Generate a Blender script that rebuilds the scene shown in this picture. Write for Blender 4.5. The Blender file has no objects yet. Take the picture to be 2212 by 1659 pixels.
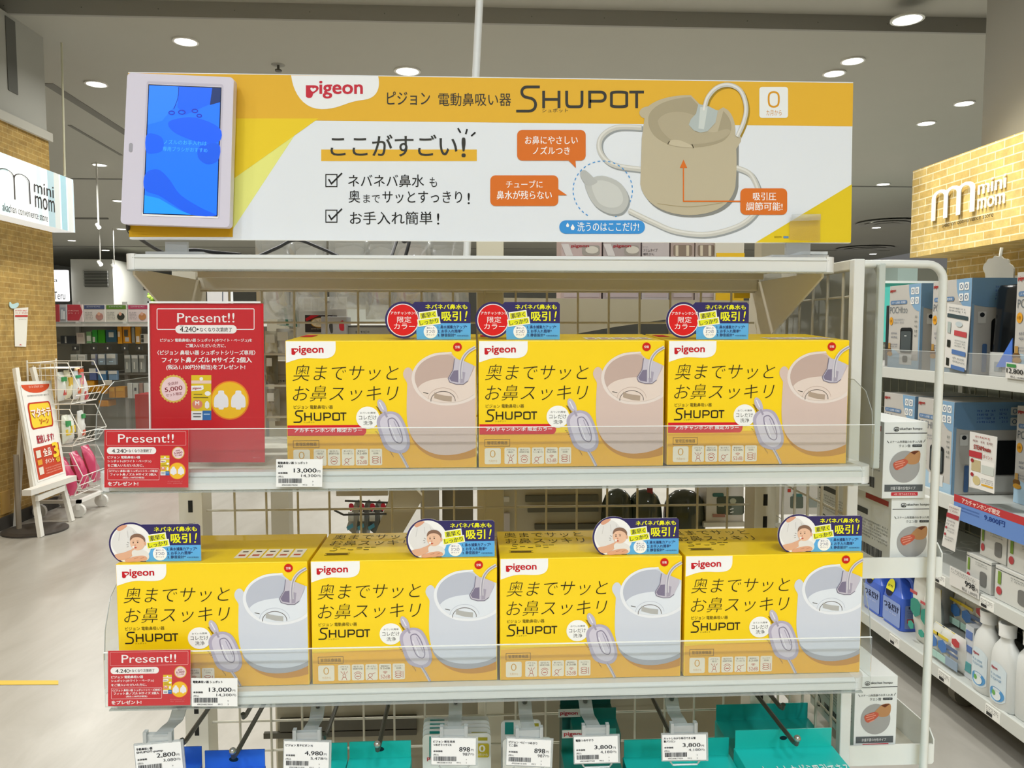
import bpy, bmesh, math, random
from mathutils import Vector, Matrix

# ------------------------------------------------------------------ camera, world, lamps, exposure
SC = bpy.context.scene
COL = SC.collection
IMG_W, IMG_H = 2212, 1659
FOC = 1661.0
CAM_H = 1.42
YAW, PITCH = math.radians(2.9), math.radians(3.95)
cam_data = bpy.data.cameras.new('camera')
cam_data.sensor_fit = 'HORIZONTAL'
cam_data.sensor_width = 36.0
cam_data.lens = 36.0 * FOC / IMG_W
cam_data.clip_start = 0.05
cam_data.clip_end = 100
cam = bpy.data.objects.new('camera', cam_data)
COL.objects.link(cam)
cam.location = (0, 0, CAM_H)
cam.rotation_euler = (math.pi / 2 - PITCH, 0, -YAW)
SC.camera = cam
SC.view_settings.view_transform = 'Standard'
SC.view_settings.look = 'None'
SC.view_settings.gamma = 1.0
SC.view_settings.use_curve_mapping = False
SC.view_settings.exposure = 0.0
SC.cycles.use_denoising = True
SC.cycles.adaptive_threshold = 0.02
SC.cycles.max_bounces = 6
SC.cycles.transparent_max_bounces = 24
SC.cycles.caustics_reflective = False
SC.cycles.caustics_refractive = False
SC.cycles.sample_clamp_indirect = 6.0

world = bpy.data.worlds.new('store_ambient')
SC.world = world
world.use_nodes = True
world.node_tree.nodes['Background'].inputs['Color'].default_value = (1.0, 0.99, 0.96, 1)
world.node_tree.nodes['Background'].inputs['Strength'].default_value = 0.14

CEIL = 3.73
LAMPS = []          # (x, y) of ceiling downlights; only the seen ones have discs, the added lamps none


def downlamp(x, y, z, watts, size=0.14, spread=150, col=(1.0, 0.985, 0.94)):
    l = bpy.data.lights.new('downlight_or_fill', 'AREA')
    l.shape = 'DISK'
    l.size = size
    l.energy = watts
    l.color = col
    l.spread = math.radians(spread)
    o = bpy.data.objects.new('downlight_or_fill', l)
    COL.objects.link(o)
    o.location = (x, y, z)
    return o


# unseen lamps over the camera's aisle, rear rows added to even the front light
for _x in (-2.5, -1.1, 0.2, 1.3):
    for _y, _w in ((-5.2, 52), (-3.2, 38), (-1.25, 20)):
        downlamp(_x, _y, CEIL - 0.03, _w, 0.2, col=(0.92, 0.97, 1.0))
for _x in (-1.6, -0.5, 0.5):                                    # unseen lamps added over the aisle behind the rack, brightening the bags
    downlamp(_x, 2.75, CEIL - 0.03, 36, 0.2)

# ------------------------------------------------------------------ pixel -> world on a known plane
_cy, _sy, _cp, _sp = math.cos(YAW), math.sin(YAW), math.cos(PITCH), math.sin(PITCH)
_R, _F, _U = (_cy, -_sy, 0), (_sy * _cp, _cy * _cp, -_sp), (_sy * _sp, _cy * _sp, _cp)


def _ray(px, py):
    a, b = (px - IMG_W / 2) / FOC, (IMG_H / 2 - py) / FOC
    return [_F[i] + a * _R[i] + b * _U[i] for i in range(3)]


def PY(px, py, Y):
    d = _ray(px, py); t = Y / d[1]
    return Vector((t * d[0], Y, CAM_H + t * d[2]))


def PX(px, py, X):
    d = _ray(px, py); t = X / d[0]
    return Vector((X, t * d[1], CAM_H + t * d[2]))


def PZ(px, py, Z):
    d = _ray(px, py); t = (Z - CAM_H) / d[2]
    return Vector((t * d[0], t * d[1], Z))


# ------------------------------------------------------------------ materials
_mats = {}


def lin(h):
    h = h.lstrip('#')
    r = []
    for i in (0, 2, 4):
        c = int(h[i:i + 2], 16) / 255
        r.append(c / 12.92 if c <= 0.04045 else ((c + 0.055) / 1.055) ** 2.4)
    return r


def M(h, rough=0.5, metal=0.0, spec=0.5, noise=0.0, nscale=40.0, emit=0.0):
    """painted / printed / plastic surface of colour h"""
    k = (h, rough, metal, spec, noise, nscale, emit)
    if k in _mats:
        return _mats[k]
    m = bpy.data.materials.new('paint_' + h.lstrip('#'))
    m.use_nodes = True
    nt = m.node_tree
    b = nt.nodes['Principled BSDF']
    c = lin(h)
    b.inputs['Base Color'].default_value = (*c, 1)
    b.inputs['Roughness'].default_value = rough
    b.inputs['Metallic'].default_value = metal
    b.inputs['Specular IOR Level'].default_value = spec
    if emit:
        b.inputs['Emission Color'].default_value = (*c, 1)
        b.inputs['Emission Strength'].default_value = emit
    if noise:
        tc = nt.nodes.new('ShaderNodeTexCoord')
        n = nt.nodes.new('ShaderNodeTexNoise')
        n.inputs['Scale'].default_value = nscale
        n.inputs['Detail'].default_value = 4
        mr = nt.nodes.new('ShaderNodeMapRange')
        mr.inputs['To Min'].default_value = 1 - noise
        mr.inputs['To Max'].default_value = 1 + noise
        mx = nt.nodes.new('ShaderNodeMix'); mx.data_type = 'RGBA'; mx.blend_type = 'MULTIPLY'
        mx.inputs['Factor'].default_value = 1
        mx.inputs['A'].default_value = (*c, 1)
        nt.links.new(tc.outputs['Object'], n.inputs['Vector'])
        nt.links.new(n.outputs['Fac'], mr.inputs['Value'])
        nt.links.new(mr.outputs['Result'], mx.inputs['B'])
        nt.links.new(mx.outputs['Result'], b.inputs['Base Color'])
    _mats[k] = m
    return m


def CLEAR(tint='#ffffff', haze=0.06, gloss=0.08, rough=0.06):
    """thin clear plastic: mostly lets light through, a little haze, a little shine"""
    k = ('clear', tint, haze, gloss, rough)
    if k in _mats:
        return _mats[k]
    m = bpy.data.materials.new('clear_plastic')
    m.use_nodes = True
    nt = m.node_tree
    nt.nodes.remove(nt.nodes['Principled BSDF'])
    out = nt.nodes['Material Output']
    tr = nt.nodes.new('ShaderNodeBsdfTransparent'); tr.inputs['Color'].default_value = (*lin(tint), 1)
    df = nt.nodes.new('ShaderNodeBsdfDiffuse'); df.inputs['Color'].default_value = (0.8, 0.82, 0.82, 1)
    gl = nt.nodes.new('ShaderNodeBsdfGlossy'); gl.inputs['Roughness'].default_value = rough
    a = nt.nodes.new('ShaderNodeMixShader'); a.inputs['Fac'].default_value = haze
    lw = nt.nodes.new('ShaderNodeLayerWeight'); lw.inputs['Blend'].default_value = 0.15
    mu = nt.nodes.new('ShaderNodeMath'); mu.operation = 'MULTIPLY_ADD'
    mu.inputs[1].default_value = 0.3; mu.inputs[2].default_value = gloss
    b = nt.nodes.new('ShaderNodeMixShader')
    nt.links.new(tr.outputs[0], a.inputs[1]); nt.links.new(df.outputs[0], a.inputs[2])
    nt.links.new(lw.outputs['Fresnel'], mu.inputs[0]); nt.links.new(mu.outputs[0], b.inputs['Fac'])
    nt.links.new(a.outputs[0], b.inputs[1]); nt.links.new(gl.outputs[0], b.inputs[2])
    nt.links.new(b.outputs[0], out.inputs['Surface'])
    _mats[k] = m
    return m


def BRICK(c1, c2, mortar, axis, bw=0.21, bh=0.075, noise=0.35):
    m = bpy.data.materials.new('brick_paper'); m.use_nodes = True
    nt = m.node_tree; b = nt.nodes['Principled BSDF']
    b.inputs['Roughness'].default_value = 0.75
    tc = nt.nodes.new('ShaderNodeTexCoord')
    sp = nt.nodes.new('ShaderNodeSeparateXYZ'); cb = nt.nodes.new('ShaderNodeCombineXYZ')
    nt.links.new(tc.outputs['Object'], sp.inputs[0])
    nt.links.new(sp.outputs[axis], cb.inputs[0]); nt.links.new(sp.outputs['Z'], cb.inputs[1])
    br = nt.nodes.new('ShaderNodeTexBrick')
    br.inputs['Scale'].default_value = 1.0
    br.inputs['Brick Width'].default_value = bw
    br.inputs['Row Height'].default_value = bh
    br.inputs['Mortar Size'].default_value = 0.003
    br.inputs['Mortar Smooth'].default_value = 0.3
    br.inputs['Color1'].default_value = (*lin(c1), 1)
    br.inputs['Color2'].default_value = (*lin(c2), 1)
    br.inputs['Mortar'].default_value = (*lin(mortar), 1)
    nt.links.new(cb.outputs[0], br.inputs['Vector'])
    n = nt.nodes.new('ShaderNodeTexNoise'); n.inputs['Scale'].default_value = 14; n.inputs['Detail'].default_value = 8
    n.inputs['Roughness'].default_value = 0.75
    nt.links.new(tc.outputs['Object'], n.inputs['Vector'])
    mr = nt.nodes.new('ShaderNodeMapRange'); mr.inputs['From Min'].default_value = 0.3; mr.inputs['From Max'].default_value = 0.7
    mr.inputs['To Min'].default_value = 1 - noise; mr.inputs['To Max'].default_value = 1 + noise * 0.6
    nt.links.new(n.outputs['Fac'], mr.inputs['Value'])
    mx = nt.nodes.new('ShaderNodeMix'); mx.data_type = 'RGBA'; mx.blend_type = 'MULTIPLY'; mx.inputs['Factor'].default_value = 1
    nt.links.new(br.outputs['Color'], mx.inputs['A']); nt.links.new(mr.outputs['Result'], mx.inputs['B'])
    nt.links.new(mx.outputs['Result'], b.inputs['Base Color'])
    bp = nt.nodes.new('ShaderNodeBump'); bp.inputs['Strength'].default_value = 0.25; bp.inputs['Distance'].default_value = 0.01
    nt.links.new(n.outputs['Fac'], bp.inputs['Height']); nt.links.new(bp.outputs['Normal'], b.inputs['Normal'])
    return m


# ------------------------------------------------------------------ mesh builder
class MB:
    def __init__(self):
        self.v = []; self.f = []; self.m = []; self.mats = []

    def mi(self, mat):
        if mat not in self.mats:
            self.mats.append(mat)
        return self.mats.index(mat)

    def add(self, vs, fs, mat):
        o = len(self.v); k = self.mi(mat)
        self.v.extend(tuple(p) for p in vs)
        for f in fs:
            self.f.append([i + o for i in f]); self.m.append(k)
        return self

    def box(self, x0, x1, y0, y1, z0, z1, mat):
        vs = [(x, y, z) for z in (z0, z1) for y in (y0, y1) for x in (x0, x1)]
        return self.add(vs, [(0, 2, 3, 1), (4, 5, 7, 6), (0, 1, 5, 4), (2, 6, 7, 3), (0, 4, 6, 2), (1, 3, 7, 5)], mat)

    def hexa(self, a, b, mat):
        """a: four points of one face, b: the four facing them"""
        return self.add(list(a) + list(b), [(3, 2, 1, 0), (4, 5, 6, 7), (0, 1, 5, 4), (1, 2, 6, 5), (2, 3, 7, 6), (3, 0, 4, 7)], mat)

    def prism(self, pts, d, mat, side=None):
        """polygon pts (3D, planar) pushed along vector d"""
        n = len(pts); d = Vector(d)
        vs = [Vector(p) for p in pts]; vs += [p + d for p in vs]
        self.add(vs, [tuple(range(n - 1, -1, -1)), tuple(range(n, 2 * n))], mat)
        self.add(vs, [(i, (i + 1) % n, (i + 1) % n + n, i + n) for i in range(n)], side or mat)
        return self

    def tube(self, pts, r, mat, seg=8, cap=True):
        pts = [Vector(p) for p in pts]; n = len(pts)
        rs = r if isinstance(r, (list, tuple)) else [r] * n
        vs = []; up = None
        for i, p in enumerate(pts):
            t = (pts[min(i + 1, n - 1)] - pts[max(i - 1, 0)]).normalized()
            if up is None:
                up = Vector((0, 0, 1)) if abs(t.z) < 0.9 else Vector((1, 0, 0))
            a = t.cross(up)
            if a.length < 1e-6:
                a = t.cross(Vector((0, 1, 0)))
            a.normalize(); b = a.cross(t).normalized(); up = b
            for k in range(seg):
                an = 2 * math.pi * k / seg
                vs.append(p + a * (rs[i] * math.cos(an)) + b * (rs[i] * math.sin(an)))
        fs = [(i * seg + k, i * seg + (k + 1) % seg, (i + 1) * seg + (k + 1) % seg, (i + 1) * seg + k)
              for i in range(n - 1) for k in range(seg)]
        if cap:
            fs.append(tuple(range(seg - 1, -1, -1))); fs.append(tuple(range((n - 1) * seg, n * seg)))
        return self.add(vs, fs, mat)

    def lathe(self, c, prof, mat, seg=24, sx=1.0, sy=1.0, axis='z'):
        vs = []; n = len(prof)
        for r, z in prof:
            for k in range(seg):
                a = 2 * math.pi * k / seg
                x, y = r * sx * math.cos(a), r * sy * math.sin(a)
                if axis == 'z':
                    vs.append((c[0] + x, c[1] + y, c[2] + z))
                elif axis == 'y':
                    vs.append((c[0] + x, c[1] + z, c[2] + y))
                else:
                    vs.append((c[0] + z, c[1] + x, c[2] + y))
        fs = [(i * seg + k, i * seg + (k + 1) % seg, (i + 1) * seg + (k + 1) % seg, (i + 1) * seg + k)
              for i in range(n - 1) for k in range(seg)]
        fs.append(tuple(range(seg - 1, -1, -1))); fs.append(tuple(range((n - 1) * seg, n * seg)))
        return self.add(vs, fs, mat)

    def sphere(self, c, r, mat, seg=12, rings=8, s=(1, 1, 1)):
        prof = [(r * math.sin(math.pi * (i + .02) / (rings + .04)), -r * s[2] * math.cos(math.pi * (i + .02) / (rings + .04))) for i in range(rings + 1)]
        return self.lathe(c, prof, mat, seg, s[0], s[1])

    def build(self, name, parent=None, smooth=False, bevel=0.0, seg=2, recalc=True):
        me = bpy.data.meshes.new(name)
        me.from_pydata(self.v, [], self.f)
        for mt in self.mats:
            me.materials.append(mt)
        me.polygons.foreach_set('material_index', self.m)
        if recalc:
            bm = bmesh.new(); bm.from_mesh(me)
            bmesh.ops.recalc_face_normals(bm, faces=bm.faces)
            bm.to_mesh(me); bm.free()
        if smooth:
            me.polygons.foreach_set('use_smooth', [True] * len(me.polygons))
            me.set_sharp_from_angle(angle=math.radians(40))
        me.update()
        o = bpy.data.objects.new(name, me)
        COL.objects.link(o)
        if bevel:
            b = o.modifiers.new('edge', 'BEVEL'); b.width = bevel; b.segments = seg; b.limit_method = 'ANGLE'
        if parent is not None:
            o.parent = parent
            if 'local' not in parent:
                o.matrix_parent_inverse = inv(parent)
        return o


def inv(o):
    return Matrix.Translation(-o.location) if o.type == 'EMPTY' else Matrix.Identity(4)


# ------------------------------------------------------------------ things
def tag(o, label=None, cat=None, group=None, kind=None):
    if label: o['label'] = label
    if cat: o['category'] = cat
    if group: o['group'] = group
    if kind: o['kind'] = kind
    return o


def thing(name, label, cat, loc=(0, 0, 0), group=None, local=False):
    """an Empty at the base of a thing; parts are built in world space, or about the base with local=True"""
    o = bpy.data.objects.new(name, None)
    o.empty_display_size = 0.05
    COL.objects.link(o)
    o.location = loc
    if local: o['local'] = 1
    return tag(o, label, cat, group)


def copy_thing(root, loc, label, group=None, rotz=None):
    r = root.copy(); COL.objects.link(r); r.location = loc
    r['label'] = label
    if group: r['group'] = group
    if rotz is not None: r.rotation_euler.z = rotz
    for c in list(root.children):
        d = c.copy(); COL.objects.link(d); d.parent = r
        for g in list(c.children):
            e = g.copy(); COL.objects.link(e); e.parent = d
    return r


def structure(mb, name, **k):
    return tag(mb.build(name, **k), kind='structure')


# ------------------------------------------------------------------ printing: flat inks on a face
_glyph = {}


def glyphs(s, bold=0.0, shear=0.0, space=1.0, line=1.0, align='LEFT'):
    k = (s, bold, shear, space, line, align)
    if k not in _glyph:
        c = bpy.data.curves.new('lettering', 'FONT')
        c.body = s; c.offset = min(bold, 0); c.shear = shear; c.resolution_u = 3
        c.space_character = space; c.space_line = line; c.align_x = align
        o = bpy.data.objects.new('lettering', c)
        me = bpy.data.meshes.new_from_object(o)
        vs = [(v.co.x, v.co.y, 0.0) for v in me.vertices]
        fs = [tuple(p.vertices) for p in me.polygons]
        bpy.data.objects.remove(o); bpy.data.curves.remove(c); bpy.data.meshes.remove(me)
        if bold > 0 and vs:                            # heavier weight: the same outline laid a hair to each side
            b_ = bold * .95; n = len(vs); v0, f0 = vs, fs; vs, fs = [], []
            for i, (dx, dy) in enumerate(((b_, b_ * .6), (-b_, b_ * .6), (b_, -b_ * .6), (-b_, -b_ * .6)) if bold > .015 else ((b_, 0), (-b_, 0))):
                vs += [(x + dx, y + dy, i * .3) for x, y, _ in v0]; fs += [tuple(k + i * n for k in f) for f in f0]
        if vs:
            xs = [a[0] for a in vs]; ys = [a[1] for a in vs]
            bb = (min(xs), min(ys), max(xs), max(ys))
        else:
            bb = (0, 0, 1, 1)
        _glyph[k] = (vs, fs, bb)
    return _glyph[k]


class Print:
    """flat inks laid on one face. mapping: (x, y) in drawing units -> point on the face; n: face normal"""

    def __init__(self, mapping, n, ink=None, step=0.00012):
        self.map = mapping; self.n = Vector(n).normalized(); self.step = step
        self.ink = ink or (lambda h: M(h, 0.55, 0.0, 0.22))
        self.parts = {}; self.cur = None; self.k = 0
        self.part('print')

    def part(self, name):
        self.cur = self.parts.setdefault(name, MB()); return self

    def pt(self, x, y, l):
        return Vector(self.map(x, y)) + self.n * (self.step * l)

    def mat(self, h):
        return self.ink(h) if isinstance(h, str) else h

    def poly(self, pts, h, l=1):
        self.k = (self.k + 1) % 9; l += self.k * .06          # no two inks share one plane
        self.cur.add([self.pt(x, y, l) for x, y in pts], [tuple(range(len(pts)))], self.mat(h)); return self

    def rect(self, x0, y0, x1, y1, h, l=1):
        return self.poly([(x0, y0), (x1, y0), (x1, y1), (x0, y1)], h, l)

    @staticmethod
    def rr(x0, y0, x1, y1, r, n=5):
        o = []
        for cx, cy, a0 in ((x1 - r, y0 + r, -90), (x1 - r, y1 - r, 0), (x0 + r, y1 - r, 90), (x0 + r, y0 + r, 180)):
            for i in range(n + 1):
                a = math.radians(a0 + 90 * i / n); o.append((cx + r * math.cos(a), cy + r * math.sin(a)))
        return o

    def rrect(self, x0, y0, x1, y1, r, h, l=1):
        return self.poly(self.rr(x0, y0, x1, y1, r), h, l)

    @staticmethod
    def el(cx, cy, rx, ry, a0=0, a1=360, n=36, rot=0):
        o = []; c, s = math.cos(math.radians(rot)), math.sin(math.radians(rot))
        full = abs(a1 - a0) >= 360
        for i in range(n if full else n + 1):
            a = math.radians(a0 + (a1 - a0) * i / n); x, y = rx * math.cos(a), ry * math.sin(a)
            o.append((cx + x * c - y * s, cy + x * s + y * c))
        return o

    def ellipse(self, cx, cy, rx, ry, h, l=1, rot=0, n=36):
        return self.poly(self.el(cx, cy, rx, ry, n=n, rot=rot), h, l)

    def stroke(self, pts, w, h, l=1, closed=False):
        if closed: pts = list(pts) + [pts[0]]
        self.k = (self.k + 1) % 9; l += self.k * .06
        mt = self.mat(h); n = len(pts); L = []; Rr = []
        for i in range(n):
            if closed and i in (0, n - 1): a, b = pts[-2], pts[1]
            else: a, b = pts[max(i - 1, 0)], pts[min(i + 1, n - 1)]
            if (i in (0, n - 1)) and not closed:
                dx, dy = b[0] - a[0], b[1] - a[1]; q = math.hypot(dx, dy) or 1; nx, ny = -dy / q, dx / q; k = 1
            else:
                p = pts[i]
                d1 = (p[0] - a[0], p[1] - a[1]); d2 = (b[0] - p[0], b[1] - p[1])
                q1 = math.hypot(*d1) or 1; q2 = math.hypot(*d2) or 1
                n1 = (-d1[1] / q1, d1[0] / q1); n2 = (-d2[1] / q2, d2[0] / q2)
                nx, ny = n1[0] + n2[0], n1[1] + n2[1]; q = math.hypot(nx, ny) or 1; nx /= q; ny /= q
                k = 1 / max(0.5, nx * n1[0] + ny * n1[1])
            x, y = pts[i]; L.append((x + nx * w / 2 * k, y + ny * w / 2 * k)); Rr.append((x - nx * w / 2 * k, y - ny * w / 2 * k))
        vs = [self.pt(x, y, l) for x, y in L + Rr]
        self.cur.add(vs, [(i, i + 1, n + i + 1, n + i) for i in range(n - 1)], mt)
        return self

    def text(self, s, x0, y0, x1, y1, h, l=3, bold=0.0, shear=0.0, space=1.0, line=1.0, align='LEFT'):
        """lettering stretched to the box x0 y0 x1 y1 (y grows downward when y1 > y0)"""
        vs, fs, bb = glyphs(s, bold, shear, space, line, align)
        if not vs: return self
        sx = (x1 - x0) / (bb[2] - bb[0]); sy = (y1 - y0) / (bb[3] - bb[1])
        self.cur.add([self.pt(x0 + (a - bb[0]) * sx, y0 + (bb[3] - b) * sy, l + z) for a, b, z in vs], fs, self.mat(h)); return self

    def rtext(self, s, cx, cy, w, hh, ang, h, l=3, **k):
        vs, fs, bb = glyphs(s, **k)
        c, sn = math.cos(math.radians(ang)), math.sin(math.radians(ang)); o = []
        for a, b, z in vs:
            x = ((a - bb[0]) / (bb[2] - bb[0]) - .5) * w; y = (.5 - (b - bb[1]) / (bb[3] - bb[1])) * hh
            o.append(self.pt(cx + x * c - y * sn, cy + x * sn + y * c, l + z))
        self.cur.add(o, fs, self.mat(h)); return self

    def scribble(self, x0, y0, x1, y1, h, rows=1, l=2, seed=1, fill=0.62):
        """rows of lettering too small to read in the photo"""
        rnd = random.Random(seed); rh = (y1 - y0) / rows; mt = self.mat(h)
        for i in range(rows):
            x = x0; ya = y0 + i * rh; yb = ya + rh * fill
            while x < x1 - rh * .3:
                w = rh * fill * rnd.uniform(.45, .85)
                if rnd.random() < .9:
                    xb = min(x + w, x1); t = rh * fill * .11; H_ = yb - ya
                    for k in range(rnd.choice((2, 3, 3))):
                        yy = ya + H_ * min(.88, max(0, (k + rnd.uniform(.1, .9)) / 3)); m = rnd.uniform(0, .25) * w
                        self.rect(x + m, yy, xb - rnd.uniform(0, .2) * w, yy + t, mt, l + .2 * k)
                    for k in range(rnd.choice((1, 1, 2))):
                        xx = x + (xb - x) * rnd.uniform(.08, .85); self.rect(xx, ya + H_ * rnd.uniform(0, .3), xx + t * 1.1, yb - H_ * rnd.uniform(0, .25), mt, l + .7 + .2 * k)
                x += w + rh * fill * .22
        return self

    def build(self, parent, label=None):
        r = {}
        for k, mb in self.parts.items():
            if mb.v: r[k] = mb.build(k, parent, recalc=False)
        return r


def bez(*p, n=10):
    """smooth outline through cubic pieces: start, (c1, c2, end), (c1, c2, end) ..."""
    o = [p[0]]; a = p[0]
    for seg in p[1:]:
        if len(seg) == 2 and not isinstance(seg[0], (tuple, list)):
            o.append(seg); a = seg; continue
        b, c, d = seg
        for i in range(1, n + 1):
            t = i / n; u = 1 - t
            o.append((u**3 * a[0] + 3 * u * u * t * b[0] + 3 * u * t * t * c[0] + t**3 * d[0],
                      u**3 * a[1] + 3 * u * u * t * b[1] + 3 * u * t * t * c[1] + t**3 * d[1]))
        a = d
    return o


def smooth(pts, n=6, closed=False):
    """Catmull-Rom through points"""
    P = list(pts); o = []; N = len(P)
    for i in range(N if closed else N - 1):
        p = [P[(i + j) % N] if closed else P[min(max(i + j, 0), N - 1)] for j in (-1, 0, 1, 2)]
        for k in range(n):
            t = k / n
            o.append(tuple(0.5 * (2 * p[1][c] + (p[2][c] - p[0][c]) * t + (2 * p[0][c] - 5 * p[1][c] + 4 * p[2][c] - p[3][c]) * t * t
                                  + (3 * p[1][c] - p[0][c] - 3 * p[2][c] + p[3][c]) * t**3) for c in range(len(p[1]))))
    if not closed: o.append(tuple(P[-1]))
    return o


def plane_y(Y, off=(0, 0, 1.0), origin=(0, 0, 0)):
    """drawing units are photo pixels (or pixels of a crop: off = x, y, scale) laid on the plane y = Y"""
    O = Vector(origin)
    return lambda x, y: PY(off[0] + x / off[2], off[1] + y / off[2], Y) - O


def plane_x(X, off=(0, 0, 1.0), origin=(0, 0, 0)):
    O = Vector(origin)
    return lambda x, y: PX(off[0] + x / off[2], off[1] + y / off[2], X) - O


def face(o, u, v, w, h):
    """drawing units w x h on the face with top left corner o, edges u (to the right) and v (down)"""
    o, u, v = Vector(o), Vector(u), Vector(v)
    return lambda x, y: o + u * (x / w) + v * (y / h)


# ------------------------------------------------------------------ shared marks
def logo_bird(p, x0, y0, x1, y1, h='#c81e28', l=4, white='#fbfbfb'):
    """the maker's red lower-case wordmark with the heart-shaped first letter"""
    w, hh = x1 - x0, y1 - y0
    q = lambda a, b: (x0 + a * w, y0 + b * hh)
    p.poly([q(*c) for c in bez((0, .25), (.14, .25), ((.21, .25), (.24, .38), (.215, .51)), ((.2, .60), (.15, .68), (.125, .74)),
                               ((.12, .85), (.11, .96), (.075, .97)), ((.03, .99), (.0, .93), (0, .85)))], h, l)
    p.poly([q(*c) for c in bez((.125, .63), ((.07, .53), (.07, .41), (.095, .39)), ((.115, .38), (.12, .44), (.125, .46)),
                               ((.14, .40), (.17, .38), (.18, .44)), ((.19, .51), (.15, .57), (.125, .63)))], white, l + 1)
    p.text('igeon', x0 + .235 * w, y0, x1, y1, h, l, bold=.022)


def wordmark(p, x0, y0, x1, y1, h, l=4):
    """wide outline wordmark with a tall first letter"""
    w, hh = x1 - x0, y1 - y0
    q = lambda a, b: (x0 + a * w, y0 + b * hh)
    t = .105 * hh; s = lambda pts, c=False: p.stroke([q(*a) for a in pts], t, h, l, c)
    s(bez((.185, .05), (.085, .05), ((.03, .05), (.03, .42), (.085, .44)), (.10, .46), ((.17, .48), (.17, .95), (.10, .95)), (.0, .95)))
    a, b = .24, .79; m = (a + b) / 2
    s([(.215, a - .05), (.215, b + .05)]); s([(.335, a - .05), (.335, b + .05)]); s([(.215, m), (.335, m)])
    s(bez((.395, a - .05), (.395, .6), ((.395, .79), (.41, b), (.44, b)), (.475, b), ((.505, b), (.515, .79), (.515, .6)), (.515, a - .05)))
    s(bez((.575, b + .05), (.575, a), (.66, a), ((.71, a), (.71, .58), (.66, .58)), (.575, .58)))
    s([q2 for q2 in Print.rr(.745, a, .865, b, .05, 5)], True)
    s([(.885, a), (1, a)]); s([(.9425, a), (.9425, b + .05)])


def barcode(p, x0, y0, x1, y1, seed=1, l=3):
    r = random.Random(seed); x = x0; u = (x1 - x0) / 62
    while x < x1:
        w = u * r.choice((.7, .7, 1.2, 1.8)); p.rect(x, y0, min(x + w, x1), y1, '#1c1c20', l); x += w + u * r.choice((.6, .8, 1.3))
    return p

# ================================================================== the white display rack (frame, shelves, guards)
W_STEEL = lambda: M('#e4e6e3', 0.38, noise=0.03, nscale=12)
BEIGE = lambda: M('#d9d5c6', 0.45)
YB = 1.222        # face of the uprights and wire grid
XL, XR = -0.4465, 0.478
rack = thing('display_rack', 'white steel display rack holding the yellow cartons, with wire grid back', 'display rack', (0.02, 1.1, 0))
for x in (XL, XR):
    mb = MB()
    mb.box(x - .018, x + .018, YB, YB + .045, 0, 1.515, BEIGE())
    z = .55
    while z < 1.49:                                  # slotted face
        mb.box(x - .0035, x + .0035, YB - .0006, YB, z, z + .019, M('#17170f', .8)); z += .0365
    mb.build('upright', rack, bevel=.002)
mb = MB()                                             # wire grid back
wm = M('#c9c4b2', .4)
x = XL + .024
for i in range(18):
    xx = -.3815 + .05 * i
    mb.tube([(xx, YB + .012, .42), (xx, YB + .012, 1.49)], .0019, wm, 6)
for i in range(22):
    zz = .433 + .05 * i
    mb.tube([(XL + .02, YB + .015, zz), (XR - .02, YB + .015, zz)], .0019, wm, 6)
mb.build('wire_grid', rack)
mb = MB()
mb.box(XL + .018, XR - .018, YB + .004, YB + .034, 1.484, 1.506, BEIGE())
mb.build('top_beam', rack, bevel=.003)
mb = MB()                                             # wide beige post in the middle of the back
p0, p1 = PY(1030, 800, 1.27), PY(1088, 800, 1.27)
mb.box(p0.x, p1.x, 1.262, 1.30, 0, 1.60, M('#cfc9b4', .5)); mb.build('centre_post', rack, bevel=.002)
mb = MB()
for x in (XL, XR):
    mb.box(x - .03, x + .03, .83, 1.30, 0.0, .12, BEIGE())
mb.box(XL, XR, .86, 1.25, .12, .15, W_STEEL()); mb.build('base_shelf', rack, bevel=.004)


def shelf(name, label, yf, ztop, zbot, x0, x1, bracket):
    t = thing(name, label, 'shelf', ((x0 + x1) / 2, yf + .15, zbot))
    mb = MB(); mb.box(x0 + .012, x1 - .012, yf + .006, YB - .002, ztop - .006, ztop - .0035, BEIGE())
    mb.box(x0 + .012, x1 - .012, yf + .02, yf + .024, zbot + .002, ztop - .006, BEIGE())
    mb.box(x0 + .02, x1 - .02, YB - .03, YB - .02, zbot + .004, ztop - .006, BEIGE())
    mb.build('board', t)
    mb = MB(); d = .018
    prof = [(yf, zbot), (yf, ztop - .003), (yf + .003, ztop), (yf + d, ztop), (yf + d, zbot)]
    mb.prism([(x0 + .013, y, z) for y, z in prof], (x1 - x0 - .026, 0, 0), W_STEEL())
    mb.box(x0 + .013, x1 - .013, yf - .0008, yf, ztop - .0052, ztop - .0042, M('#b9bcb9', .4))
    mb.build('price_rail', t, bevel=.0012)
    mb = MB(); mb.box(x0 + .008, x1 - .008, yf - .004, yf + .003, zbot - .0022, zbot - .0006, CLEAR('#dfe6e2', .25, .1)); mb.build('rail_lip', t)
    for s, xa in ((-1, x0), (1, x1)):
        mb = MB(); xb = xa - s * .016; n = 6
        out = [(xb, yf - .001)] + [(xb + s * .016 * math.sin(a), yf - .001 + .02 * (1 - math.cos(a))) for a in [math.pi / 2 * i / n for i in range(1, n + 1)]] + [(xa, yf + .04), (xb, yf + .04)]
        mb.prism([(x, y, zbot - .0005) for x, y in out], (0, 0, ztop - zbot + .001), M('#eceeee', .35)); mb.build('end_cap', t, bevel=.001)
    h = bracket
    for xa in (XL + .0195, XR - .0195):
        mb = MB()
        mb.prism([(xa, YB + .004, zbot + .002), (xa, yf + .012, zbot + .002), (xa, yf + .012, zbot - .006), (xa, YB - .05, zbot - h), (xa, YB + .004, zbot - h)], (.003, 0, 0), BEIGE()); mb.build('bracket', t)
    return t


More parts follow.
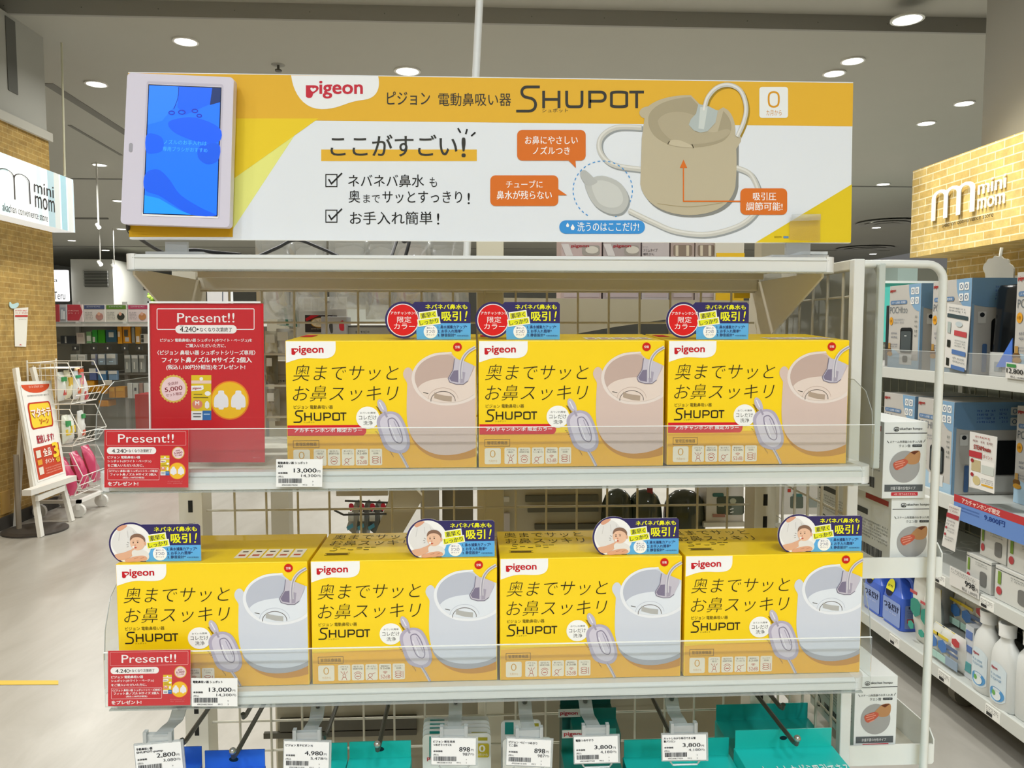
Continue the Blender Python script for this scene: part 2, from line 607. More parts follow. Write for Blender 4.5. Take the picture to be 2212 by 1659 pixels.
SH_TOP = shelf('shelf', 'topmost white shelf of the rack, under the big banner', .985, 1.5155, 1.4965, -.435, .475, .085)
SH_MID = shelf('shelf', 'white shelf of the rack carrying the three cartons with the beige pot picture', .89, 1.2575, 1.2375, -.431, .481, .03)
SH_LOW = shelf('shelf', 'white shelf of the rack carrying the four cartons with the white pot picture', .89, .9965, .982, -.431, .481, .03)

# clear plastic goods stops along the two lower shelf fronts
G = CLEAR('#fbfdfd', .045, .03); EDGE = M('#f4f8f8', .3); EDGE2 = M('#a3aaa7', .3)
for nm, z0, z1, x0, x1, sz in (('mid', 1.2585, PY(1000, 922, .886).z, -.427, .476, .05), ('low', .9975, PY(1000, 1393, .886).z, -.4265, .4815, .075)):
    t = thing('goods_stop', 'clear plastic goods stop along the front of the ' + ('shelf with the beige-pot cartons' if nm == 'mid' else 'shelf with the white-pot cartons'), 'shelf guard', (.02, .886, z0))
    mb = MB(); mb.box(x0, x1, .8845, .8865, z0 - .012, z1 - .0008, G); mb.build('front_panel', t)
    mb = MB(); mb.box(x0, x1, .8844, .8866, z1 - .0008, z1, EDGE); mb.build('polished_edge', t)
    for xa in (x0 - .003, x1 + .0015):
        mb = MB(); y0, y1 = .892, 1.19
        out = [(y0, z0), (y0, z1 - .012), (y0 + .004, z1 + sz * .3), (y0 + .02, z1 + sz * .75), (y0 + .05, z1 + sz), (y1, z1 + sz), (y1, z0)]
        mb.prism([(xa, y, z) for y, z in out], (.0015, 0, 0), G); mb.build('side_panel', t)
        mb = MB(); mb.tube([(xa + .0007, y, z) for y, z in out[1:-1]], .0005, EDGE2, 5); mb.build('side_edge', t)

# ------------------------------------------------------------------ the end frame with its bent pipe and trays
t = thing('end_frame', 'white bent-pipe end frame with wire side grid and grey panel', 'rack frame', (.56, 1.0, 0))
mb = MB()
mb.box(.5035, .5185, 1.0, 1.013, .3, 1.515, W_STEEL())
mb.build('post', t, bevel=.0015)
mb = MB(); mb.box(.5035, .5185, 1.013, 1.36, 1.501, 1.515, BEIGE()); mb.box(XR + .018, .5035, 1.225, 1.24, 1.48, 1.5, BEIGE()); mb.build('top_rail', t, bevel=.0015)
mb = MB(); A = []
r = .022; zt = PY(1950, 570, 1.0).z; xr = .629
pts = [(.518, 1.006, zt), (.56, 1.006, zt + .0005), (xr - r, 1.006, zt)] + [(xr - r + r * math.sin(a), 1.006, zt - r + r * math.cos(a)) for a in [math.pi / 2 * i / 6 for i in range(1, 7)]] + [(xr - .001, 1.006, 1.2), (xr - .003, 1.006, .3)]
mb.tube(pts, .0054, M('#e6e9e4', .35), 12); mb.build('bent_pipe', t, smooth=True)
mb = MB()
for i in range(7):
    y = 1.045 + i * .047
    mb.tube([(.5115, y, .4), (.5115, y, 1.5)], .0021, wm, 6)
for i in range(12):
    z = PY(1830, 640, 1.02).z - .1 * i
    mb.tube([(.5135, 1.012, z), (.5135, 1.35, z)], .0018, wm, 6)
mb.build('side_grid', t)
mb = MB(); mb.box(.5345, .541, .998, 1.40, 1.238, 1.508, M('#a9aca6', .5)); mb.build('grey_panel', t)
mb = MB(); mb.box(.5335, .5425, .992, 1.0, 1.236, 1.5085, M('#c3ccc8', .3)); mb.build('panel_edge', t, bevel=.0015)


def tray(label, pa, pb, yf):
    a = PY(pa[0], pa[1], yf); b = PY(pb[0], pb[1], yf)
    t = thing('wire_tray', label, 'tray', ((a.x + b.x) / 2, yf + .15, b.z))
    mb = MB(); mb.prism([(x, yf, z) for x, z in Print.rr(a.x - .012, b.z, b.x, a.z, .0035)], (0, .003, 0), M('#e9ece7', .4)); mb.build('front_guard', t)
    mb = MB(); h = (a.z - b.z)
    out = [(yf + .004, b.z), (yf + .004, a.z + h * .15), (yf + .016, a.z + h * .55), (yf + .03, a.z + h * .6), (yf + .3, a.z + h * .6), (yf + .3, b.z)]
    mb.prism([(b.x + .001, y, z) for y, z in out], (.002, 0, 0), M('#e9ece7', .4)); mb.build('side_guard', t)
    mb = MB(); mb.box(a.x - .01, b.x, yf + .003, yf + .3, b.z, b.z + .003, BEIGE()); mb.build('tray_floor', t)
    return t, a, b


tray('white guarded tray holding the stacked hand-cleaning boxes beside the rack', (1860, 1206), (2034, 1247), 1.02)
tray('white guarded tray below, holding a single hand-cleaning box on its own', (1842, 1612), (2016, 1650), 1.02)

# ================================================================== yellow cartons
CW, CH, CD = 0.2215, 0.1505, 0.125
YEL = '#ffd90f'


def carton(label, pot, limited, topstyle, group, lift=0.0):
    """prototype at the origin: bottom corner of its front, x to the right, y into the shelf"""
    t = thing('yellow_carton', label, 'carton', (0, 0, 0), group, local=True)
    card = M(YEL, 0.38, noise=0.02, nscale=30)
    mb = MB()
    f = [(0, 0, 0), (CW, 0, 0), (CW, 0, CH), (0, 0, CH)]
    b = [(0, CD, 0), (CW, CD, 0), (CW, CD, CH + lift), (0, CD, CH + lift)]
    mb.hexa(f, b, card); mb.build('box', t, bevel=.0009)
    p = Print(lambda x, y: (CW * (x - 50) / 1477, 0, CH * (1405 - y) / 1005), (0, -1, 0))
    # table the picture stands on
    p.part('table_print'); p.poly([(56, 1150), (400, 1138), (800, 1128), (1521, 1122), (1521, 1400), (56, 1400)], '#f0b42a', 1)
    p.part('logo'); tab = bez((55, 405), (437, 405), (437, 455), ((437, 510), (410, 535), (345, 538)), ((270, 540), (220, 528), (160, 540)), ((120, 548), (80, 565), (55, 572)))
    p.poly(tab, '#fafafa', 2); logo_bird(p, 98, 441, 344, 512, l=4)
    p.part('slogan'); p.text('奥までサッと', 102, 587, 920, 712, '#2a251c', 3, bold=-.012, shear=.22)
    p.text('お鼻スッキリ', 102, 748, 918, 872, '#2a251c', 3, bold=-.012, shear=.22)
    p.part('product_name'); p.text('ピジョン 電動鼻吸い器', 107, 902, 408, 932, '#3a3220', 3); wordmark(p, 103, 942, 512, 1040, '#2a251c', 3)
    p.text('シュポット', 180, 1029, 266, 1043, '#6a5a2a', 3)
    if limited:
        p.part('ribbon'); p.poly(bez((56, 1060), (640, 1060), ((672, 1075), (672, 1128), (640, 1143)), (56, 1143)), '#d8202e', 2)
        p.text('アカチャンホンポ 限定カラー', 108, 1084, 632, 1117, '#ffffff', 4, bold=.02)
    p.part('badge'); p.ellipse(677, 1003, 90, 88, '#fbfbf8', 5)
    p.text('おていれ簡単', 620, 957, 738, 973, '#2a251c', 6); p.text('コレだけ', 608, 985, 745, 1019, '#2a251c', 6); p.text('洗浄', 642, 1028, 716, 1061, '#2a251c', 6)
    # appliance picture
    body, wall, flr, rim = pot
    p.part('appliance_picture')
    p.poly(bez((1010, 1150), ((1060, 1290), (1200, 1345), (1320, 1345)), ((1420, 1345), (1490, 1325), (1521, 1315)), (1521, 1235)), '#c88a2a', 2)
    p.poly(bez((1030, 640), ((1000, 580), (960, 620), (956, 655)), ((950, 690), (985, 715), (987, 740)), ((980, 900), (975, 1000), (990, 1075)), ((1010, 1200), (1130, 1304), (1280, 1304)),
               ((1390, 1304), (1470, 1275), (1521, 1245)), (1521, 600), (1400, 560), (1350, 520), ((1330, 480), (1260, 488), (1200, 500)), ((1110, 530), (1060, 580), (1030, 640))), body, 3)
    if not limited:
        p.poly(bez((1002, 1135), ((1060, 1225), (1170, 1262), (1290, 1262)), ((1400, 1262), (1470, 1240), (1521, 1205)), (1521, 1245), ((1470, 1275), (1390, 1304), (1280, 1304)), ((1130, 1304), (1030, 1235), (1002, 1135))), '#a9abb4', 4)
    p.poly(bez((1020, 700), ((1030, 830), (1150, 910), (1290, 910)), ((1390, 910), (1470, 885), (1521, 845)), (1521, 810), ((1470, 860), (1400, 888), (1290, 888)), ((1160, 888), (1060, 820), (1045, 700)),
               ((1040, 620), (1100, 550), (1200, 520)), (1340, 500), (1330, 488), (1200, 500), ((1090, 530), (1020, 610), (1020, 700))), rim, 4)
    p.poly(bez((1045, 700), ((1040, 620), (1100, 550), (1200, 520)), ((1260, 505), (1320, 505), (1345, 525)), (1365, 560), (1340, 640), (1310, 700), ((1180, 700), (1080, 740), (1070, 770)), ((1052, 745), (1048, 722), (1045, 700))), wall, 5)
    p.poly(bez((1070, 770), ((1100, 720), (1190, 695), (1310, 690)), (1380, 735), (1460, 715), (1521, 600), (1521, 810), ((1470, 860), (1400, 888), (1290, 888)), ((1180, 888), (1100, 840), (1070, 770))), flr, 6)
    p.stroke(Print.el(1265, 870, 95, 72, 175, 365, 20), 5, '#6a605c', 7); p.stroke(Print.el(1265, 865, 118, 95, 185, 355, 20), 3, wall, 7.4)
    p.poly([(1197, 806), (1225, 820), (1270, 830), (1320, 836), (1334, 838), (1332, 878), (1270, 872), (1196, 850)], '#b3a08f' if limited else '#b9b9b6', 8)
    p.stroke([(1110, 805), (1150, 815)], 5, '#55504c', 8)
    p.part('tank_picture')
    p.poly([(1357, 540), (1430, 560), (1503, 592), (1498, 630), (1462, 715), (1425, 742), (1365, 741), (1315, 722), (1306, 695), (1345, 630)], '#c9c4d0', 9)
    p.poly([(1350, 635), (1385, 632), (1385, 728), (1330, 718), (1315, 695)], '#827a92', 10); p.poly([(1400, 640), (1440, 650), (1430, 730), (1400, 735)], '#aaa3b4', 10)
    p.stroke([(1357, 540), (1345, 630), (1306, 695), (1318, 725), (1370, 742), (1425, 742), (1462, 715)], 5, '#7a7488', 11)
    tube = smooth([(1405, 700), (1405, 620), (1420, 545), (1460, 490), (1520, 452)], 5)
    p.stroke(tube, 26, '#d9d6dc', 12); p.stroke(tube, 9, '#a39fae', 13)
    p.part('nozzle_picture')
    for i in range(13): p.stroke([(752 + i * 9.5, 1120 + i * 14.5), (735 + i * 11.5, 1112 + i * 17)], 4, '#7d5a12', 2)
    for i in range(7): p.stroke([(762 + i * 5, 925 + i * 9), (742 + i * 5, 915 + i * 9)], 4, '#7d5a12', 2)
    p.stroke([(918, 1275), (950, 1330), (985, 1400)], 22, '#cfcad2', 6); p.stroke([(922, 1275), (955, 1330), (990, 1400)], 6, '#9b94a4', 7)
    p.poly(smooth([(812, 960), (870, 955), (930, 985), (975, 1075), (1003, 1185), (993, 1250), (950, 1284), (880, 1280), (808, 1240), (766, 1130), (746, 1040), (768, 985)], 4, True), '#b9b1c6', 6)
    p.poly(smooth([(822, 980), (868, 975), (915, 1005), (955, 1085), (980, 1185), (970, 1235), (935, 1260), (885, 1255), (830, 1215), (790, 1120), (772, 1045), (790, 1000)], 4, True), '#d8d2e0', 7)
    p.stroke(smooth([(845, 1012), (880, 1010), (915, 1060), (945, 1160), (930, 1205), (880, 1180), (845, 1090), (835, 1030)], 4, True), 8, '#8f879e', 8, True)
    p.stroke([(850, 1060), (900, 1190)], 6, '#f2eff6', 8); p.stroke([(880, 1030), (935, 1160)], 5, '#a69fb4', 8)
    p.poly(smooth([(752, 885), (764, 860), (784, 864), (812, 895), (828, 950), (812, 972), (790, 960), (764, 930)], 4, True), '#c6c0d0', 7)
    p.stroke([(770, 880), (800, 940)], 9, '#efecf4', 8); p.stroke([(806, 955), (828, 1000)], 16, '#a9a2b6', 8)
    p.part('red_sticker'); p.ellipse(1380, 450, 34, 34, '#cf2418', 5); p.text('空箱', 1362, 440, 1398, 461, '#ffe9e0', 6, bold=.02)
    p.part('device_class_mark'); p.stroke([(98, 1181), (296, 1181), (296, 1236), (98, 1236)], 3.5, '#6b5418', 3, True); p.text('管理医療機器', 116, 1194, 278, 1223, '#6b5418', 3)
    wi = '#f3ead6'; ic = '#c0573c'
    p.part('age_icon'); p.rrect(97, 1251, 225, 1380, 14, wi, 3); p.text('0', 138, 1267, 183, 1326, '#d9a23c', 4, bold=-.01); p.text('カ月から', 128, 1344, 196, 1364, '#d9a23c', 4)
    for i, (x, tx) in enumerate(((254, ('パワフル', '吸引')), (362, ('吸引力', '調節可能')), (471, ('使いやすい', 'フィット鼻ノズル')), (579, ('静音設計*', '52dB')), (687, ('コンパクト', '収納')))):
        p.part('feature_icon'); mb = MB(); p.parts['feature_icon_%d' % i] = mb; p.cur = mb
        p.rrect(x, 1248, x + 98, 1379, 11, wi, 3)
        p.text(tx[0], x + 16, 1259, x + 82, 1273, '#55432a', 4); p.text(tx[1], x + (30 if len(tx[1]) < 3 else 10), 1277, x + (68 if len(tx[1]) < 3 else 88), 1292, '#55432a', 4)
        cx, cy = x + 49, 1338
        if i == 0:
            p.stroke(Print.el(cx, cy, 11, 14), 4, ic, 4, True); p.stroke([(cx - 20, 1375), (cx - 12, 1354), (cx, 1350), (cx + 12, 1354), (cx + 20, 1375)], 4, ic, 4)
            for a in (-28, 0, 28): p.stroke([(cx + a, 1303), (cx + a * .4, 1320)], 4, ic, 4)
        elif i == 1:
            p.stroke(Print.el(cx, 1345, 24, 24), 4, ic, 4, True); p.stroke(Print.el(cx, 1345, 36, 36, 215, 325, 10), 4, ic, 4); p.stroke([(cx - 14, 1345), (cx + 14, 1345)], 7, ic, 4)
        elif i == 2:
            p.stroke(Print.el(cx - 10, 1340, 15, 15), 4, ic, 4, True); p.stroke([(cx - 34, 1375), (cx - 14, 1356), (cx + 8, 1375)], 4, ic, 4); p.stroke([(cx + 5, 1330), (cx + 30, 1318)], 4, ic, 4)
        elif i == 3:
            p.text('52dB', x + 12, 1338, x + 88, 1368, ic, 4)
            for q in (8, 16, 24): p.stroke(Print.el(cx, 1334, q, q, 225, 315, 6), 4, ic, 4)
        else:
            for q in (0, 1, 2): p.stroke(Print.el(cx - 4, 1318 + q * 18, 24, 9), 4, ic, 4, True)
            p.stroke([(cx + 34, 1310), (cx + 34, 1365)], 4, ic, 4)
    p.cur = p.parts['feature_icon']
    for k in range(5):
        p.parts['feature_icon' + '\u200b' * 0 + '.%d' % k] = p.parts.pop('feature_icon_%d' % k)
    # top flap
    q = Print(lambda x, y: (CW * x / 1477, CD * y, CH + lift * y), (0, -lift / CD, 1))
    if topstyle == 'icons':
        q.part('top_icons')
        for k in range(5):
            xa = 870 + k * 110
            q.poly([(xa, .13), (xa + 95, .13), (xa + 95, .42), (xa, .42)], wi, 3); q.stroke([(xa + 20, .22), (xa + 75, .22)], .05, ic, 4); q.stroke([(xa + 25, .34), (xa + 70, .34)], .03, '#55432a', 4)
        if limited: q.part('top_ribbon').rect(20, .5, 120, .8, '#d8202e', 3)
    else:
        q.part('top_lettering')
        g, fs, bb = glyphs('奥までサッと\nお鼻スッキリ', bold=-.01, line=1.1)
        W, Hh = bb[2] - bb[0], bb[3] - bb[1]
        q.cur.add([q.pt(60 + (a - bb[0]) / W * 700, .93 - (bb[3] - b) / Hh * .42, 3) for a, b, _ in g], fs, q.mat('#3a3012'))
        q.map = (lambda m: (lambda x, y: m(x, .47 - y)))(q.map)
        wordmark(q, 100, .0, 470, .15, '#3a3012', 3)
        q.map = (lambda x, y: (CW * x / 1477, CD * y, CH + lift * y))
        q.stroke([(80, .24), (280, .24), (280, .18), (80, .18)], .012, '#6b5418', 3, True); q.stroke([(95, .21), (265, .21)], .03, '#6b5418', 3)
    o = p.build(t); o.update(q.build(t))
    for k, ob in o.items():
        if '.' in k: ob.name = 'feature_icon'
    # plain side of the carton towards the next one
    s = Print(lambda x, y: (0, x, y), (-1, 0, 0)); s.part('side_print')
    s.rect(.012, .02, .05, .05, '#fafafa', 2); s.part('side_lettering').scribble(.06, .09, .11, .12, '#3a3012', 2, 2, 3)
    s.build(t)
    return t


BEI = ('#d9c3ba', '#c6aea4', '#e6d6cc', '#e9ddd6')
WHI = ('#d6dbe6', '#c0c5d3', '#e4eaf2', '#eef1f6')
GU = 'limited colour cartons with beige pot picture'
GL = 'cartons with white pot picture'
c = carton('yellow carton with a beige pot picture, beside the large red poster', BEI, True, 'icons', GU, lift=.007)
c.location = (PY(617, 800, .905).x, .905, 1.2582)
for px, dy, lb in ((1033.5, 0, 'yellow carton with beige pot picture, middle one of three on its shelf'), (1445, .004, 'yellow carton with beige pot picture, nearest the white end post')):
    copy_thing(c, (PY(px, 800, .905).x, .905 + dy, 1.2582), lb)
c1 = carton('yellow carton with white pot picture, behind the small red card and price label', WHI, False, 'icons', GL)
c1.location = (PY(252.5, 1300, .905).x, .905, .9972)
c2 = carton('yellow carton with white pot picture, second along, top flap lettered with slogan', WHI, False, 'letters', GL)
c2.location = (PY(671.5, 1300, .905).x, .906, .9972)
copy_thing(c2, (PY(1080, 1300, .905).x, .905, .9972), 'yellow carton with white pot picture, third along the lower carton shelf')
copy_thing(c2, (PY(1479, 1300, .905).x, .905, .9972), 'yellow carton with white pot picture, at the tray end of the lower carton shelf')

# ================================================================== header cards standing on the cartons
S_ = 0.91 / FOC / 3.686        # metres per drawing unit


def header_card(label, group, baby):
    t = thing('header_card', label, 'card', (0, 0, 0), group, local=True)
    mp = lambda x, y: ((x - 697) * S_, 0, (397 - y) * S_)
    navy = '#2b2260'
    circ = Print.el(160, 242, 142, 146, 35, 302, 30) if not baby else [(x, min(y, 397)) for x, y in Print.el(156, 251, 172, 172, 58, 298, 34)]
    rim = circ + [(255, 98), (680, 98), (697, 115), (697, 397), (275, 397)]
    back = MB(); back.prism([Vector(mp(x, y)) for x, y in rim], (0, .0012, 0), M(navy, .4), M('#e8e8e8')); back.build('board', t)
    p = Print(mp, (0, -1, 0))
    p.part('blue_band').poly([(262, 268), (697, 268), (697, 397), (268, 397)], '#62b2ec', 1)
    p.part('headline'); lime = '#f3f02c'
    p.text('ネバネバ鼻水も', 337, 117, 672, 157, lime, 4, bold=.03); p.text('吸引', 465, 172, 622, 250, lime, 4, bold=.03); p.text('!', 648, 170, 672, 250, lime, 4, bold=.012, shear=.2)
    p.part('point_list')
    p.ellipse(378, 335, 55, 54, '#fafafa', 3)
    p.text('進化した', 347, 299, 410, 313, navy, 4); p.text('3つの', 345, 320, 412, 347, navy, 4); p.text('ポイント', 345, 352, 410, 366, navy, 4)
    p.text('1. 鼻水捕集力アップ*', 435, 284, 668, 311, navy, 4, bold=.012); p.text('2. お手入れ簡単*', 435, 317, 632, 344, navy, 4, bold=.012)
    p.text('3. 静音設計*', 435, 349, 578, 375, navy, 4, bold=.012); p.text('※当社従来品比', 588, 361, 680, 373, navy, 4)
    p.part('round_picture')
    if not baby:
        p.ellipse(160, 243, 126, 130, '#f6f0f0', 2, n=48); p.ellipse(160, 243, 119, 123, '#dc1f1f', 3, n=48)
        p.text('アカチャンホンポ', 62, 174, 278, 200, '#ffffff', 5, bold=.012); p.text('限定', 114, 214, 226, 263, '#ffffff', 5); p.text('カラー', 88, 270, 255, 316, '#ffffff', 5)
    else:
        k = lambda x, y: (697 + (x - 760) * 1.1335, 397 + (y - 522) * 1.1335)
        K = lambda *a: [k(*q) for q in a]
        clip = lambda pts: [(x, min(y, 396)) for x, y in pts]
        p.poly(clip(Print.el(156, 251, 158, 158, n=60)), '#f7f6f4', 2)
        p.poly(smooth(K((200, 290), (250, 268), (300, 285), (340, 350), (300, 420), (290, 460), (200, 470), (150, 400), (170, 330)), 4, True), '#e6e4e2', 3)
        for a in ((300, 300, 320, 350), (260, 300, 265, 350), (210, 310, 200, 370)): p.stroke(K(a[:2], a[2:]), 4, '#cfccc9', 4)
        p.poly(smooth(K((190, 285), (225, 262), (262, 262), (240, 285), (205, 302)), 4, True), '#dfa588', 4)
        p.poly(smooth(K((170, 470), (230, 455), (290, 430), (300, 410), (312, 430), (300, 470), (250, 500), (200, 508)), 4, True), '#e3b294', 5)
        p.poly(smooth(K((290, 445), (330, 430), (390, 450), (405, 490), (380, 515), (310, 510), (290, 480)), 4, True), '#e9e6e2', 5)
        p.poly(smooth(K((240, 505), (300, 485), (360, 478), (390, 492), (380, 512), (300, 520), (250, 522)), 4, True), '#e0ab8e', 6)
        for a in ((300, 500, 330, 492), (345, 500, 370, 490)): p.stroke(K(a[:2], a[2:]), 3, '#b97c60', 7)
        p.poly(Print.el(*k(328, 385), 58, 62, n=28), '#eec3a6', 6)
        p.poly(smooth(K((278, 370), (285, 338), (318, 322), (355, 328), (380, 355), (378, 385), (366, 362), (335, 346), (300, 350)), 4, True), '#8a6a58', 7)
        p.poly(Print.el(*k(380, 392), 10, 15, n=14), '#e2ae90', 7)
        p.poly(Print.el(*k(300, 385), 5, 5, n=10), '#3a2a26', 8); p.poly(Print.el(*k(330, 383), 5, 5, n=10), '#3a2a26', 8)
        p.stroke(K((294, 374), (306, 373)), 3, '#8a6a58', 8); p.stroke(K((322, 372), (336, 372)), 3, '#8a6a58', 8)
        p.poly(Print.el(*k(312, 402), 7, 5, n=10), '#d99a80', 8); p.poly(Print.el(*k(313, 420), 11, 6, n=10), '#c8604c', 8)
        p.poly(Print.el(*k(300, 415), 9, 9, n=10), '#f6f4f2', 9)
        for a in ((258, 380, 270, 388), (252, 398, 266, 401), (254, 416, 266, 412)): p.stroke(K(a[:2], a[2:]), 3, '#55504c', 4)
    p.part('yellow_strips')
    for cx, cy, w, h, s_ in ((360, 203, 138, 60, '素早く'), (365, 256, 172, 56, 'しっかり')):
        c_, s2 = math.cos(math.radians(-8)), math.sin(math.radians(-8))
        rc = lambda w_, h_: [(cx + x * c_ - y * s2, cy + x * s2 + y * c_) for x, y in ((-w_ / 2, -h_ / 2), (w_ / 2, -h_ / 2), (w_ / 2, h_ / 2), (-w_ / 2, h_ / 2))]
        p.poly(rc(w + 8, h + 4), '#fafaf2', 6); p.poly(rc(w - 8, h - 12), '#eaea22', 7); p.rtext(s_, cx, cy, w - 24, h - 20, -8, '#1c1a48', 8, bold=.015)
    p.build(t)
    return t


gA, gB = 'round red limited colour header cards', 'header cards with a baby photo'
a = header_card('card with red disc, standing on the carton beside the red poster', gA, False)
for i, (px, lb, z) in enumerate(((1016.7, None, 0), (1209, 'card with red disc on the middle beige-pot carton', 0), (1616, 'card with red disc on the carton nearest the end post', 0))):
    loc = (PY(px, 735, .918).x, .918, 1.2582 + CH + .0012)
    if i == 0: a.location = loc
    else: copy_thing(a, loc, lb)
b = header_card('card with baby photo on the carton behind the price label', gB, True)
for i, (px, lb) in enumerate(((434.5, None), (1068.5, 'card with baby photo on the second white-pot carton'), (1465.5, 'card with baby photo on the third white-pot carton'), (1860, 'card with baby photo on the white-pot carton at the tray end'))):
    loc = (PY(px, 1205, .912).x, .912, .9972 + CH + .0006)
    if i == 0: b.location = loc
    else: copy_thing(b, loc, lb)

# ================================================================== red posters
RED = '#cf1322'


def packet(p, x0, y0, x1, y1, l=3):
    w, h = x1 - x0, y1 - y0; q = lambda a, b: (x0 + a * w, y0 + b * h)
    p.rect(x0, y0, x1, y1, '#e8c81e', l); p.rect(*q(0, .12), *q(1, .19), '#f3d2c6', l + 1); p.ellipse(*q(.5, .085), .09 * w, .04 * h, '#fafafa', l + 1)
    p.poly([q(0, .24), q(.6, .23), q(.62, .31), q(.5, .34), q(0, .36)], '#fafafa', l + 1); p.text('pigeon', *q(.07, .265), *q(.5, .33), '#b02030', l + 2, bold=.02)
    p.stroke([q(.12, .43), q(.55, .43)], .025 * h, '#8a7a18', l + 1); p.stroke([q(.1, .50), q(.85, .5)], .02 * h, '#6a5a18', l + 1); p.ellipse(*q(.82, .41), .15 * w, .05 * h, '#fafafa', l + 1)
    p.ellipse(*q(.3, .65), .26 * w, .1 * h, '#e58a70', l + 1); p.text('M', *q(.2, .58), *q(.4, .67), '#ffffff', l + 2, bold=.02)
    p.poly([q(.68, .72), q(.68, .63), q(.75, .58), q(.83, .58), q(.9, .63), q(.9, .72), q(.79, .75)], '#f2f2f2', l + 1)
    p.rect(*q(0, .80), *q(.56, 1), '#f2f4f6', l + 1); p.rect(*q(.56, .79), *q(1, 1), '#2f6fb4', l + 1); p.stroke([q(.08, .86), q(.5, .86)], .02 * h, '#333', l + 2) if False else p.rect(*q(.08, .85), *q(.5, .87), '#444444', l + 2)
    p.rect(*q(.1, .91), *q(.48, .94), '#666666', l + 2); p.rect(*q(.62, .86), *q(.93, .88), '#bcd6ee', l + 2)


def sun_nozzles(p, cx, cy, r, l=3):
    p.ellipse(cx, cy, r, r, '#f0821e', l, n=40); p.ellipse(cx, cy, r * .93, r * .93, '#f8c31c', l + 1, n=40)
    for s in (-.44, .44):
        x = cx + s * r; k = r * .36
        p.poly(smooth([(x - .35 * k, cy - 1.35 * k), (x + .35 * k, cy - 1.35 * k), (x + .45 * k, cy - .95 * k), (x + .95 * k, cy - .4 * k), (x + k, cy + .9 * k), (x + .4 * k, cy + 1.05 * k), (x + .3 * k, cy + 1.3 * k), (x - .3 * k, cy + 1.3 * k), (x - .4 * k, cy + 1.05 * k), (x - k, cy + .9 * k), (x - .95 * k, cy - .4 * k), (x - .45 * k, cy - .95 * k)], 3, True), '#f1eff4', l + 2)


def seal(p, cx, cy, r, lines, l=3):
    n = 26; p.poly([(cx + (r if i % 2 else r * .93) * math.cos(math.pi * i / n), cy + (r if i % 2 else r * .93) * math.sin(math.pi * i / n)) for i in range(2 * n)], '#e3c25a', l)
    p.ellipse(cx, cy, r * .84, r * .84, '#f6d6da', l + 1, n=40)
    for (s, y, hw, hh) in lines: p.rtext(s, cx + (y * .1) * r, cy + y * r, hw * 2 * r, hh * r, -8, '#8a1a26', l + 2, bold=.012)


# the large one, in a clear stand on the shelf with the beige-pot cartons
YP = .945
C4 = (200, 620, 3.607)
t = thing('red_poster', 'large red Present poster standing in a clear stand beside the cartons', 'poster', PY(450, 1000, YP), None)
mp = plane_y(YP, C4)
mb = MB(); mb.prism([mp(443, 128), mp(1330, 128), mp(1342, 1366), mp(460, 1366)], (0, .0008, 0), M(RED, .35)); mb.build('sheet', t)
mb = MB(); g = CLEAR('#ffffff', .008, .012)
mb.prism([mp(434, 112) + Vector((0, -.0022, 0)), mp(1312, 112) + Vector((0, -.0022, 0)), mp(1346, 1372) + Vector((0, -.0022, 0)), mp(454, 1372) + Vector((0, -.0022, 0))], (0, .0012, 0), g)
a_, b_ = mp(430, 1366), mp(1346, 1366)
mb.box(a_.x, b_.x, YP - .0022, YP + .05, 1.2584, 1.2600, g); mb.build('clear_stand', t)
mb = MB(); e = M('#eef2f2', .3)
mb.prism([mp(434, 112), mp(446, 112), mp(462, 1372), mp(452, 1372)], (0, -.0026, 0), e); mb.prism([mp(434, 112), mp(1312, 112), mp(1312, 126), mp(434, 126)], (0, -.0026, 0), e); mb.build('stand_edge', t)
p = Print(mp, (0, -1, 0)); WT = '#fbf4f4'
p.part('headline'); p.stroke(Print.rr(503, 170, 1259, 330, 8), 6, WT, 2, True); p.text('Present!!', 660, 202, 1106, 276, WT, 3, bold=.004)
p.rrect(646, 297, 1124, 362, 32, '#fbf6f4', 4); p.text('4.24', 682, 310, 775, 349, '#2a1c1c', 5, bold=.012); p.stroke(Print.el(793, 330, 14, 18), 5, '#2a1c1c', 5, True); p.poly([(815, 320), (830, 329), (815, 338)], '#2a1c1c', 5)
p.text('2024', 682, 300, 710, 309, '#2a1c1c', 5); p.text('なくなり次第終了', 836, 315, 1087, 349, '#2a1c1c', 5, bold=.012)
p.part('offer_text')
p.text('ピジョン 電動鼻吸い器 シュポット(ホワイト・ベージュ)を', 528, 401, 1243, 432, WT, 3, bold=.02); p.text('ご購入いただいた方に、', 728, 443, 1040, 471, WT, 3, bold=.02)
p.text('〈ピジョン 鼻吸い器 シュポットシリーズ専用〉', 505, 492, 1270, 530, WT, 3, bold=.024); p.text('フィット鼻ノズル Mサイズ 2個入', 540, 546, 1242, 590, WT, 3, bold=.03); p.text('(税込1,100円分相当)をプレゼント!', 575, 605, 1190, 648, WT, 3, bold=.026)
p.text('※画像はイメージです', 1250, 1324, 1306, 1334, '#e89a9a', 3)
p.part('gold_seal'); seal(p, 632, 793, 112, (('全店計', -.38, .37, .22), ('5,000', .02, .62, .35), ('セット限定', .38, .56, .22)))
p.part('packet_picture'); packet(p, 770, 686, 926, 1036)
p.part('nozzle_picture'); sun_nozzles(p, 1070, 882, 152)
p.build(t)

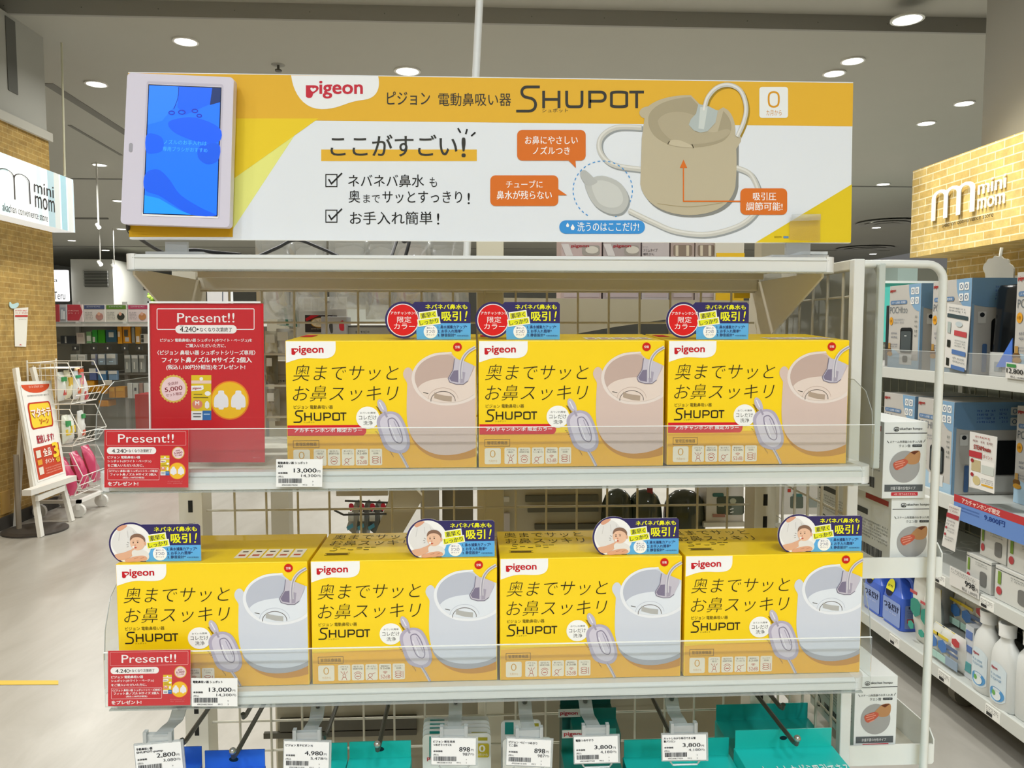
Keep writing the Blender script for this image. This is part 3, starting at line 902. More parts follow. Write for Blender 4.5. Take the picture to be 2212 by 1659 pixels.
# the two small ones clipped over the price rails
YK = .8815
t0 = None
for i, (lb, org) in enumerate((('small red Present card clipped to the rail of the beige-pot carton shelf', None), ('small red Present card clipped to the rail of the white-pot carton shelf', (232.5, 1525.5)))):
    if i == 0:
        o0 = PY(224.5, 1053, YK); t0 = thing('red_card', lb, 'card', tuple(o0), 'small red Present cards', local=True)
        mp = plane_y(YK, C4, o0)
        mb = MB(); mb.prism([mp(92, 1113), mp(746, 1113), mp(746, 1562), mp(92, 1562)], (0, .0006, 0), M(RED, .35), M('#eeeeee')); mb.build('sheet', t0)
        mb = MB(); q0, q1 = mp(88, 1105), mp(752, 1568); mb.box(q0.x, q1.x, -.0016, -.0008, q1.z, q0.z, CLEAR('#ffffff', .008, .012)); mb.build('clear_sleeve', t0)
        p = Print(mp, (0, -1, 0))
        p.part('headline'); p.stroke(Print.rr(109, 1125, 728, 1233, 6), 2.5, '#f0b8b8', 2, True); p.text('Present!!', 200, 1146, 634, 1212, WT, 3, bold=.004)
        p.rrect(113, 1247, 497, 1301, 26, '#fbf6f4', 4); p.text('4.24', 152, 1262, 240, 1291, '#2a1c1c', 5, bold=.012); p.stroke(Print.el(252, 1277, 10, 13), 4, '#2a1c1c', 5, True); p.poly([(266, 1270), (278, 1276), (266, 1282)], '#2a1c1c', 5)
        p.text('なくなり次第終了', 282, 1263, 462, 1288, '#2a1c1c', 5, bold=.012)
        p.part('offer_text'); p.text('ピジョン 電動鼻吸い器', 118, 1315, 372, 1337, WT, 3, bold=.02); p.text('シュポット(ホワイト・ベージュ)', 118, 1346, 458, 1369, WT, 3, bold=.02); p.text('をご購入いただいた方に、', 118, 1379, 400, 1401, WT, 3, bold=.02)
        p.stroke(Print.rr(119, 1416, 519, 1503, 6), 2.5, '#f6dada', 2, True); p.text('〈ピジョン 鼻吸い器 シュポットシリーズ専用〉', 128, 1424, 510, 1443, WT, 3, bold=.02)
        p.text('フィット鼻ノズル Mサイズ 2個入', 138, 1449, 500, 1470, WT, 3, bold=.024); p.text('(税込1,100円分相当)', 236, 1477, 404, 1493, WT, 3, bold=.02); p.text('をプレゼント!', 120, 1516, 358, 1547, WT, 3, bold=.03)
        p.scribble(585, 1508, 700, 1540, '#e08a8a', 2, 3, 5)
        p.part('gold_seal'); seal(p, 668, 1292, 50, (('全店計', -.38, .37, .22), ('5,000', .02, .66, .36), ('セット限定', .38, .56, .22)))
        p.part('packet_picture'); packet(p, 530, 1313, 600, 1467); p.part('nozzle_picture'); sun_nozzles(p, 661, 1432, 66)
        p.build(t0)
    else:
        copy_thing(t0, tuple(PY(org[0], org[1], YK)), lb)


# ================================================================== price labels
def price_print(p, x0, y0, x1, y1, name, name2, price, tax, code, seed):
    """name, price, tax line and barcode in the box"""
    w, h = x1 - x0, y1 - y0; q = lambda a, b: (x0 + a * w, y0 + b * h); K = '#15151a'
    nl = min(.92, .036 + .062 * sum(.55 if ord(c) < 128 else 1 for c in name)); p.part('name_print')
    p.text(name, *q(.035, .085), *q(.035 + nl * .86, .175), K, 3, bold=.02)
    if name2: p.text(name2, *q(.035, .205), *q(.035 + .052 * len(name2), .295), K, 3, bold=.02)
    p.part('price_print'); n = len(price); p.text(price, *q(.87 - .082 * n, .33), *q(.87, .5), K, 3, bold=.012); p.text('円', *q(.89, .40), *q(.95, .48), K, 3)
    p.text('本体価格', *q(.04, .46), *q(.25, .53), K, 3, bold=.02); p.text('(税込', *q(.04, .59), *q(.165, .67), K, 3); p.text(tax, *q(.87 - .055 * len(tax), .545), *q(.87, .655), K, 3); p.text('円)', *q(.885, .56), *q(.965, .65), K, 3)
    p.part('barcode'); barcode(p, *q(.05, .69), *q(.56, .86), seed); p.text(code, *q(.12, .90), *q(.46, .955), K, 3); p.text('9912', *q(.57, .90), *q(.67, .95), K, 3); p.text('9', *q(.78, .78), *q(.8, .83), K, 3); p.text('3', *q(.78, .9), *q(.8, .95), K, 3)


def rail_label(lb, px, *a):
    c = [PY(x, y, .8825) for x, y in px]
    t = thing('price_label', lb, 'price label', tuple(c[3]))
    mb = MB(); mb.prism(c, (0, .0006, 0), M('#f4f5f4', .4)); mb.build('paper', t)
    A, B_, D = c[0], c[1], c[3]
    p = Print(face(A, B_ - A, D - A, 1, 1), (0, -1, 0), step=.0001)
    price_print(p, 0, 0, 1, 1, *a); p.build(t)


rail_label('white price label for the limited colour carton on the rail beside the poster', [(596.5, 992), (697, 992), (696, 1052), (596.5, 1052)], '電動鼻吸い器 シュポット', 'AH', '13,000', '14,300', '4902508278058', 3)
rail_label('white price label beside the small red card of the white-pot cartons', [(413, 1465), (513, 1465), (513, 1526), (414, 1526)], '電動鼻吸い器 シュポット', '', '13,000', '14,300', '4902508278041', 4)

# ================================================================== the big banner
YBN = 1.0
t = thing('banner_sign', 'long yellow and white banner board standing on the topmost shelf', 'sign', tuple(PY(1060, 522, YBN)))
mp = plane_y(YBN)
cs = [(277, 155.5), (1843, 177.5), (1837, 525), (280, 516.5)]
mb = MB(); mb.prism([mp(*c) for c in cs], (0, .007, 0), M('#e9eff7', .35), M('#e6e8ea', .4)); mb.build('board', t)
p = Print(mp, (0, -1, 0)); AM = '#ebb93a'; DK = '#3c3c38'
p.part('amber_band').poly([(277, 157.5), (400, 159), (1843, 179.5), (1841.5, 273), (277, 256)], AM, 1)
p.part('yellow_corner'); p.poly([(277, 256), (688, 256), (636, 293), (505, 386), (277, 386)], '#f3d431', 2); p.poly([(277, 386), (505, 386), (636, 293), (500, 500), (277, 500)], '#eef08a', 1); p.poly([(277, 300), (505, 300), (503, 512), (279, 512)], '#d8a81e', 3)
p.part('yellow_wedge').poly([(1840, 398), (1838, 524), (1632, 524)], '#e8cc28', 2)
p.part('logo'); p.poly(bez((629, 163), (817, 165), ((822, 185), (818, 213), (785, 216)), ((745, 220), (735, 236), (695, 236)), ((655, 236), (633, 200), (629, 163))), '#f4f7fb', 3)
logo_bird(p, 661, 175, 784, 213, '#cc3344', 5, '#f4f7fb')
p.part('product_name'); p.text('ピジョン', 836, 198, 929, 227, DK, 3, bold=.012); p.text('電動鼻吸い器', 947, 201, 1104, 229, DK, 3, bold=.004)
wordmark(p, 1115, 185, 1391, 243, DK, 3); p.text('シュポット', 1171, 234, 1227, 243, DK, 3)
p.part('headline'); p.rect(694, 323, 1030, 348, AM, 2); p.text('ここがすごい', 714, 291, 988, 338, DK, 4, bold=.012); p.text('!', 997, 297, 1006, 340, DK, 4, bold=.02)
for s in (((989, 277), (995, 287)), ((1009, 279), (1006, 290)), ((1027, 286), (1018, 294))): p.stroke(s, 3.6, '#222222', 4)
p.part('check_list'); K2 = '#232323'
for y in (377, 454): p.stroke([(704, y), (728, y), (728, y + 26), (704, y + 26)], 2, K2, 3, True); p.stroke([(710, y + 10), (716, y + 20), (739, y - 3)], 3.2, K2, 4)
p.text('ネバネバ鼻水', 752, 377, 916, 404, K2, 3, bold=.004); p.text('も', 928, 383, 944, 404, K2, 3, bold=.004)
p.text('奥', 753, 411, 778, 438, K2, 3, bold=.004); p.text('まで', 785, 420, 821, 438, K2, 3); p.text('サッとすっきり', 826, 413, 998, 439, K2, 3, bold=.004); p.text('!', 1010, 417, 1015, 441, K2, 3, bold=.006)
p.text('お手入れ簡単', 756, 457, 934, 485, K2, 3, bold=.004); p.text('!', 944, 461, 949, 485, K2, 3, bold=.006)
OR = '#e0762a'
for nm, (x0, y0, x1, y1), tail, lines in (
        ('speech_bubble', (1117, 281, 1265, 347), [(1226, 345), (1243, 345), (1244, 363)], (('お鼻にやさしい', 1134, 294, 1248, 312), ('ノズルつき', 1151, 317, 1231, 334))),
        ('speech_bubble_b', (1059, 379, 1206, 445), [(1205, 408), (1205, 422), (1225, 422)], (('チューブに', 1093, 390, 1172, 406), ('鼻水が残らない', 1073, 412, 1192, 431))),
        ('speech_bubble_c', (1599, 407, 1700, 464), [], (('吸引圧', 1626, 416, 1676, 433), ('調節可能!', 1611, 437, 1690, 455)))):
    p.part(nm); p.rrect(x0, y0, x1, y1, 11, OR, 6)
    if tail: p.poly(tail, OR, 6)
    for s, a, b, c_, d in lines: p.text(s, a, b, c_, d, '#ffffff', 7, bold=.012)
p.part('wash_note'); p.rrect(1208, 476, 1393, 505, 14, '#3f97e2', 4); p.text('洗うのはここだけ!', 1247, 480, 1380, 500, '#ffffff', 5, bold=.01)
for x, y, k in ((1226, 487, 1), (1237, 492, 1.3)): p.poly([(x, y - 6 * k), (x + 3.4 * k, y), (x + 2 * k, y + 3.6 * k), (x - 2 * k, y + 3.6 * k), (x - 3.4 * k, y)], '#ffffff', 5)
p.part('dashed_ring')
for i in range(0, 72, 2):
    a0 = i * 5
    if 62 < a0 < 118: continue
    p.stroke(Print.el(1302, 411, 64, 63, a0, a0 + 5, 2), 2, '#4a9be0', 5)
p.part('hose_picture'); hs = '#cfcfc9'; sh = '#9da3a6'
for pts in ([(1386, 276), (1330, 276), (1298, 298), (1297, 330), (1325, 356), (1385, 366)], [(1590, 362), (1622, 378), (1640, 420), (1636, 452), (1600, 486), (1530, 506), (1460, 500), (1410, 480), (1358, 455)]):
    q = smooth(pts, 6); p.stroke([(a + 3, b + 3) for a, b in q], 12, sh, 2.4); p.stroke(q, 11, hs, 3); p.stroke([(a - 1, b - 2) for a, b in q], 4, '#e6e6e2', 4)
p.part('appliance_picture'); PB = '#c4baa0'; PD = '#aea48a'
p.poly([(a + 5, b + 4) for a, b in bez((1386, 262), ((1384, 330), (1382, 370), (1383, 400)), ((1388, 440), (1430, 466), (1490, 466)), ((1550, 466), (1586, 440), (1590, 400)), (1591, 300), (1500, 300))], '#8d8f8c', 2)
p.poly(bez((1392, 256), ((1376, 252), (1376, 232), (1400, 230)), ((1420, 212), (1460, 205), (1492, 206)), (1500, 214), (1512, 226), (1530, 236), (1552, 238), (1562, 232), (1572, 238), ((1585, 250), (1590, 275), (1588, 292)), (1601, 296), (1600, 306), (1590, 322),
           ((1592, 360), (1590, 380), (1588, 404)), ((1580, 440), (1550, 464), (1488, 465)), ((1430, 464), (1388, 436), (1383, 398)), (1386, 300)), PB, 5)
p.poly(bez((1400, 262), ((1396, 232), (1440, 212), (1492, 210)), (1512, 232), (1500, 262), (1512, 290), (1550, 285), (1562, 240), ((1586, 262), (1586, 290), (1560, 306)), ((1520, 326), (1440, 324), (1412, 292)), ((1404, 282), (1400, 272), (1400, 262))), PD, 6)
p.poly(bez((1420, 262), ((1430, 240), (1470, 236), (1500, 250)), (1490, 268), (1502, 286), (1545, 286), ((1560, 280), (1575, 276), (1578, 284)), ((1570, 302), (1530, 314), (1480, 312)), ((1445, 308), (1425, 285), (1420, 262))), '#b9af95', 7)
p.poly(smooth([(1443, 312), (1450, 303), (1470, 304), (1496, 316), (1498, 319), (1470, 318)], 3, True), '#ccc2a8', 8); p.stroke([(1442, 312), (1446, 305)], 2, '#4a4230', 9); p.stroke([(1494, 312), (1498, 320)], 2, '#4a4230', 9)
p.stroke(smooth([(1420, 440), (1490, 447), (1560, 438)], 5), 1, '#b1a27e', 7)
p.poly([(1508, 225), (1530, 230), (1550, 240), (1545, 265), (1528, 284), (1512, 287), (1498, 282), (1487, 270), (1492, 258), (1503, 246)], '#b9c4c4', 9); p.poly([(1512, 232), (1528, 232), (1520, 280), (1508, 278)], '#d4dcda', 10)
q = smooth([(1520, 240), (1528, 212), (1548, 190), (1575, 184), (1600, 198), (1611, 232), (1606, 264), (1592, 296)], 6); p.stroke([(a + 4, b + 3) for a, b in q], 9, '#a88a2c', 4); p.stroke(q, 9.5, hs, 10); p.stroke([(a - 1, b - 1) for a, b in q], 4, '#ebebe8', 11)
p.stroke([(1476, 358), (1476, 435), (1600, 435)], 2.6, OR, 8); p.poly([(1476, 345), (1484, 363), (1468, 363)], OR, 8)
p.part('nozzle_picture'); p.poly([(a + 3, b + 4) for a, b in smooth([(1266, 392), (1300, 380), (1340, 396), (1358, 430), (1345, 458), (1318, 462), (1286, 445), (1268, 415)], 4, True)], '#9aa0a2', 5)
p.poly(smooth([(1266, 392), (1300, 380), (1340, 396), (1358, 430), (1345, 458), (1318, 462), (1286, 445), (1268, 415)], 4, True), '#c3c6c4', 6); p.poly(smooth([(1278, 398), (1302, 390), (1334, 404), (1346, 430), (1336, 446), (1312, 448), (1290, 434)], 4, True), '#d2d5d3', 7)
p.poly(smooth([(1254, 372), (1264, 368), (1282, 384), (1290, 394), (1270, 402), (1256, 386)], 4, True), '#bdc0bf', 7)
p.part('age_mark'); p.rrect(1640, 188, 1702, 255, 6, '#f1f5f7', 4); p.stroke(smooth([(1671, 199), (1662, 203), (1660, 214), (1662, 227), (1671, 231), (1680, 227), (1682, 214), (1680, 203)], 4, True), 4, '#e0a028', 5, True); p.text('カ月から', 1655, 238, 1688, 250, '#d8962a', 5)
p.part('print_code').text('26022294', 1672, 510, 1688, 514, '#7a6a1a', 5); p.rect(1692, 510, 1703, 515, '#6a90b8', 5)
o = p.build(t)
for k, ob in o.items():
    if k.startswith('speech_bubble'): ob.name = 'speech_bubble'
# clear clip pocket hanging on its lower corner
mp2 = plane_y(YBN - .004)
c = thing('clip_pocket', 'small clear plastic pocket on the yellow corner of the banner', 'card holder', tuple(mp2(1740, 520)))
mb = MB(); mb.prism([mp2(1706, 478), mp2(1772, 463), mp2(1772, 522), mp2(1706, 518)], (0, .0012, 0), CLEAR('#fffbe8', .05, .06)); mb.build('pocket', c)
mb = MB(); mb.prism([mp2(1706, 478), mp2(1710, 464), mp2(1771, 463), mp2(1771, 476)], (0, -.003, 0), CLEAR('#ffffff', .2, .12)); mb.build('clip_lip', c)
# feet holding the banner up
for px, lb in ((380, 'clear grey foot holding up the banner under the tablet'), (1725, 'clear grey foot holding up the banner near the end post')):
    a, b = PY(px - 45, 520, YBN), PY(px + 45, 546, YBN)
    f = thing('acrylic_stand', lb, 'sign stand', ((a.x + b.x) / 2, YBN, 1.5157), 'clear banner feet')
    mb = MB(); mb.box(a.x + .012, b.x - .012, YBN + .0005, YBN + .0062, 1.5157, a.z - .001, CLEAR('#dfe5ea', .35, .15)); mb.build('slot', f)
    mb = MB(); mb.box(a.x - .01, b.x + .01, YBN - .006, YBN + .07, 1.5157, 1.5192, CLEAR('#d8dee4', .45, .15)); mb.build('foot_plate', f)
# pole rising behind the banner
po = thing('sign_pole', 'thin white plastic pole rising behind the banner to the ceiling', 'pole', (PY(1030, 300, 1.29).x, 1.29, 1.50))
mb = MB(); a, b = PY(1026, 200, 1.29), PY(1036, 0, 1.29); d = (b - a).normalized()
mb.tube([a + d * ((1.52 - a.z) / d.z), a + d * .1, b, b + d * .25, b + d * ((CEIL - b.z) / d.z)], .0062, M('#e9edf0', .35), 12); mb.build('pole', po, smooth=True)

# ================================================================== the small screen
YT = .979
cs = [(275, 157), (505, 167), (495.5, 491.5), (260, 483.5)]
cw = [PY(x, y, YT) for x, y in cs]


def bil(u, v):
    return cw[0] * ((1 - u) * (1 - v)) + cw[1] * (u * (1 - v)) + cw[2] * (u * v) + cw[3] * ((1 - u) * v)


W_, H_ = 232, 326
bl = lambda x, y: bil(x / W_, y / H_)
t = thing('video_screen', 'white-framed video player with a blue picture, hung on the banner', 'screen', tuple(bil(.5, 1)))
mb = MB(); mb.prism([bl(x, y) for x, y in Print.rr(0, 0, W_, H_, 9)], (0, .013, 0), M('#dcd8ea', .35)); mb.build('housing', t, bevel=.002)
p = Print(bl, (0, -1, 0)); p.part('bezel_step'); p.stroke(Print.rr(45, 18, 208, 305, 3), 4, '#cdc9dc', 2, True); p.rect(45, 300, 208, 307, '#f6f4fb', 3)
p.part('sensor_window').rrect(11, 150, 19, 170, 4, '#a9a8b4', 3)
p.build(t)
scr = lambda h: M(h, .3, emit=.75)
s = Print(bl, (0, -1, 0), ink=scr, step=.0001)
s.part('display'); s.rect(47, 23, 206, 303, M('#0d1428', .2), 4); s.rect(49, 25, 204, 301, '#1565e8', 5)
P_ = lambda *a: smooth(a, 4, True)
s.poly([(49, 25), (113, 25), (112, 60), (80, 100), (49, 110)], '#2270f0', 6); s.poly([(113, 25), (186, 25), (182, 60), (130, 85), (112, 70)], '#0f55d8', 6); s.poly([(186, 25), (204, 25), (204, 55), (182, 62)], '#13285a', 6)
s.poly(P_((100, 98), (150, 90), (204, 110), (204, 140), (160, 142), (115, 128), (95, 112)), '#0f50d4', 6); s.poly(P_((49, 130), (80, 135), (85, 160), (70, 170), (49, 168)), '#0f52d6', 6); s.poly(P_((165, 150), (204, 145), (204, 180), (180, 190), (160, 175)), '#0f4ec8', 6)
s.poly(P_((49, 215), (75, 205), (100, 225), (125, 258), (170, 285), (204, 301), (150, 301), (110, 280), (80, 262), (49, 250)), '#1450cc', 6)
s.poly([(49, 262), (80, 268), (120, 290), (150, 301), (49, 301)], '#1b84f4', 7); s.stroke(smooth([(113, 26), (112, 50), (104, 74)], 4), 1.5, '#0a2a80', 7)
for x, y, r in ((100, 82, 6), (122, 80, 7), (150, 76, 6), (160, 86, 5)): s.stroke(Print.el(x, y, r, r * .6), 2.5, '#1a2fa0', 8, True)
s.text('ノズルのお手入れは', 86, 140, 178, 150, '#3f9cf4', 9); s.text('専用ブラシがおすすめ', 84, 155, 180, 165, '#3f9cf4', 9)
s.build(t)

# cables on the topmost shelf
CB = M('#15161a', .5)
for lb, pts in (('black cable leaving the video player and dipping behind the shelf edge', [(276, 478, .99), (279, 500, 1.005), (297, 512, 1.03), (330, 534, 1.07), (352, 545, 1.09)]),
                ('black cable curving along the shelf beside the banner foot', [(405, 541, 1.06), (425, 540, 1.06), (465, 545, 1.06), (520, 550, 1.05)]),
                ('black cable arching up behind the banner, between bags', [(560, 553, 1.06), (600, 535, 1.07), (640, 518, 1.08), (690, 535, 1.07), (730, 553, 1.06)]),
                ('short pair of black cables running up behind the banner middle', [(846, 553, 1.06), (857, 520, 1.09), (862, 505, 1.10), (872, 522, 1.09), (884, 520, 1.08), (876, 553, 1.06)])):
    w = [PY(x, y, d) for x, y, d in pts]
    for q in w: q.z = max(q.z, 1.5186)
    mb = MB(); mb.tube(smooth([tuple(q) for q in w], 6), .0024, CB, 8); tag(mb.build('power_cord', smooth=True), lb, 'cable')

# ================================================================== room
def FLOOR():
    m = bpy.data.materials.new('floor_sheet'); m.use_nodes = True; nt = m.node_tree; b = nt.nodes['Principled BSDF']
    b.inputs['Roughness'].default_value = 0.32; b.inputs['Specular IOR Level'].default_value = 0.35
    tc = nt.nodes.new('ShaderNodeTexCoord'); mp = nt.nodes.new('ShaderNodeMapping'); mp.inputs['Scale'].default_value = (1, .35, 1); mp.inputs['Rotation'].default_value = (0, 0, .5)
    n = nt.nodes.new('ShaderNodeTexNoise'); n.inputs['Scale'].default_value = 3.5; n.inputs['Detail'].default_value = 9; n.inputs['Roughness'].default_value = .65; n.inputs['Distortion'].default_value = .8
    cr = nt.nodes.new('ShaderNodeValToRGB'); cr.color_ramp.elements[0].position = .3; cr.color_ramp.elements[1].position = .72
    cr.color_ramp.elements[0].color = (*lin('#9f9b92'), 1); cr.color_ramp.elements[1].color = (*lin('#b6b3ab'), 1)
    nt.links.new(tc.outputs['Object'], mp.inputs[0]); nt.links.new(mp.outputs[0], n.inputs['Vector']); nt.links.new(n.outputs['Fac'], cr.inputs[0]); nt.links.new(cr.outputs[0], b.inputs['Base Color'])
    return m


def mm_mark(p, x0, y0, x1, y1, h, w, l=4):
    """two rounded arches doubled, like a broad letter m"""
    W, Hh = x1 - x0, y1 - y0; n = 3
    for i in range(n):
        a, b = x0 + W * i / n, x0 + W * (i + 1) / n
        s = (lambda xx: (xx - x0) / W)
        pts = [(a, y1)] + [(a, y0 + Hh * .22)] + [(a + (b - a) * (.5 - .5 * math.cos(t)), y0 + Hh * .22 - Hh * .22 * math.sin(t)) for t in [math.pi * k / 8 for k in range(1, 8)]] + [(b, y0 + Hh * .22), (b, y1)]
        p.stroke(pts, w, h, l + .3 * i)


mb = MB(); mb.box(-15, 13, -8, 34, -.1, 0, FLOOR()); structure(mb, 'floor')
CLM = M('#aaa99f', .8, noise=.02, nscale=3)
Y0 = PZ(1050, 52, CEIL).y
mb = MB(); mb.box(-15, 13, Y0, 34, CEIL, CEIL + .1, CLM); structure(mb, 'ceiling')
mb = MB(); mb.box(-15, 13, -8, Y0 - .03, CEIL + .11, CEIL + .21, CLM); structure(mb, 'ceiling_near')
mb = MB(); mb.box(-15, 13, Y0 - .03, Y0, CEIL - .004, CEIL + .2, M('#94938c', .7)); structure(mb, 'trim_1')
for i in range(14):
    x = -3.4 + i * .55
    mb = MB(); mb.lathe((x, Y0 - .034, CEIL + .05), [(.004, 0), (.004, .004)], M('#6a6a66'), 8, axis='y'); tag(mb.build('ceiling_bolt'), 'small screw head in the ceiling trim strip', 'screw', 'screws along the ceiling trim strip')
# grooves in the far ceiling
for (xa, ya), (xb, yb), w in (((103, 180), (300, 305), .05), ((150, 270), (262, 335), .02)):
    a, b = PZ(xa, ya, CEIL), PZ(xb, yb, CEIL)
    n = Vector((-(b - a).y, (b - a).x, 0)).normalized() * w
    mb = MB(); mb.prism([a - n, b - n, b + n, a + n], (0, 0, -.006), M('#777670', .8)); structure(mb, 'trim_2')
for i, y in enumerate((402, 541)):
    a = PZ(1900, y, CEIL).y
    mb = MB(); mb.box(-12, 12, a, a + .06, CEIL - .01, CEIL, M('#8a8983', .8)); structure(mb, 'trim_%d' % (3 + i))

WB = BRICK('#b3934f', '#a58341', '#c3a96c', 'Y', .125, .0385)
mb = MB(); mb.box(-4.6, -3.37, -5, 6.42, 0, 2.925, WB); structure(mb, 'wall_left')
mb = MB(); mb.box(-4.6, -3.345, -5, 6.44, 2.925, 2.99, M('#b9b7ad', .6)); structure(mb, 'trim_5')
mb = MB(); mb.box(-4.6, -3.38, -5, 6.42, 2.99, CEIL, M('#a9a9a2', .75)); structure(mb, 'wall_left_upper')
a, b = PX(10, 30, -3.379), PX(38, 205, -3.379)
mb = MB(); mb.box(-3.385, -3.374, a.y, b.y, b.z, 3.70, M('#5f605b', .8)); structure(mb, 'trim_6')  # flat dark panel, painted shade standing in for a wall recess
mb = MB(); mb.box(-3.37, -3.355, -5, 6.42, 0, .09, M('#3a3733', .5)); structure(mb, 'baseboard_left')
# right side wall with its brick bulkhead
WR = BRICK('#dac07a', '#ccae66', '#efe4c0', 'Y', .105, .0345, .3)
mb = MB(); mb.box(2.33, 2.5, -5, 3.70, 0, 1.92, WR); structure(mb, 'wall_right')
mb = MB(); mb.box(2.1, 2.5, .4, 3.63, 1.77, 2.18, WR); structure(mb, 'wall_right_bulkhead')
q = PX(2122, 260, 2.36)
mb = MB(); mb.box(2.36, 3.4, -5, q.y, 2.18, CEIL, M('#8e8e88', .75)); structure(mb, 'wall_right_upper')
t = thing('raised_lettering', 'white raised mini mom letters on the brick bulkhead over the aisle', 'lettering', tuple(PX(2095, 440, 2.095)))
for nm, h, fn in (('mark', '#f6f6f0', lambda p: mm_mark(p, 2022, 392, 2104, 478, '#f6f6f0', 9)), ('name_letters', '#f6f6f0', lambda p: (p.text('mini', 0, 0, 1, 1, '#f6f6f0', 1, bold=.012), p.text('mom', 0, 1.33, .98, 2.1, '#f6f6f0', 1, bold=.012))), ('tagline', '#2a2622', lambda p: p.text('akachan convenience store', 0, 0, 1, 1, '#2a2622', 1))):
    A0, A1, A2 = {'mark': (PX(2021, 417, 2.096), PX(2106, 396, 2.096), PX(2021, 477, 2.096)), 'name_letters': (PX(2114, 392, 2.096), PX(2175, 372, 2.096), PX(2114, 421, 2.096)), 'tagline': (PX(2036, 482, 2.096), PX(2147, 457, 2.096), PX(2036, 492, 2.096))}[nm]
    zz = (A2 - A0).z
    fm = (lambda A0=A0, A1=A1, zz=zz, nm=nm: (lambda x, y: Vector((2.096, A0.y + (A1.y - A0.y) * ((x - 2022) / 82 if nm == 'mark' else x), A0.z + zz * ((y - 392) / 86 if nm == 'mark' else y)))))()
    p = Print(fm, (-1, 0, 0), step=.002); p.part(nm); fn(p); o = p.build(t)[nm]
    sd = o.modifiers.new('depth', 'SOLIDIFY') if nm != 'tagline' else None
    if sd: sd.thickness = .003; sd.offset = -1
# grooved white boards under the bulkhead
for i in range(4):
    z = 1.655 - i * .027
    mb = MB(); mb.box(2.312, 2.33, .5, 3.66, z - .023, z, M('#f2f5f3', .3)); structure(mb, 'trim_%d' % (7 + i))

# far walls
FW = M('#c6c6c0', .7, noise=.03, nscale=2)
YF = 26.0
mb = MB(); mb.box(-15, 13, YF + 4, YF + 4.2, 0, CEIL, FW); structure(mb, 'wall_back')
XS = PY(150, 600, YF).x
mb = MB(); mb.box(-14.6, XS - 2.0, 14, YF + 4, 0, CEIL, M('#e6e8e4', .7)); structure(mb, 'wall_far_left')
# white service block with louvres
def far_block(name, x0, x1, y0, y1, Y, mat):
    a, b = PY(x0, y0, Y), PY(x1, y1, Y)
    mb = MB(); mb.box(a.x, b.x, Y, Y + 2, 0, min(a.z, CEIL - .01), mat); return structure(mb, name)


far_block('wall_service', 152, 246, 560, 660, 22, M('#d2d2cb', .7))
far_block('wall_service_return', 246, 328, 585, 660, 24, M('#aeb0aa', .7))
for x0, x1, y0, y1, Y in ((182, 235, 585, 620, 21.98), (248, 270, 588, 622, 23.98), (282, 326, 592, 626, 23.98)):
    a, b = PY(x0, y0, Y), PY(x1, y1, Y)
    t = thing('wall_louvre', 'grey slatted louvre high on the far wall' + (', widest one' if x0 == 182 else ', narrow one in the recess' if x0 == 248 else ', partly behind the shelf bracket'), 'vent', ((a.x + b.x) / 2, Y, b.z))
    mb = MB(); mb.box(a.x, b.x, Y - .01, Y, b.z, a.z, M('#4c4d49', .8)); mb.build('backing', t)
    mb = MB(); n = 11
    for i in range(n):
        z = b.z + (a.z - b.z) * (i + .5) / n
        mb.box(a.x, b.x, Y - .06, Y - .02, z, z + (a.z - b.z) / n * .45, M('#a2a39d', .6))
    mb.build('slats', t)
# round lit sign on the far left wall
a = PY(134, 618, 21.9)
t = thing('shop_sign', 'glowing white wall sign with dark handwritten letters, far behind the brick wall', 'sign', (a.x, 21.9, 1.7))
mb = MB(); q0, q1 = PY(112, 583, 21.9), PY(149, 651, 21.9); mb.box(q0.x, q1.x, 21.86, 21.98, q1.z, q0.z, M('#ffffff', .4, emit=1.2)); mb.build('light_box', t, bevel=.03)
p = Print(plane_y(21.84), (0, -1, 0)); p.part('lettering').text('Teru', 116, 630, 141, 647, '#22251f', 4); p.text('a', 117, 603, 124, 609, '#22251f', 4); p.build(t)
# green planting seen under the bracket
a, b = PY(326, 640, 23), PY(352, 656, 23)
mb = MB(); rnd = random.Random(4)
for i in range(40):
    c = Vector((rnd.uniform(a.x, b.x), 23 + rnd.uniform(-.2, .2), rnd.uniform(b.z, a.z + .15))); mb.sphere(c, .07, M(rnd.choice(['#8fb03c', '#a9c653', '#6d9230']), .6), 6, 4, (1, .6, .8))
tag(mb.build('green_wall_plant'), 'light green planting on the far wall above the racks', 'plant')

# ------------------------------------------------------------------ ceiling downlights
def ceiling_light(px, py, label, r=.085, tilt=None, power=30, group='recessed downlights'):
    c = PZ(px, py, CEIL)
    if c.y > 30: return
    t = thing('ceiling_downlight', label, 'ceiling light', (c.x, c.y, CEIL - .02), group)
    mb = MB(); mb.lathe((c.x, c.y, CEIL - .012), [(r * 1.18, .012), (r * 1.18, 0), (r, -.001), (r, .012)], M('#dddcd6', .4), 20); mb.build('trim_ring', t)
    mb = MB(); mb.lathe((c.x, c.y, CEIL - .010), [(r * .98, .004), (r * .98, 0)], M('#fffdf6', .3, emit=6.0), 20); mb.build('lens', t)
    if power: downlamp(c.x, c.y, CEIL - .03, power, r * 2)


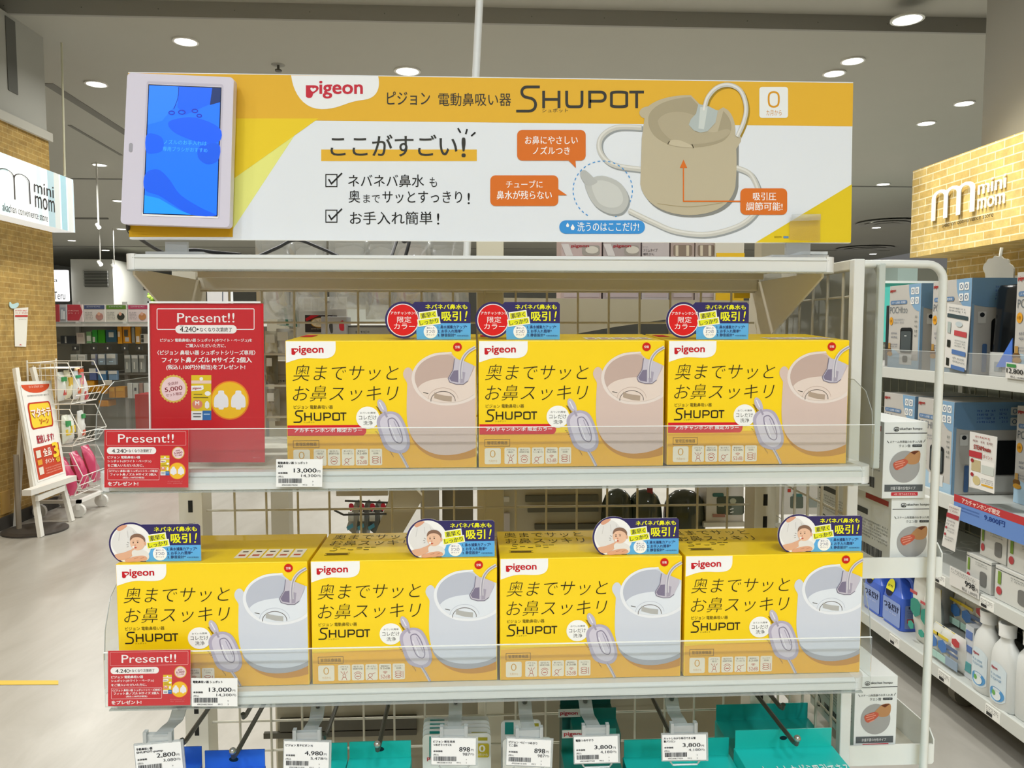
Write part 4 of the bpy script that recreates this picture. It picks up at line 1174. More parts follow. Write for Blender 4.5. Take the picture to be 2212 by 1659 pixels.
DL = [(401, 88, 'ceiling downlight above the video player, nearest one on that side', .085), (208, 180, 'ceiling downlight just beside the grey wall panel', .085), (215, 355, 'ceiling downlight above the end of the hanging shop sign', .085),
      (255, 433, 'ceiling downlight peeping past the edge of the video player', .085), (155, 519, 'far ceiling downlight below the hanging shop sign', .09), (262, 494, 'far ceiling downlight under the corner of the video player', .09), (880, 152, 'ceiling downlight peeping over the top edge of the banner', .1),
      (1960, 40, 'large ceiling downlight nearest the camera on the aisle side', .1), (1842, 130, 'ceiling downlight beyond the trim strip, above the banner corner', .085), (1802, 157, 'ceiling downlight just off the upper corner of the banner', .085),
      (2083, 222, 'ceiling downlight in front of the dark wall over the bulkhead', .085), (2001, 265, 'ceiling downlight directly above the brick bulkhead corner', .085), (1908, 397, 'ceiling downlight beside the brick bulkhead edge', .09), (1893, 491, 'small far downlight under the round ceiling vent', .09),
      (1886, 548, 'tiny far downlight right above the bent pipe', .1), (1350, 530, 'far downlight seen in the gap between banner and shelf', .1), (228, 540, 'tiny far downlight beside the top shelf end, upper of two', .1), (185, 569, 'tiny far downlight over the white service block', .1)]
for a, b, lb, r in DL:
    ceiling_light(a, b, lb, r, power=0 if b > 500 else 22)
for x, y in ((-.9, 8.2), (1.2, 8.4), (-1.6, 11.5), (.9, 12), (3.2, 9), (4.5, 12.5), (-5, 10), (-7.5, 14), (-9.5, 18), (6, 16), (-3, 16), (1, 17), (-9, 22), (-5.5, 20), (3.6, 6.2), (5.5, 8.5), (8, 11), (8.5, 16), (10, 21), (4, 21)):  # unseen lamps with no discs, added to brighten the far store
    downlamp(x, y, CEIL - .03, 42 if y < 10 else 85, .25)


def track_spot(px, py, Y, lb):
    c = PY(px, py, Y)
    t = thing('track_spotlight', lb, 'spotlight', (c.x, c.y, c.z))
    k = Y / 24.0
    mb = MB(); mb.tube([(c.x, c.y, c.z + .05 * k), (c.x, c.y, CEIL)], .012, M('#d8d7d0', .4), 8); mb.build('stem', t)
    mb = MB(); d = Vector((.55, -.3, -.6)).normalized(); v = Vector(c)
    mb.tube([v - d * .12 * k, v + d * .04 * k], [.05 * k, .062 * k], M('#e0dfd8', .4), 14); mb.build('head', t)
    mb = MB(); mb.tube([v + d * .041 * k, v + d * .046 * k], .054 * k, M('#fffdf2', .3, emit=6), 14); mb.build('lens', t)


track_spot(213, 490, 11.0, 'white track spotlight beneath the hanging shop sign tip')
track_spot(217, 570, 18.0, 'small track spotlight before the louvres, upper one')
track_spot(247, 577, 18.0, 'small track spotlight closest to the end of the top shelf')
a, b = PZ(163, 470, CEIL), PZ(232, 470, CEIL)
mb = MB(); mb.box(a.x, b.x, a.y - .02, a.y + .02, CEIL - .035, CEIL, M('#8f8e88', .5)); tag(mb.build('lighting_track'), 'thin grey lighting track on the far ceiling', 'lighting track')
# round ceiling vents
for px, py, r, lb in ((1917, 479, .62, 'round grey air vent in the ceiling beside the brick bulkhead'), (1868, 535, .75, 'farther round air vent, seen edge-on above the rack end')):
    c = PZ(px, py, CEIL)
    t = thing('ceiling_vent', lb, 'vent', (c.x, c.y, CEIL - .05))
    for i, (ra, rb, z) in enumerate(((1, .8, .03), (.72, .5, .05), (.4, .05, .06))):
        mb = MB(); mb.lathe((c.x, c.y, CEIL - z), [(r * ra, 0), (r * rb, .012), (r * rb, .02), (r * ra, .014)], M('#a3a29b', .6), 28); mb.build('vent_cone', t)
c = PZ(601, 140, CEIL)
t = thing('sprinkler', 'tiny ceiling sprinkler just over the banner edge', 'sprinkler', (c.x, c.y, CEIL - .06))
mb = MB(); mb.lathe((c.x, c.y, CEIL - .055), [(.01, .055), (.012, .02), (.03, .012), (.03, .0)], M('#55544e', .5), 10); mb.build('head', t)
mb = MB(); mb.lathe((c.x, c.y, CEIL - .004), [(.06, .004), (.055, 0)], M('#8f8e86', .6), 14); mb.build('plate', t)

# warm spotlights on the brick work
def spot(loc, to, w, ang, col=(1, .93, .75), size=.05):
    l = bpy.data.lights.new('brick_spot', 'SPOT'); l.energy = w; l.spot_size = math.radians(ang); l.spot_blend = .7; l.color = col; l.shadow_soft_size = size
    o = bpy.data.objects.new('brick_spot', l); COL.objects.link(o); o.location = loc
    o.rotation_euler = (Vector(to) - Vector(loc)).to_track_quat('-Z', 'Y').to_euler()


c = PZ(2001, 265, CEIL)
spot((1.45, 3.2, CEIL - .05), (2.1, 3.2, 2.05), 230, 30)
spot((1.5, 2.5, CEIL - .05), (2.1, 2.75, 2.05), 130, 32)
spot((-2.5, 5.0, CEIL - .05), (-3.37, 5.6, 1.45), 150, 36)

# yellow floor tape
a = [PZ(0 - 60, 1470, .001), PZ(126, 1470, .001), PZ(126, 1479, .001), PZ(-60, 1480, .001)]
mb = MB(); mb.prism(a, (0, 0, .0006), M('#d6b64a', .6)); tag(mb.build('floor_tape'), 'short strip of yellow tape on the floor', 'tape')

# ================================================================== left side: hanging sign, notice, easel, wire basket stand, far rack
XSG = -3.2
c = [PX(-40, 311, XSG), PX(158, 388, XSG), PX(158, 500, XSG), PX(-40, 452, XSG)]
t = thing('hanging_sign', 'white lit shop sign with mini mom lettering projecting from the brick wall', 'sign', tuple(c[2]))
zt, zb, y0, y1 = 2.63, 2.21, c[0].y, c[1].y
mb = MB(); mb.box(XSG - .17, XSG, y0, y1, zb, zt, M('#f2f6f7', .4, emit=.55)); mb.build('light_box', t)
p = Print(lambda u, v: (XSG, y0 + (y1 - y0) * u, zt - (zt - zb) * v), (1, 0, 0), step=.0015, ink=lambda h: M(h, .4, emit=.35 if h != '#3a3532' else 0))
yv = lambda px: (PX(px, 420, XSG).y - y0) / (y1 - y0)
for a, b, h in ((0, 20, '#d4ecf2'), (80, 90, '#e4f3f6'), (103, 117, '#b9d3db'), (117, 128, '#d9dedb'), (131, 143, '#a9cfda'), (145, 156, '#dfe3e0'), (157, 158, '#a4c3cc')):
    p.part('pale_stripe.%d' % a).rect(yv(a), 0, yv(b), 1, h, 1)
p.part('mark'); mm_mark(p, yv(-42), .245, yv(63), .70, '#3a3532', .012, 3)
p.part('lettering'); p.text('mini', yv(73), .27, yv(115), .47, '#3a3532', 3); p.text('mom', yv(74), .52, yv(116), .73, '#3a3532', 3); p.text('akachan convenience store', yv(3), .80, yv(100), .93, '#3a3532', 3)
p.build(t)
mb = MB(); mb.tube([PX(132, 60, -3.3), PX(140, 380, -3.25)], .008, M('#cfcdb4', .5), 6)
tag(mb.build('hanger_rod'), 'thin pale rod the lit shop sign hangs from', 'rod')

# notice sheet on the brick wall
XN = -3.366
mp = plane_x(XN, (0, 620, 2.9625))
t = thing('notice_sheet', 'narrow white notice with red headline taped to the brick wall', 'notice', tuple(mp(130, 380)))
mb = MB(); mb.prism([mp(88, 138), mp(180, 130), mp(166, 382), mp(95, 380)], (.0015, 0, 0), M('#eceae2', .5)); mb.build('sheet', t)
p = Print(mp, (1, 0, 0), step=.002); p.part('headline'); p.scribble(93, 146, 176, 176, '#c0302c', 2, 2, 3); p.rect(93, 180, 174, 190, '#c0302c', 2); p.part('small_print').scribble(106, 204, 166, 212, '#55504a', 1, 2, 8); p.poly([(118, 372), (128, 366), (138, 372)], '#c0302c', 2); p.build(t)
mb = MB(); mb.prism([mp(*q) for q in smooth([(62, 95), (78, 110), (112, 100), (116, 118), (96, 136), (70, 136), (58, 118)], 3, True)], (.004, 0, 0), M('#bcdde2', .5)); tag(mb.build('paper_cutout'), 'small pale blue paper bird shape stuck above the notice', 'paper decoration')
mb = MB(); q = PX(11, 1085, -3.37); mb.box(-3.37, -3.362, q.y - .05, q.y + .05, q.z - .08, q.z + .08, M('#b08d4a', .5)); tag(mb.build('wall_socket'), 'brick-coloured power socket plate low on the brick wall', 'socket')

# ------------------------------------------------------------------ easel with poster
EW = M('#e3e1da', .5)
cr = (0, 620, 2.9625)
q = lambda x, y, X: PX(x / cr[2], cr[1] + y / cr[2], X)
t = thing('sign_easel', 'white wooden easel with a framed points poster, against the brick wall', 'easel', (-3.15, 5.6, 0))
tl, tr_, br, bl_ = q(108, 605, -3.21), q(325, 598, -3.21), q(425, 1212, -3.05), q(232, 1285, -3.05)
mb = MB(); n = Vector((.97, 0, .25)).normalized()
ft, fb = q(126, 512, -3.25), Vector((-2.985, 5.385, 0)); gt, gb = q(233, 508, -3.25), Vector((-3.0, 5.825, 0))
def stile(a, b, nm):
    mb = MB(); d = Vector((0, .022, 0)); e = Vector((.012, 0, .004)); mb.hexa([a - d - e, a + d - e, a + d + e, a - d + e], [b - d - e, b + d - e, b + d + e, b - d + e], EW); mb.build(nm, t)
stile(ft - n * .03, fb, 'leg'); stile(gt - n * .03, gb, 'leg')
stile(q(140, 850, -3.24), Vector((-3.325, 5.69, 0)), 'rear_leg')
mb = MB(); a, b = q(170, 1318, -3.02), q(465, 1222, -3.02); d = Vector((0, 0, .02)); e = Vector((.03, 0, 0)); mb.hexa([a - d - e, a + d - e, a + d + e, a - d + e], [b - d - e, b + d - e, b + d + e, b - d + e], EW); mb.build('ledge', t)
mb = MB(); a, b = q(235, 1355, -3.0), q(410, 1285, -3.0); d = Vector((0, 0, .018)); e = Vector((.01, 0, 0)); mb.hexa([a - d - e, a + d - e, a + d + e, a - d + e], [b - d - e, b + d - e, b + d + e, b - d + e], EW); mb.build('cross_rail', t)
pt = thing('framed_poster', 'white framed poster with red and yellow points offer, on the easel', 'poster', tuple(bl_))
mb = MB(); mb.prism([tl, tr_, br, bl_], -n * .018, M('#e9e8e3', .4)); mb.build('frame', pt, bevel=.004)
bb = lambda u, v: (tl * (1 - u) + tr_ * u) * (1 - v) + (bl_ * (1 - u) + br * u) * v
p = Print(bb, n, step=.0012)
p.part('sheet').rect(.07, .035, .93, .955, '#f1efec', 2)
p.part('red_arc'); p.poly([(.08, .035), (.92, .035)] + [(.5 + .42 * math.cos(a), .035 + .085 * math.sin(a)) for a in [math.pi * k / 12 for k in range(1, 12)]], '#d4512c', 3); p.scribble(.28, .045, .72, .085, '#f6dccf', 1, 4, 4)
p.part('small_print').scribble(.2, .135, .85, .165, '#4a4542', 1, 3, 6)
p.part('badge'); p.rrect(.15, .21, .85, .47, .06, '#c23a24', 3); p.rrect(.19, .225, .81, .455, .05, '#f3d23c', 4); p.text('マタキテ', .2, .27, .8, .36, '#f7e9e0', 7, bold=.05); p.rtext('マタキテ', .505, .318, .58, .088, 0, '#c23a24', 6, bold=.075); p.text('ソーン', .42, .38, .7, .43, '#c23a24', 6, bold=.03)
p.part('announcement').text('配信します!', .25, .53, .78, .61, '#b3273a', 4, bold=.03)
p.part('red_panel'); p.rect(.1, .64, .9, .94, '#c4452c', 3); p.text('全品', .36, .665, .62, .745, '#fff4ea', 5, bold=.03); p.text('ポイント', .38, .77, .66, .815, '#fff4ea', 5, bold=.02); p.text('3', .66, .63, .86, .78, '#f6d33a', 6, bold=.05); p.text('倍', .72, .78, .86, .83, '#f6d33a', 5, bold=.03)
p.rect(.15, .67, .29, .74, '#e6dcd0', 5); p.rect(.15, .76, .29, .81, '#e0a03a', 5); p.rect(.15, .83, .29, .90, '#e6dcd0', 5); p.scribble(.35, .85, .86, .92, '#f0c2b0', 3, 5, 9)
p.build(pt)
# dark clip at the back, round foot plate on the floor
mb = MB(); a = Vector((-3.12, 5.56, .0)); mb.lathe((a.x, a.y, 0), [(.21, 0), (.21, .012), (.17, .02), (.03, .024)], M('#3f3b37', .5), 28); tag(mb.build('post_base'), 'dark round base plate on the floor under the easel', 'base plate')
mb = MB(); mb.tube([(a.x - .1, a.y - .02, .02), (a.x - .1, a.y - .02, .55)], .018, M('#8f8576', .4), 10); tag(mb.build('stand_pole'), 'short brownish pole rising from the round base behind the easel', 'pole')

# ------------------------------------------------------------------ wire basket stand on castors
WI = M('#ecebe6', .4)
t = thing('basket_stand', 'white wire basket stand on castors behind the easel', 'basket stand', (-3.15, 6.1, 0))
YA, YZ = 5.93, 6.33
zs = lambda v: v
XBK = -3.335
tiers = ((1.18, .99, .87, 0), (.83, .65, .55, 1), (.50, .32, .17, 2))
r = .0042
for ztop, zmid, zlow, k in tiers:
    mb = MB()
    for y in (YA, YZ):
        mb.tube([(XBK, y, ztop), (-3.04, y, ztop), (-2.96, y, zmid), (-3.03, y, zlow), (XBK, y, zlow), (XBK, y, ztop)], r, WI, 6)
    for i in range(6):
        f = i / 5
        mb.tube([(XBK, YA + (YZ - YA) * f, ztop - .02), (XBK, YA + (YZ - YA) * f, zlow), (-3.03, YA + (YZ - YA) * f, zlow), (-2.96, YA + (YZ - YA) * f, zmid)], r * .6, WI, 5)
    for X, z in ((-2.96, zmid), (-3.03, zlow), (XBK, ztop), (-2.995, (zmid + zlow) / 2)): mb.tube([(X, YA, z), (X, YZ, z)], r * .9, WI, 6)
    for y in (YA, YZ):
        for f in (.33, .66): mb.tube([(XBK + (.3) * f, y, ztop), (XBK + .3 * f, y, zlow)], r * .6, WI, 5)
        for f in (.3, .65): z = ztop + (zlow - ztop) * f; mb.tube([(XBK, y, z), (-3.04 + (.08 * min(1, (ztop - z) / (ztop - zmid))) if z > zmid else -2.97, y, z)], r * .6, WI, 5)
    mb.build('wire_basket', t)
mb = MB()
for y in (YA, YZ):
    for X in (XBK,): mb.tube([(X, y, .11), (X, y, 1.2)], r * 1.6, WI, 8)
mb.box(XBK, -2.99, YA, YA + .03, .11, .135, WI); mb.box(XBK, -2.99, YZ - .03, YZ, .11, .135, WI); mb.box(-3.02, -2.99, YA, YZ, .11, .135, WI); mb.build('stand_frame', t)
for X in (-3.01, -3.3):
    for y in (YA + .02, YZ - .02):
        mb = MB(); mb.lathe((X, y, .052), [(.05, -.014), (.05, .014)], M('#d9d8d3', .5), 18, axis='y'); mb.box(X - .012, X + .012, y - .02, y + .02, .06, .115, WI); mb.build('castor', t)


def pouch(mb, c, w, h, d, mat, tilt=0.0, seed=0, ax='y'):
    """soft filled bag: pillow with a flat top seal"""
    rnd = random.Random(seed); nx, nz = 7, 9; vs = []; fs = []
    for s in (-1, 1):
        for i in range(nz + 1):
            for j in range(nx + 1):
                u, v = j / nx, i / nz
                b = (math.sin(math.pi * u) ** .6) * (math.sin(math.pi * min(v * 1.05, 1)) ** .5) if 0 < u < 1 and 0 < v < 1 else 0
                b *= 1 + rnd.uniform(-.18, .18)
                a, z, e = (u - .5) * w, (v - .5) * h, s * b * d / 2
                z2 = z * math.cos(tilt) - e * math.sin(tilt); e2 = z * math.sin(tilt) + e * math.cos(tilt)
                vs.append((c[0] + a, c[1] + e2, c[2] + z2) if ax == 'y' else (c[0] + e2, c[1] + a, c[2] + z2))
    N = (nx + 1) * (nz + 1)
    for s in (0, 1):
        for i in range(nz):
            for j in range(nx):
                k = s * N + i * (nx + 1) + j; f = (k, k + 1, k + nx + 2, k + nx + 1); fs.append(f if s else f[::-1])
    mb.add(vs, fs, mat)


def bag(name, label, cat, c, w, h, d, col, group=None, tilt=0, seed=0, ax='y', patch=None, rough=.3):
    mb = MB(); pouch(mb, c, w, h, d, M(col, rough), tilt, seed, ax)
    t = thing(name, label, cat, (c[0], c[1], c[2] - h / 2), group)
    mb.build('bag_body', t, smooth=True)
    if patch:
        for i, (dx, dz, pw, ph, pc) in enumerate(patch):
            mb = MB()
            if ax == 'y': mb.box(c[0] + (dx - pw / 2) * w, c[0] + (dx + pw / 2) * w, c[1] - d * .56, c[1] - d * .3, c[2] + (dz - ph / 2) * h, c[2] + (dz + ph / 2) * h, M(pc, .4))
            else: mb.box(c[0] + d * .3, c[0] + d * .47, c[1] + (dx - pw / 2) * w, c[1] + (dx + pw / 2) * w, c[2] + (dz - ph / 2) * h, c[2] + (dz + ph / 2) * h, M(pc, .4))
            mb.build('printed_patch', t)
    return t


rnd = random.Random(11)
gp = 'refill pouches in the wire basket stand'
for i, (y, z, col, lb, pt_) in enumerate((
        (5.98, 1.0, '#dfe3df', 'white pouch with green cap mark in the top wire basket', [(0, .25, .7, .15, '#3d9a5a'), (0, -.2, .4, .2, '#c0504a')]),
        (6.06, 1.01, '#e8e4c8', 'cream pouch in the top wire basket', [(0, .1, .6, .3, '#d8b23c')]),
        (6.14, 1.0, '#dfe3e6', 'white pouch with orange dot in the top wire basket', [(0, -.2, .4, .2, '#d0603c'), (0, .3, .8, .1, '#2f9a6c')]),
        (6.23, 1.02, '#f0d8a8', 'orange and pink labelled pouch in the top wire basket', [(0, .1, .8, .4, '#e08a9a'), (0, .4, .8, .12, '#d0582c')]),
        (6.30, .95, '#e3e3e6', 'grey-white pouch at the far end of the top wire basket', [(0, -.2, .5, .3, '#c04a50')]),
        (6.0, .67, '#dfe3d6', 'white pouch with green leaf in the middle wire basket', [(0, .2, .7, .2, '#3d9a5a'), (0, -.1, .7, .2, '#e3c63a')]),
        (6.11, .66, '#e3e6e0', 'white pouch with yellow band in the middle wire basket', [(0, 0, .7, .25, '#e3c63a')]),
        (6.24, .68, '#e6e8e6', 'white pouch with green corner in the middle wire basket', [(0, .3, .5, .15, '#3d9a5a'), (0, -.3, .4, .2, '#d0604a')]))):
    bag('refill_pouch', lb, 'pouch', (-3.12 + rnd.uniform(-.03, .03), y, z), .085, .22, .07, col, gp, 0, i, 'x', pt_)
for i, (y, z, lb) in enumerate(((5.98, .31, 'pink bag in the lowest wire basket, nearest the easel'), (6.1, .34, 'pink bag standing in the middle of the lowest wire basket'), (6.22, .37, 'tallest pink bag leaning out of the lowest wire basket'))):
    bag('pink_bag', lb, 'bag', (-3.1 + .03 * i, y, z), .12, .3, .09, '#c8456c', 'pink bags in the lowest basket', -.3, 20 + i, 'x')
mb = MB(); mb.box(-3.3, -3.06, 5.95, 6.2, 1.135, 1.14, M('#e8e8e6', .4)); tag(mb.build('paper_card'), 'white paper card lying across the top wire basket', 'card')

# ------------------------------------------------------------------ far rack full of hanging goods
YR = 8.6
A, B_ = PY(118, 655, YR), PY(338, 655, YR)
t = thing('wall_rack', 'grey rack of small baby goods standing far behind the wire basket stand', 'rack', ((A.x + B_.x) / 2 + 1.2, YR + .3, 0))
xl, xr = A.x - .4, B_.x + 3.0
mb = MB(); mb.box(xl, xr, YR + .42, YR + .46, 0, 1.72, M('#8d8e85', .6)); mb.build('back_panel', t)
for z in (.1, PY(200, 800, YR).z - .02, .62): pass
mb = MB(); mb.box(xl, xr, YR - .02, YR + .42, 0, .16, M('#bdbdb6', .5)); mb.build('base', t)
zc = PY(200, 699, YR).z
mb = MB(); mb.box(xl, xr, YR + .0, YR + .42, zc - .03, zc, M('#e9ebe8', .4)); mb.build('canopy_shelf', t)
for px in (128, 235, 345): 
    x = PY(px, 700, YR).x; mb = MB(); mb.box(x - .02, x + .02, YR + .38, YR + .42, 0, 1.75, M('#a9a9a2', .5)); mb.build('upright', t)
for y0 in (742, 812):
    z = PY(200, y0, YR).z; mb = MB(); mb.box(xl, xr, YR + .36, YR + .4, z - .012, z + .012, M('#9a9a92', .5)); mb.build('hook_bar', t)
# header boards
mpR = plane_y(YR - .02, (110, 560, 9.217))
hd = ((60, 165, '#b8474e', None, 'narrow red'), (170, 310, '#b9bec2', '#8e959b', 'grey bottle-picture'), (325, 635, '#dcc9c8', '#c0454f', 'red arrow'), (655, 1080, '#dcd6d0', '#4f5a80', 'blue-headed'), (1095, 1505, '#d9d8cc', '#5f8a34', 'green-headed'), (1530, 1935, '#ddd0d0', '#b8496a', 'pink-headed'))
for x0, x1, base, top, nm in hd:
    a, b = mpR(x0, 900), mpR(x1, 1245)
    s = thing('header_board', nm + ' sign board on top of the far goods rack', 'sign', ((a.x + b.x) / 2, YR, b.z))
    mb = MB(); mb.box(a.x, b.x, YR - .02, YR, b.z, a.z, M(base, .5)); mb.build('board', s)
    p = Print(mpR, (0, -1, 0), step=.003)
    if nm == 'red arrow': p.part('arrow').poly([(330, 905), (580, 905), (632, 1050), (565, 1215), (330, 1215)], top, 1); p.scribble(350, 1010, 560, 1110, '#e3b8b4', 2, 2, 3)
    elif nm == 'grey bottle-picture':
        p.part('picture').rect(185, 960, 295, 1210, '#9aa3ad', 1); p.rrect(205, 1000, 245, 1200, 15, '#d4dae0', 2); p.rrect(250, 1030, 285, 1200, 12, '#e4e8ea', 2)
    elif top:
        p.part('heading').rect(x0 + 10, 915, x1 - 10, 990, top, 1); p.scribble(x0 + 60, 930, x1 - 60, 975, '#d8dde0', 1, 2, 5)
        p.part('small_print').scribble(x0 + 30, 1050, x0 + 180, 1210, '#5f6068', 5, 1, 7)
        p.part('picture').ellipse(x1 - 110, 1140, 75, 70, {'blue-headed': '#b98a80', 'green-headed': '#3c4038', 'pink-headed': '#c08a5c'}[nm], 1); p.ellipse(x1 - 120, 1090, 30, 35, '#d8a890', 2)
    p.build(s)


def far_pack(name, lb, cat, x0, y0, x1, y1, col, Y=YR + .08, d=.05, band=None, group=None):
    mp = plane_y(Y, (110, 720, 7.9)); a, b = mp(x0, y0), mp(x1, y1)
    t = thing(name, lb, cat, ((a.x + b.x) / 2, Y + d / 2, b.z), group)
    mb = MB(); mb.box(a.x, b.x, Y, Y + d, b.z, a.z, M(col, .4)); mb.box((a.x + b.x) / 2 - .006, (a.x + b.x) / 2 + .006, Y + d, YR + .42, a.z - .012, a.z - .004, M('#8f8f88', .4)); mb.build('pack', t, bevel=.006)
    if band:
        mb = MB()
        for k, (u0, v0, u1, v1, c) in enumerate(band):
            mb = MB(); mb.box(a.x + (b.x - a.x) * u0, a.x + (b.x - a.x) * u1, Y - .003, Y + .001, a.z + (b.z - a.z) * v1, a.z + (b.z - a.z) * v0, M(c, .4)); mb.build('printed_panel', t)


wp = [(.1, .05, .9, .25, '#c0504a'), (.15, .5, .85, .9, '#8fb0c8')]
g2, g3 = 'small white packs in the middle row of the far rack', 'tall pale packs hanging far behind'
L = [('hanging_pack', 'dark net item with a pale hose in the upper row of the far rack', 160, 40, 420, 180, '#34383a', [(.3, .1, .4, .9, '#a9aaa4')]),
     ('hanging_pack', 'white rounded pack in the upper row of the far rack', 430, -10, 575, 180, '#cfc6ba', [(.2, .1, .8, .4, '#b9aca4')]),
     ('hanging_pack', 'white and green pack in the upper row of the far rack', 600, -30, 690, 170, '#7fae7c', [(.1, .35, .9, .8, '#dfe6dc')]),
     ('hanging_pack', 'bright green pack with white figure in the upper row of the far rack', 700, -60, 790, 160, '#35a03c', [(.1, .55, .6, .95, '#d8dcd4')]),
     ('hanging_pack', 'plain bright green pouch in the upper row of the far rack', 795, -60, 920, 165, '#3a9a1c', None),
     ('hanging_pack', 'blue bath toy pack with white duck in the far rack', 930, -60, 1120, 150, '#2f5a6e', [(.3, .2, .75, .6, '#c3c8bc')]),
     ('hanging_pack', 'orange card pack beside the blue bath toy pack', 1130, -120, 1215, 180, '#d99a24', [(.1, .3, .6, .6, '#e9d8b8')]),
     ('hanging_pack', 'orange pack with a dark thermometer window in the far rack', 1220, -120, 1360, 170, '#d9931c', [(.2, .2, .7, .6, '#55564e'), (.3, .65, .8, .9, '#c9ccd0')]),
     ('hanging_pack', 'grey slim pack between two orange ones in the far rack', 1370, -100, 1430, 160, '#8e938c', None),
     ('hanging_pack', 'amber pack with white label, next to the red poster edge', 1435, -110, 1520, 180, '#cf9a30', [(.2, .55, .9, .9, '#e6e2da')]),
     ('hanging_pack', 'white box with dark dials at the far rack end', 1525, 10, 1655, 170, '#d6d8d0', [(.1, .1, .45, .5, '#3f4440'), (.1, .55, .45, .9, '#3f4440')])]
for n_, lb, x0, y0, x1, y1, c, bd in L: far_pack(n_, lb, 'pack', x0, y0, x1, y1, c, band=bd)
L = [('two small white cards hanging side by side', 330, 360, 440, 460, '#c9cdc4'), ('', 455, 360, 585, 460, '#cdcfc6'), ('white pack with purple ring', 680, 355, 765, 540, '#9aa0b4'), ('white pack with pale blue ring, shorter', 800, 355, 925, 540, '#8c9ca6'), ('white pack with pale blue ring, longer', 940, 350, 1110, 540, '#97a4aa')]
for i, (lb, x0, y0, x1, y1, c) in enumerate(L):
    far_pack('ring_pack', ('small plain white card pack in the middle row of the far rack' if i < 2 else lb + ' in the middle row of the far rack'), 'pack', x0, y0, x1, y1, c, band=[(.05, .02, .95, .4, '#d8dad2'), (.3, .65, .7, .75, '#b8d4e4')] if i > 1 else [(.1, .1, .9, .4, '#e0e0d8')], group=g2 if i < 2 else None)
for x0, x1 in ((1250, 1360), (1370, 1490), (1500, 1600)): far_pack('tube_pack', 'tall clear pack with a brush, hanging beside the red poster in the far rack', 'pack', x0, 370, x1, 670, '#8f948e', band=[(.35, .4, .5, .8, '#cfd0c4'), (.05, .02, .95, .2, '#c9ccc6')], group=g3)
L = [('blue and white pack above the orange boxes, nearest the baskets', 650, 600, 770, 800, '#5f6ea0'), ('blue pouch pack, lower row of the far rack', 800, 640, 940, 800, '#4f7ea8'), ('pale blue pouch pack, lower row of the far rack', 980, 640, 1130, 800, '#7d9cba')]
for lb, x0, y0, x1, y1, c in L: far_pack('wipes_pack', lb, 'pack', x0, y0, x1, y1, c, band=[(.0, .0, 1, .35, '#d5d6d0')])
for i, (x0, y0, x1, y1) in enumerate(((600, 810, 740, 1000), (755, 910, 840, 1020), (850, 900, 965, 1030), (985, 920, 1090, 1100), (1095, 910, 1260, 1100))): far_pack('orange_box', ['orange box glimpsed through the wire basket', 'small orange box right beside the wire basket', 'orange box with a white corner card above it', 'taller orange box in the bottom row', 'widest orange box in the bottom row'][i] + ' of the far rack' * (i > 2), 'box', x0, y0, x1, y1, '#cf8f1e', d=.1, band=[(.1, .1, .9, .4, '#dba63c')])
far_pack('price_card', 'small white and orange price card over the orange boxes of the far rack', 'card', 905, 800, 1040, 890, '#d8d4c8', Y=YR + .02, d=.01)
for i, (x0, x1) in enumerate(((1300, 1390), (1395, 1490), (1500, 1570), (1580, 1660))): far_pack('slim_pack', ['slim white pack beside the widest orange box', 'slim white pack with a dark dot', 'slim brownish pack by the red poster', 'slim white pack touching the red poster edge'][i] + ', far rack', 'pack', x0, 850, x1, 1110, ['#d3d4ce', '#cdcfc8', '#a8897c', '#d8d9d4'][i], band=[(.3, .3, .7, .5, '#3d4450')] if i == 1 else None)
far_pack('orange_tray', 'orange tray low on the far rack beside the basket', 'tray', 810, 1150, 975, 1250, '#cf8a1c', d=.2)
a, b = PY(291, 852, 7.9), PY(345, 925, 7.9)
mb = MB(); mb.box(a.x, b.x + .3, 7.9, 8.2, 0, a.z, M('#b5202a', .5)); tag(mb.build('red_bin'), 'red bin standing low behind the large red poster', 'bin')
for i, px in enumerate((155, 195, 225, 262, 293)):
    a, b = PY(px, 747, YR + .02), PY(px + 15, 757, YR + .02)
    s = thing('number_tag', 'small dark hook tag with white mark in the far rack', 'tag', (a.x, YR, b.z), 'dark hook tags on the far rack'); mb = MB(); mb.box(a.x, b.x, YR + .02, YR + .025, b.z, a.z, M('#3f403c', .5)); mb.build('tag_plate', s)
    mb = MB(); mb.box(a.x + .03, b.x - .03, YR + .017, YR + .02, b.z + .015, a.z - .015, M('#d8d8d0', .5)); mb.build('tag_number', s)

# ================================================================== right side: aisle rack with boxes, bottles and pouches
XF = 1.70
SHW = M('#c3c6c1', .4)
t = thing('aisle_rack', 'long white aisle rack under the brick bulkhead, stocked with boxes and bottles', 'rack', (2.0, 2.7, 0))
ZT, Z2, Z3, Z1 = 1.268, .83, .535, .19
YE0, YE1 = 1.2, 4.4
mb = MB(); mb.box(2.20, 2.215, YE0, YE1, .1, 1.36, M('#5d6257', .6)); mb.build('back_panel', t)  # dark sheet coloured as the shade seen behind the wire back
for y in (YE0 + .05, 2.25, YE1 - .03, 3.3):
    mb = MB(); mb.box(2.16, 2.2, y - .015, y + .015, .0, 1.40, SHW); mb.build('upright', t)
mb = MB()
for i in range(42): y = YE0 + .06 + i * .075; mb.tube([(2.17, y, .2), (2.17, y, 1.35)], .003, M('#8d9080', .5), 5)
for i in range(15): z = .22 + i * .08; mb.tube([(2.168, YE0, z), (2.168, YE1, z)], .003, M('#8d9080', .5), 5)
mb.build('wire_back', t)
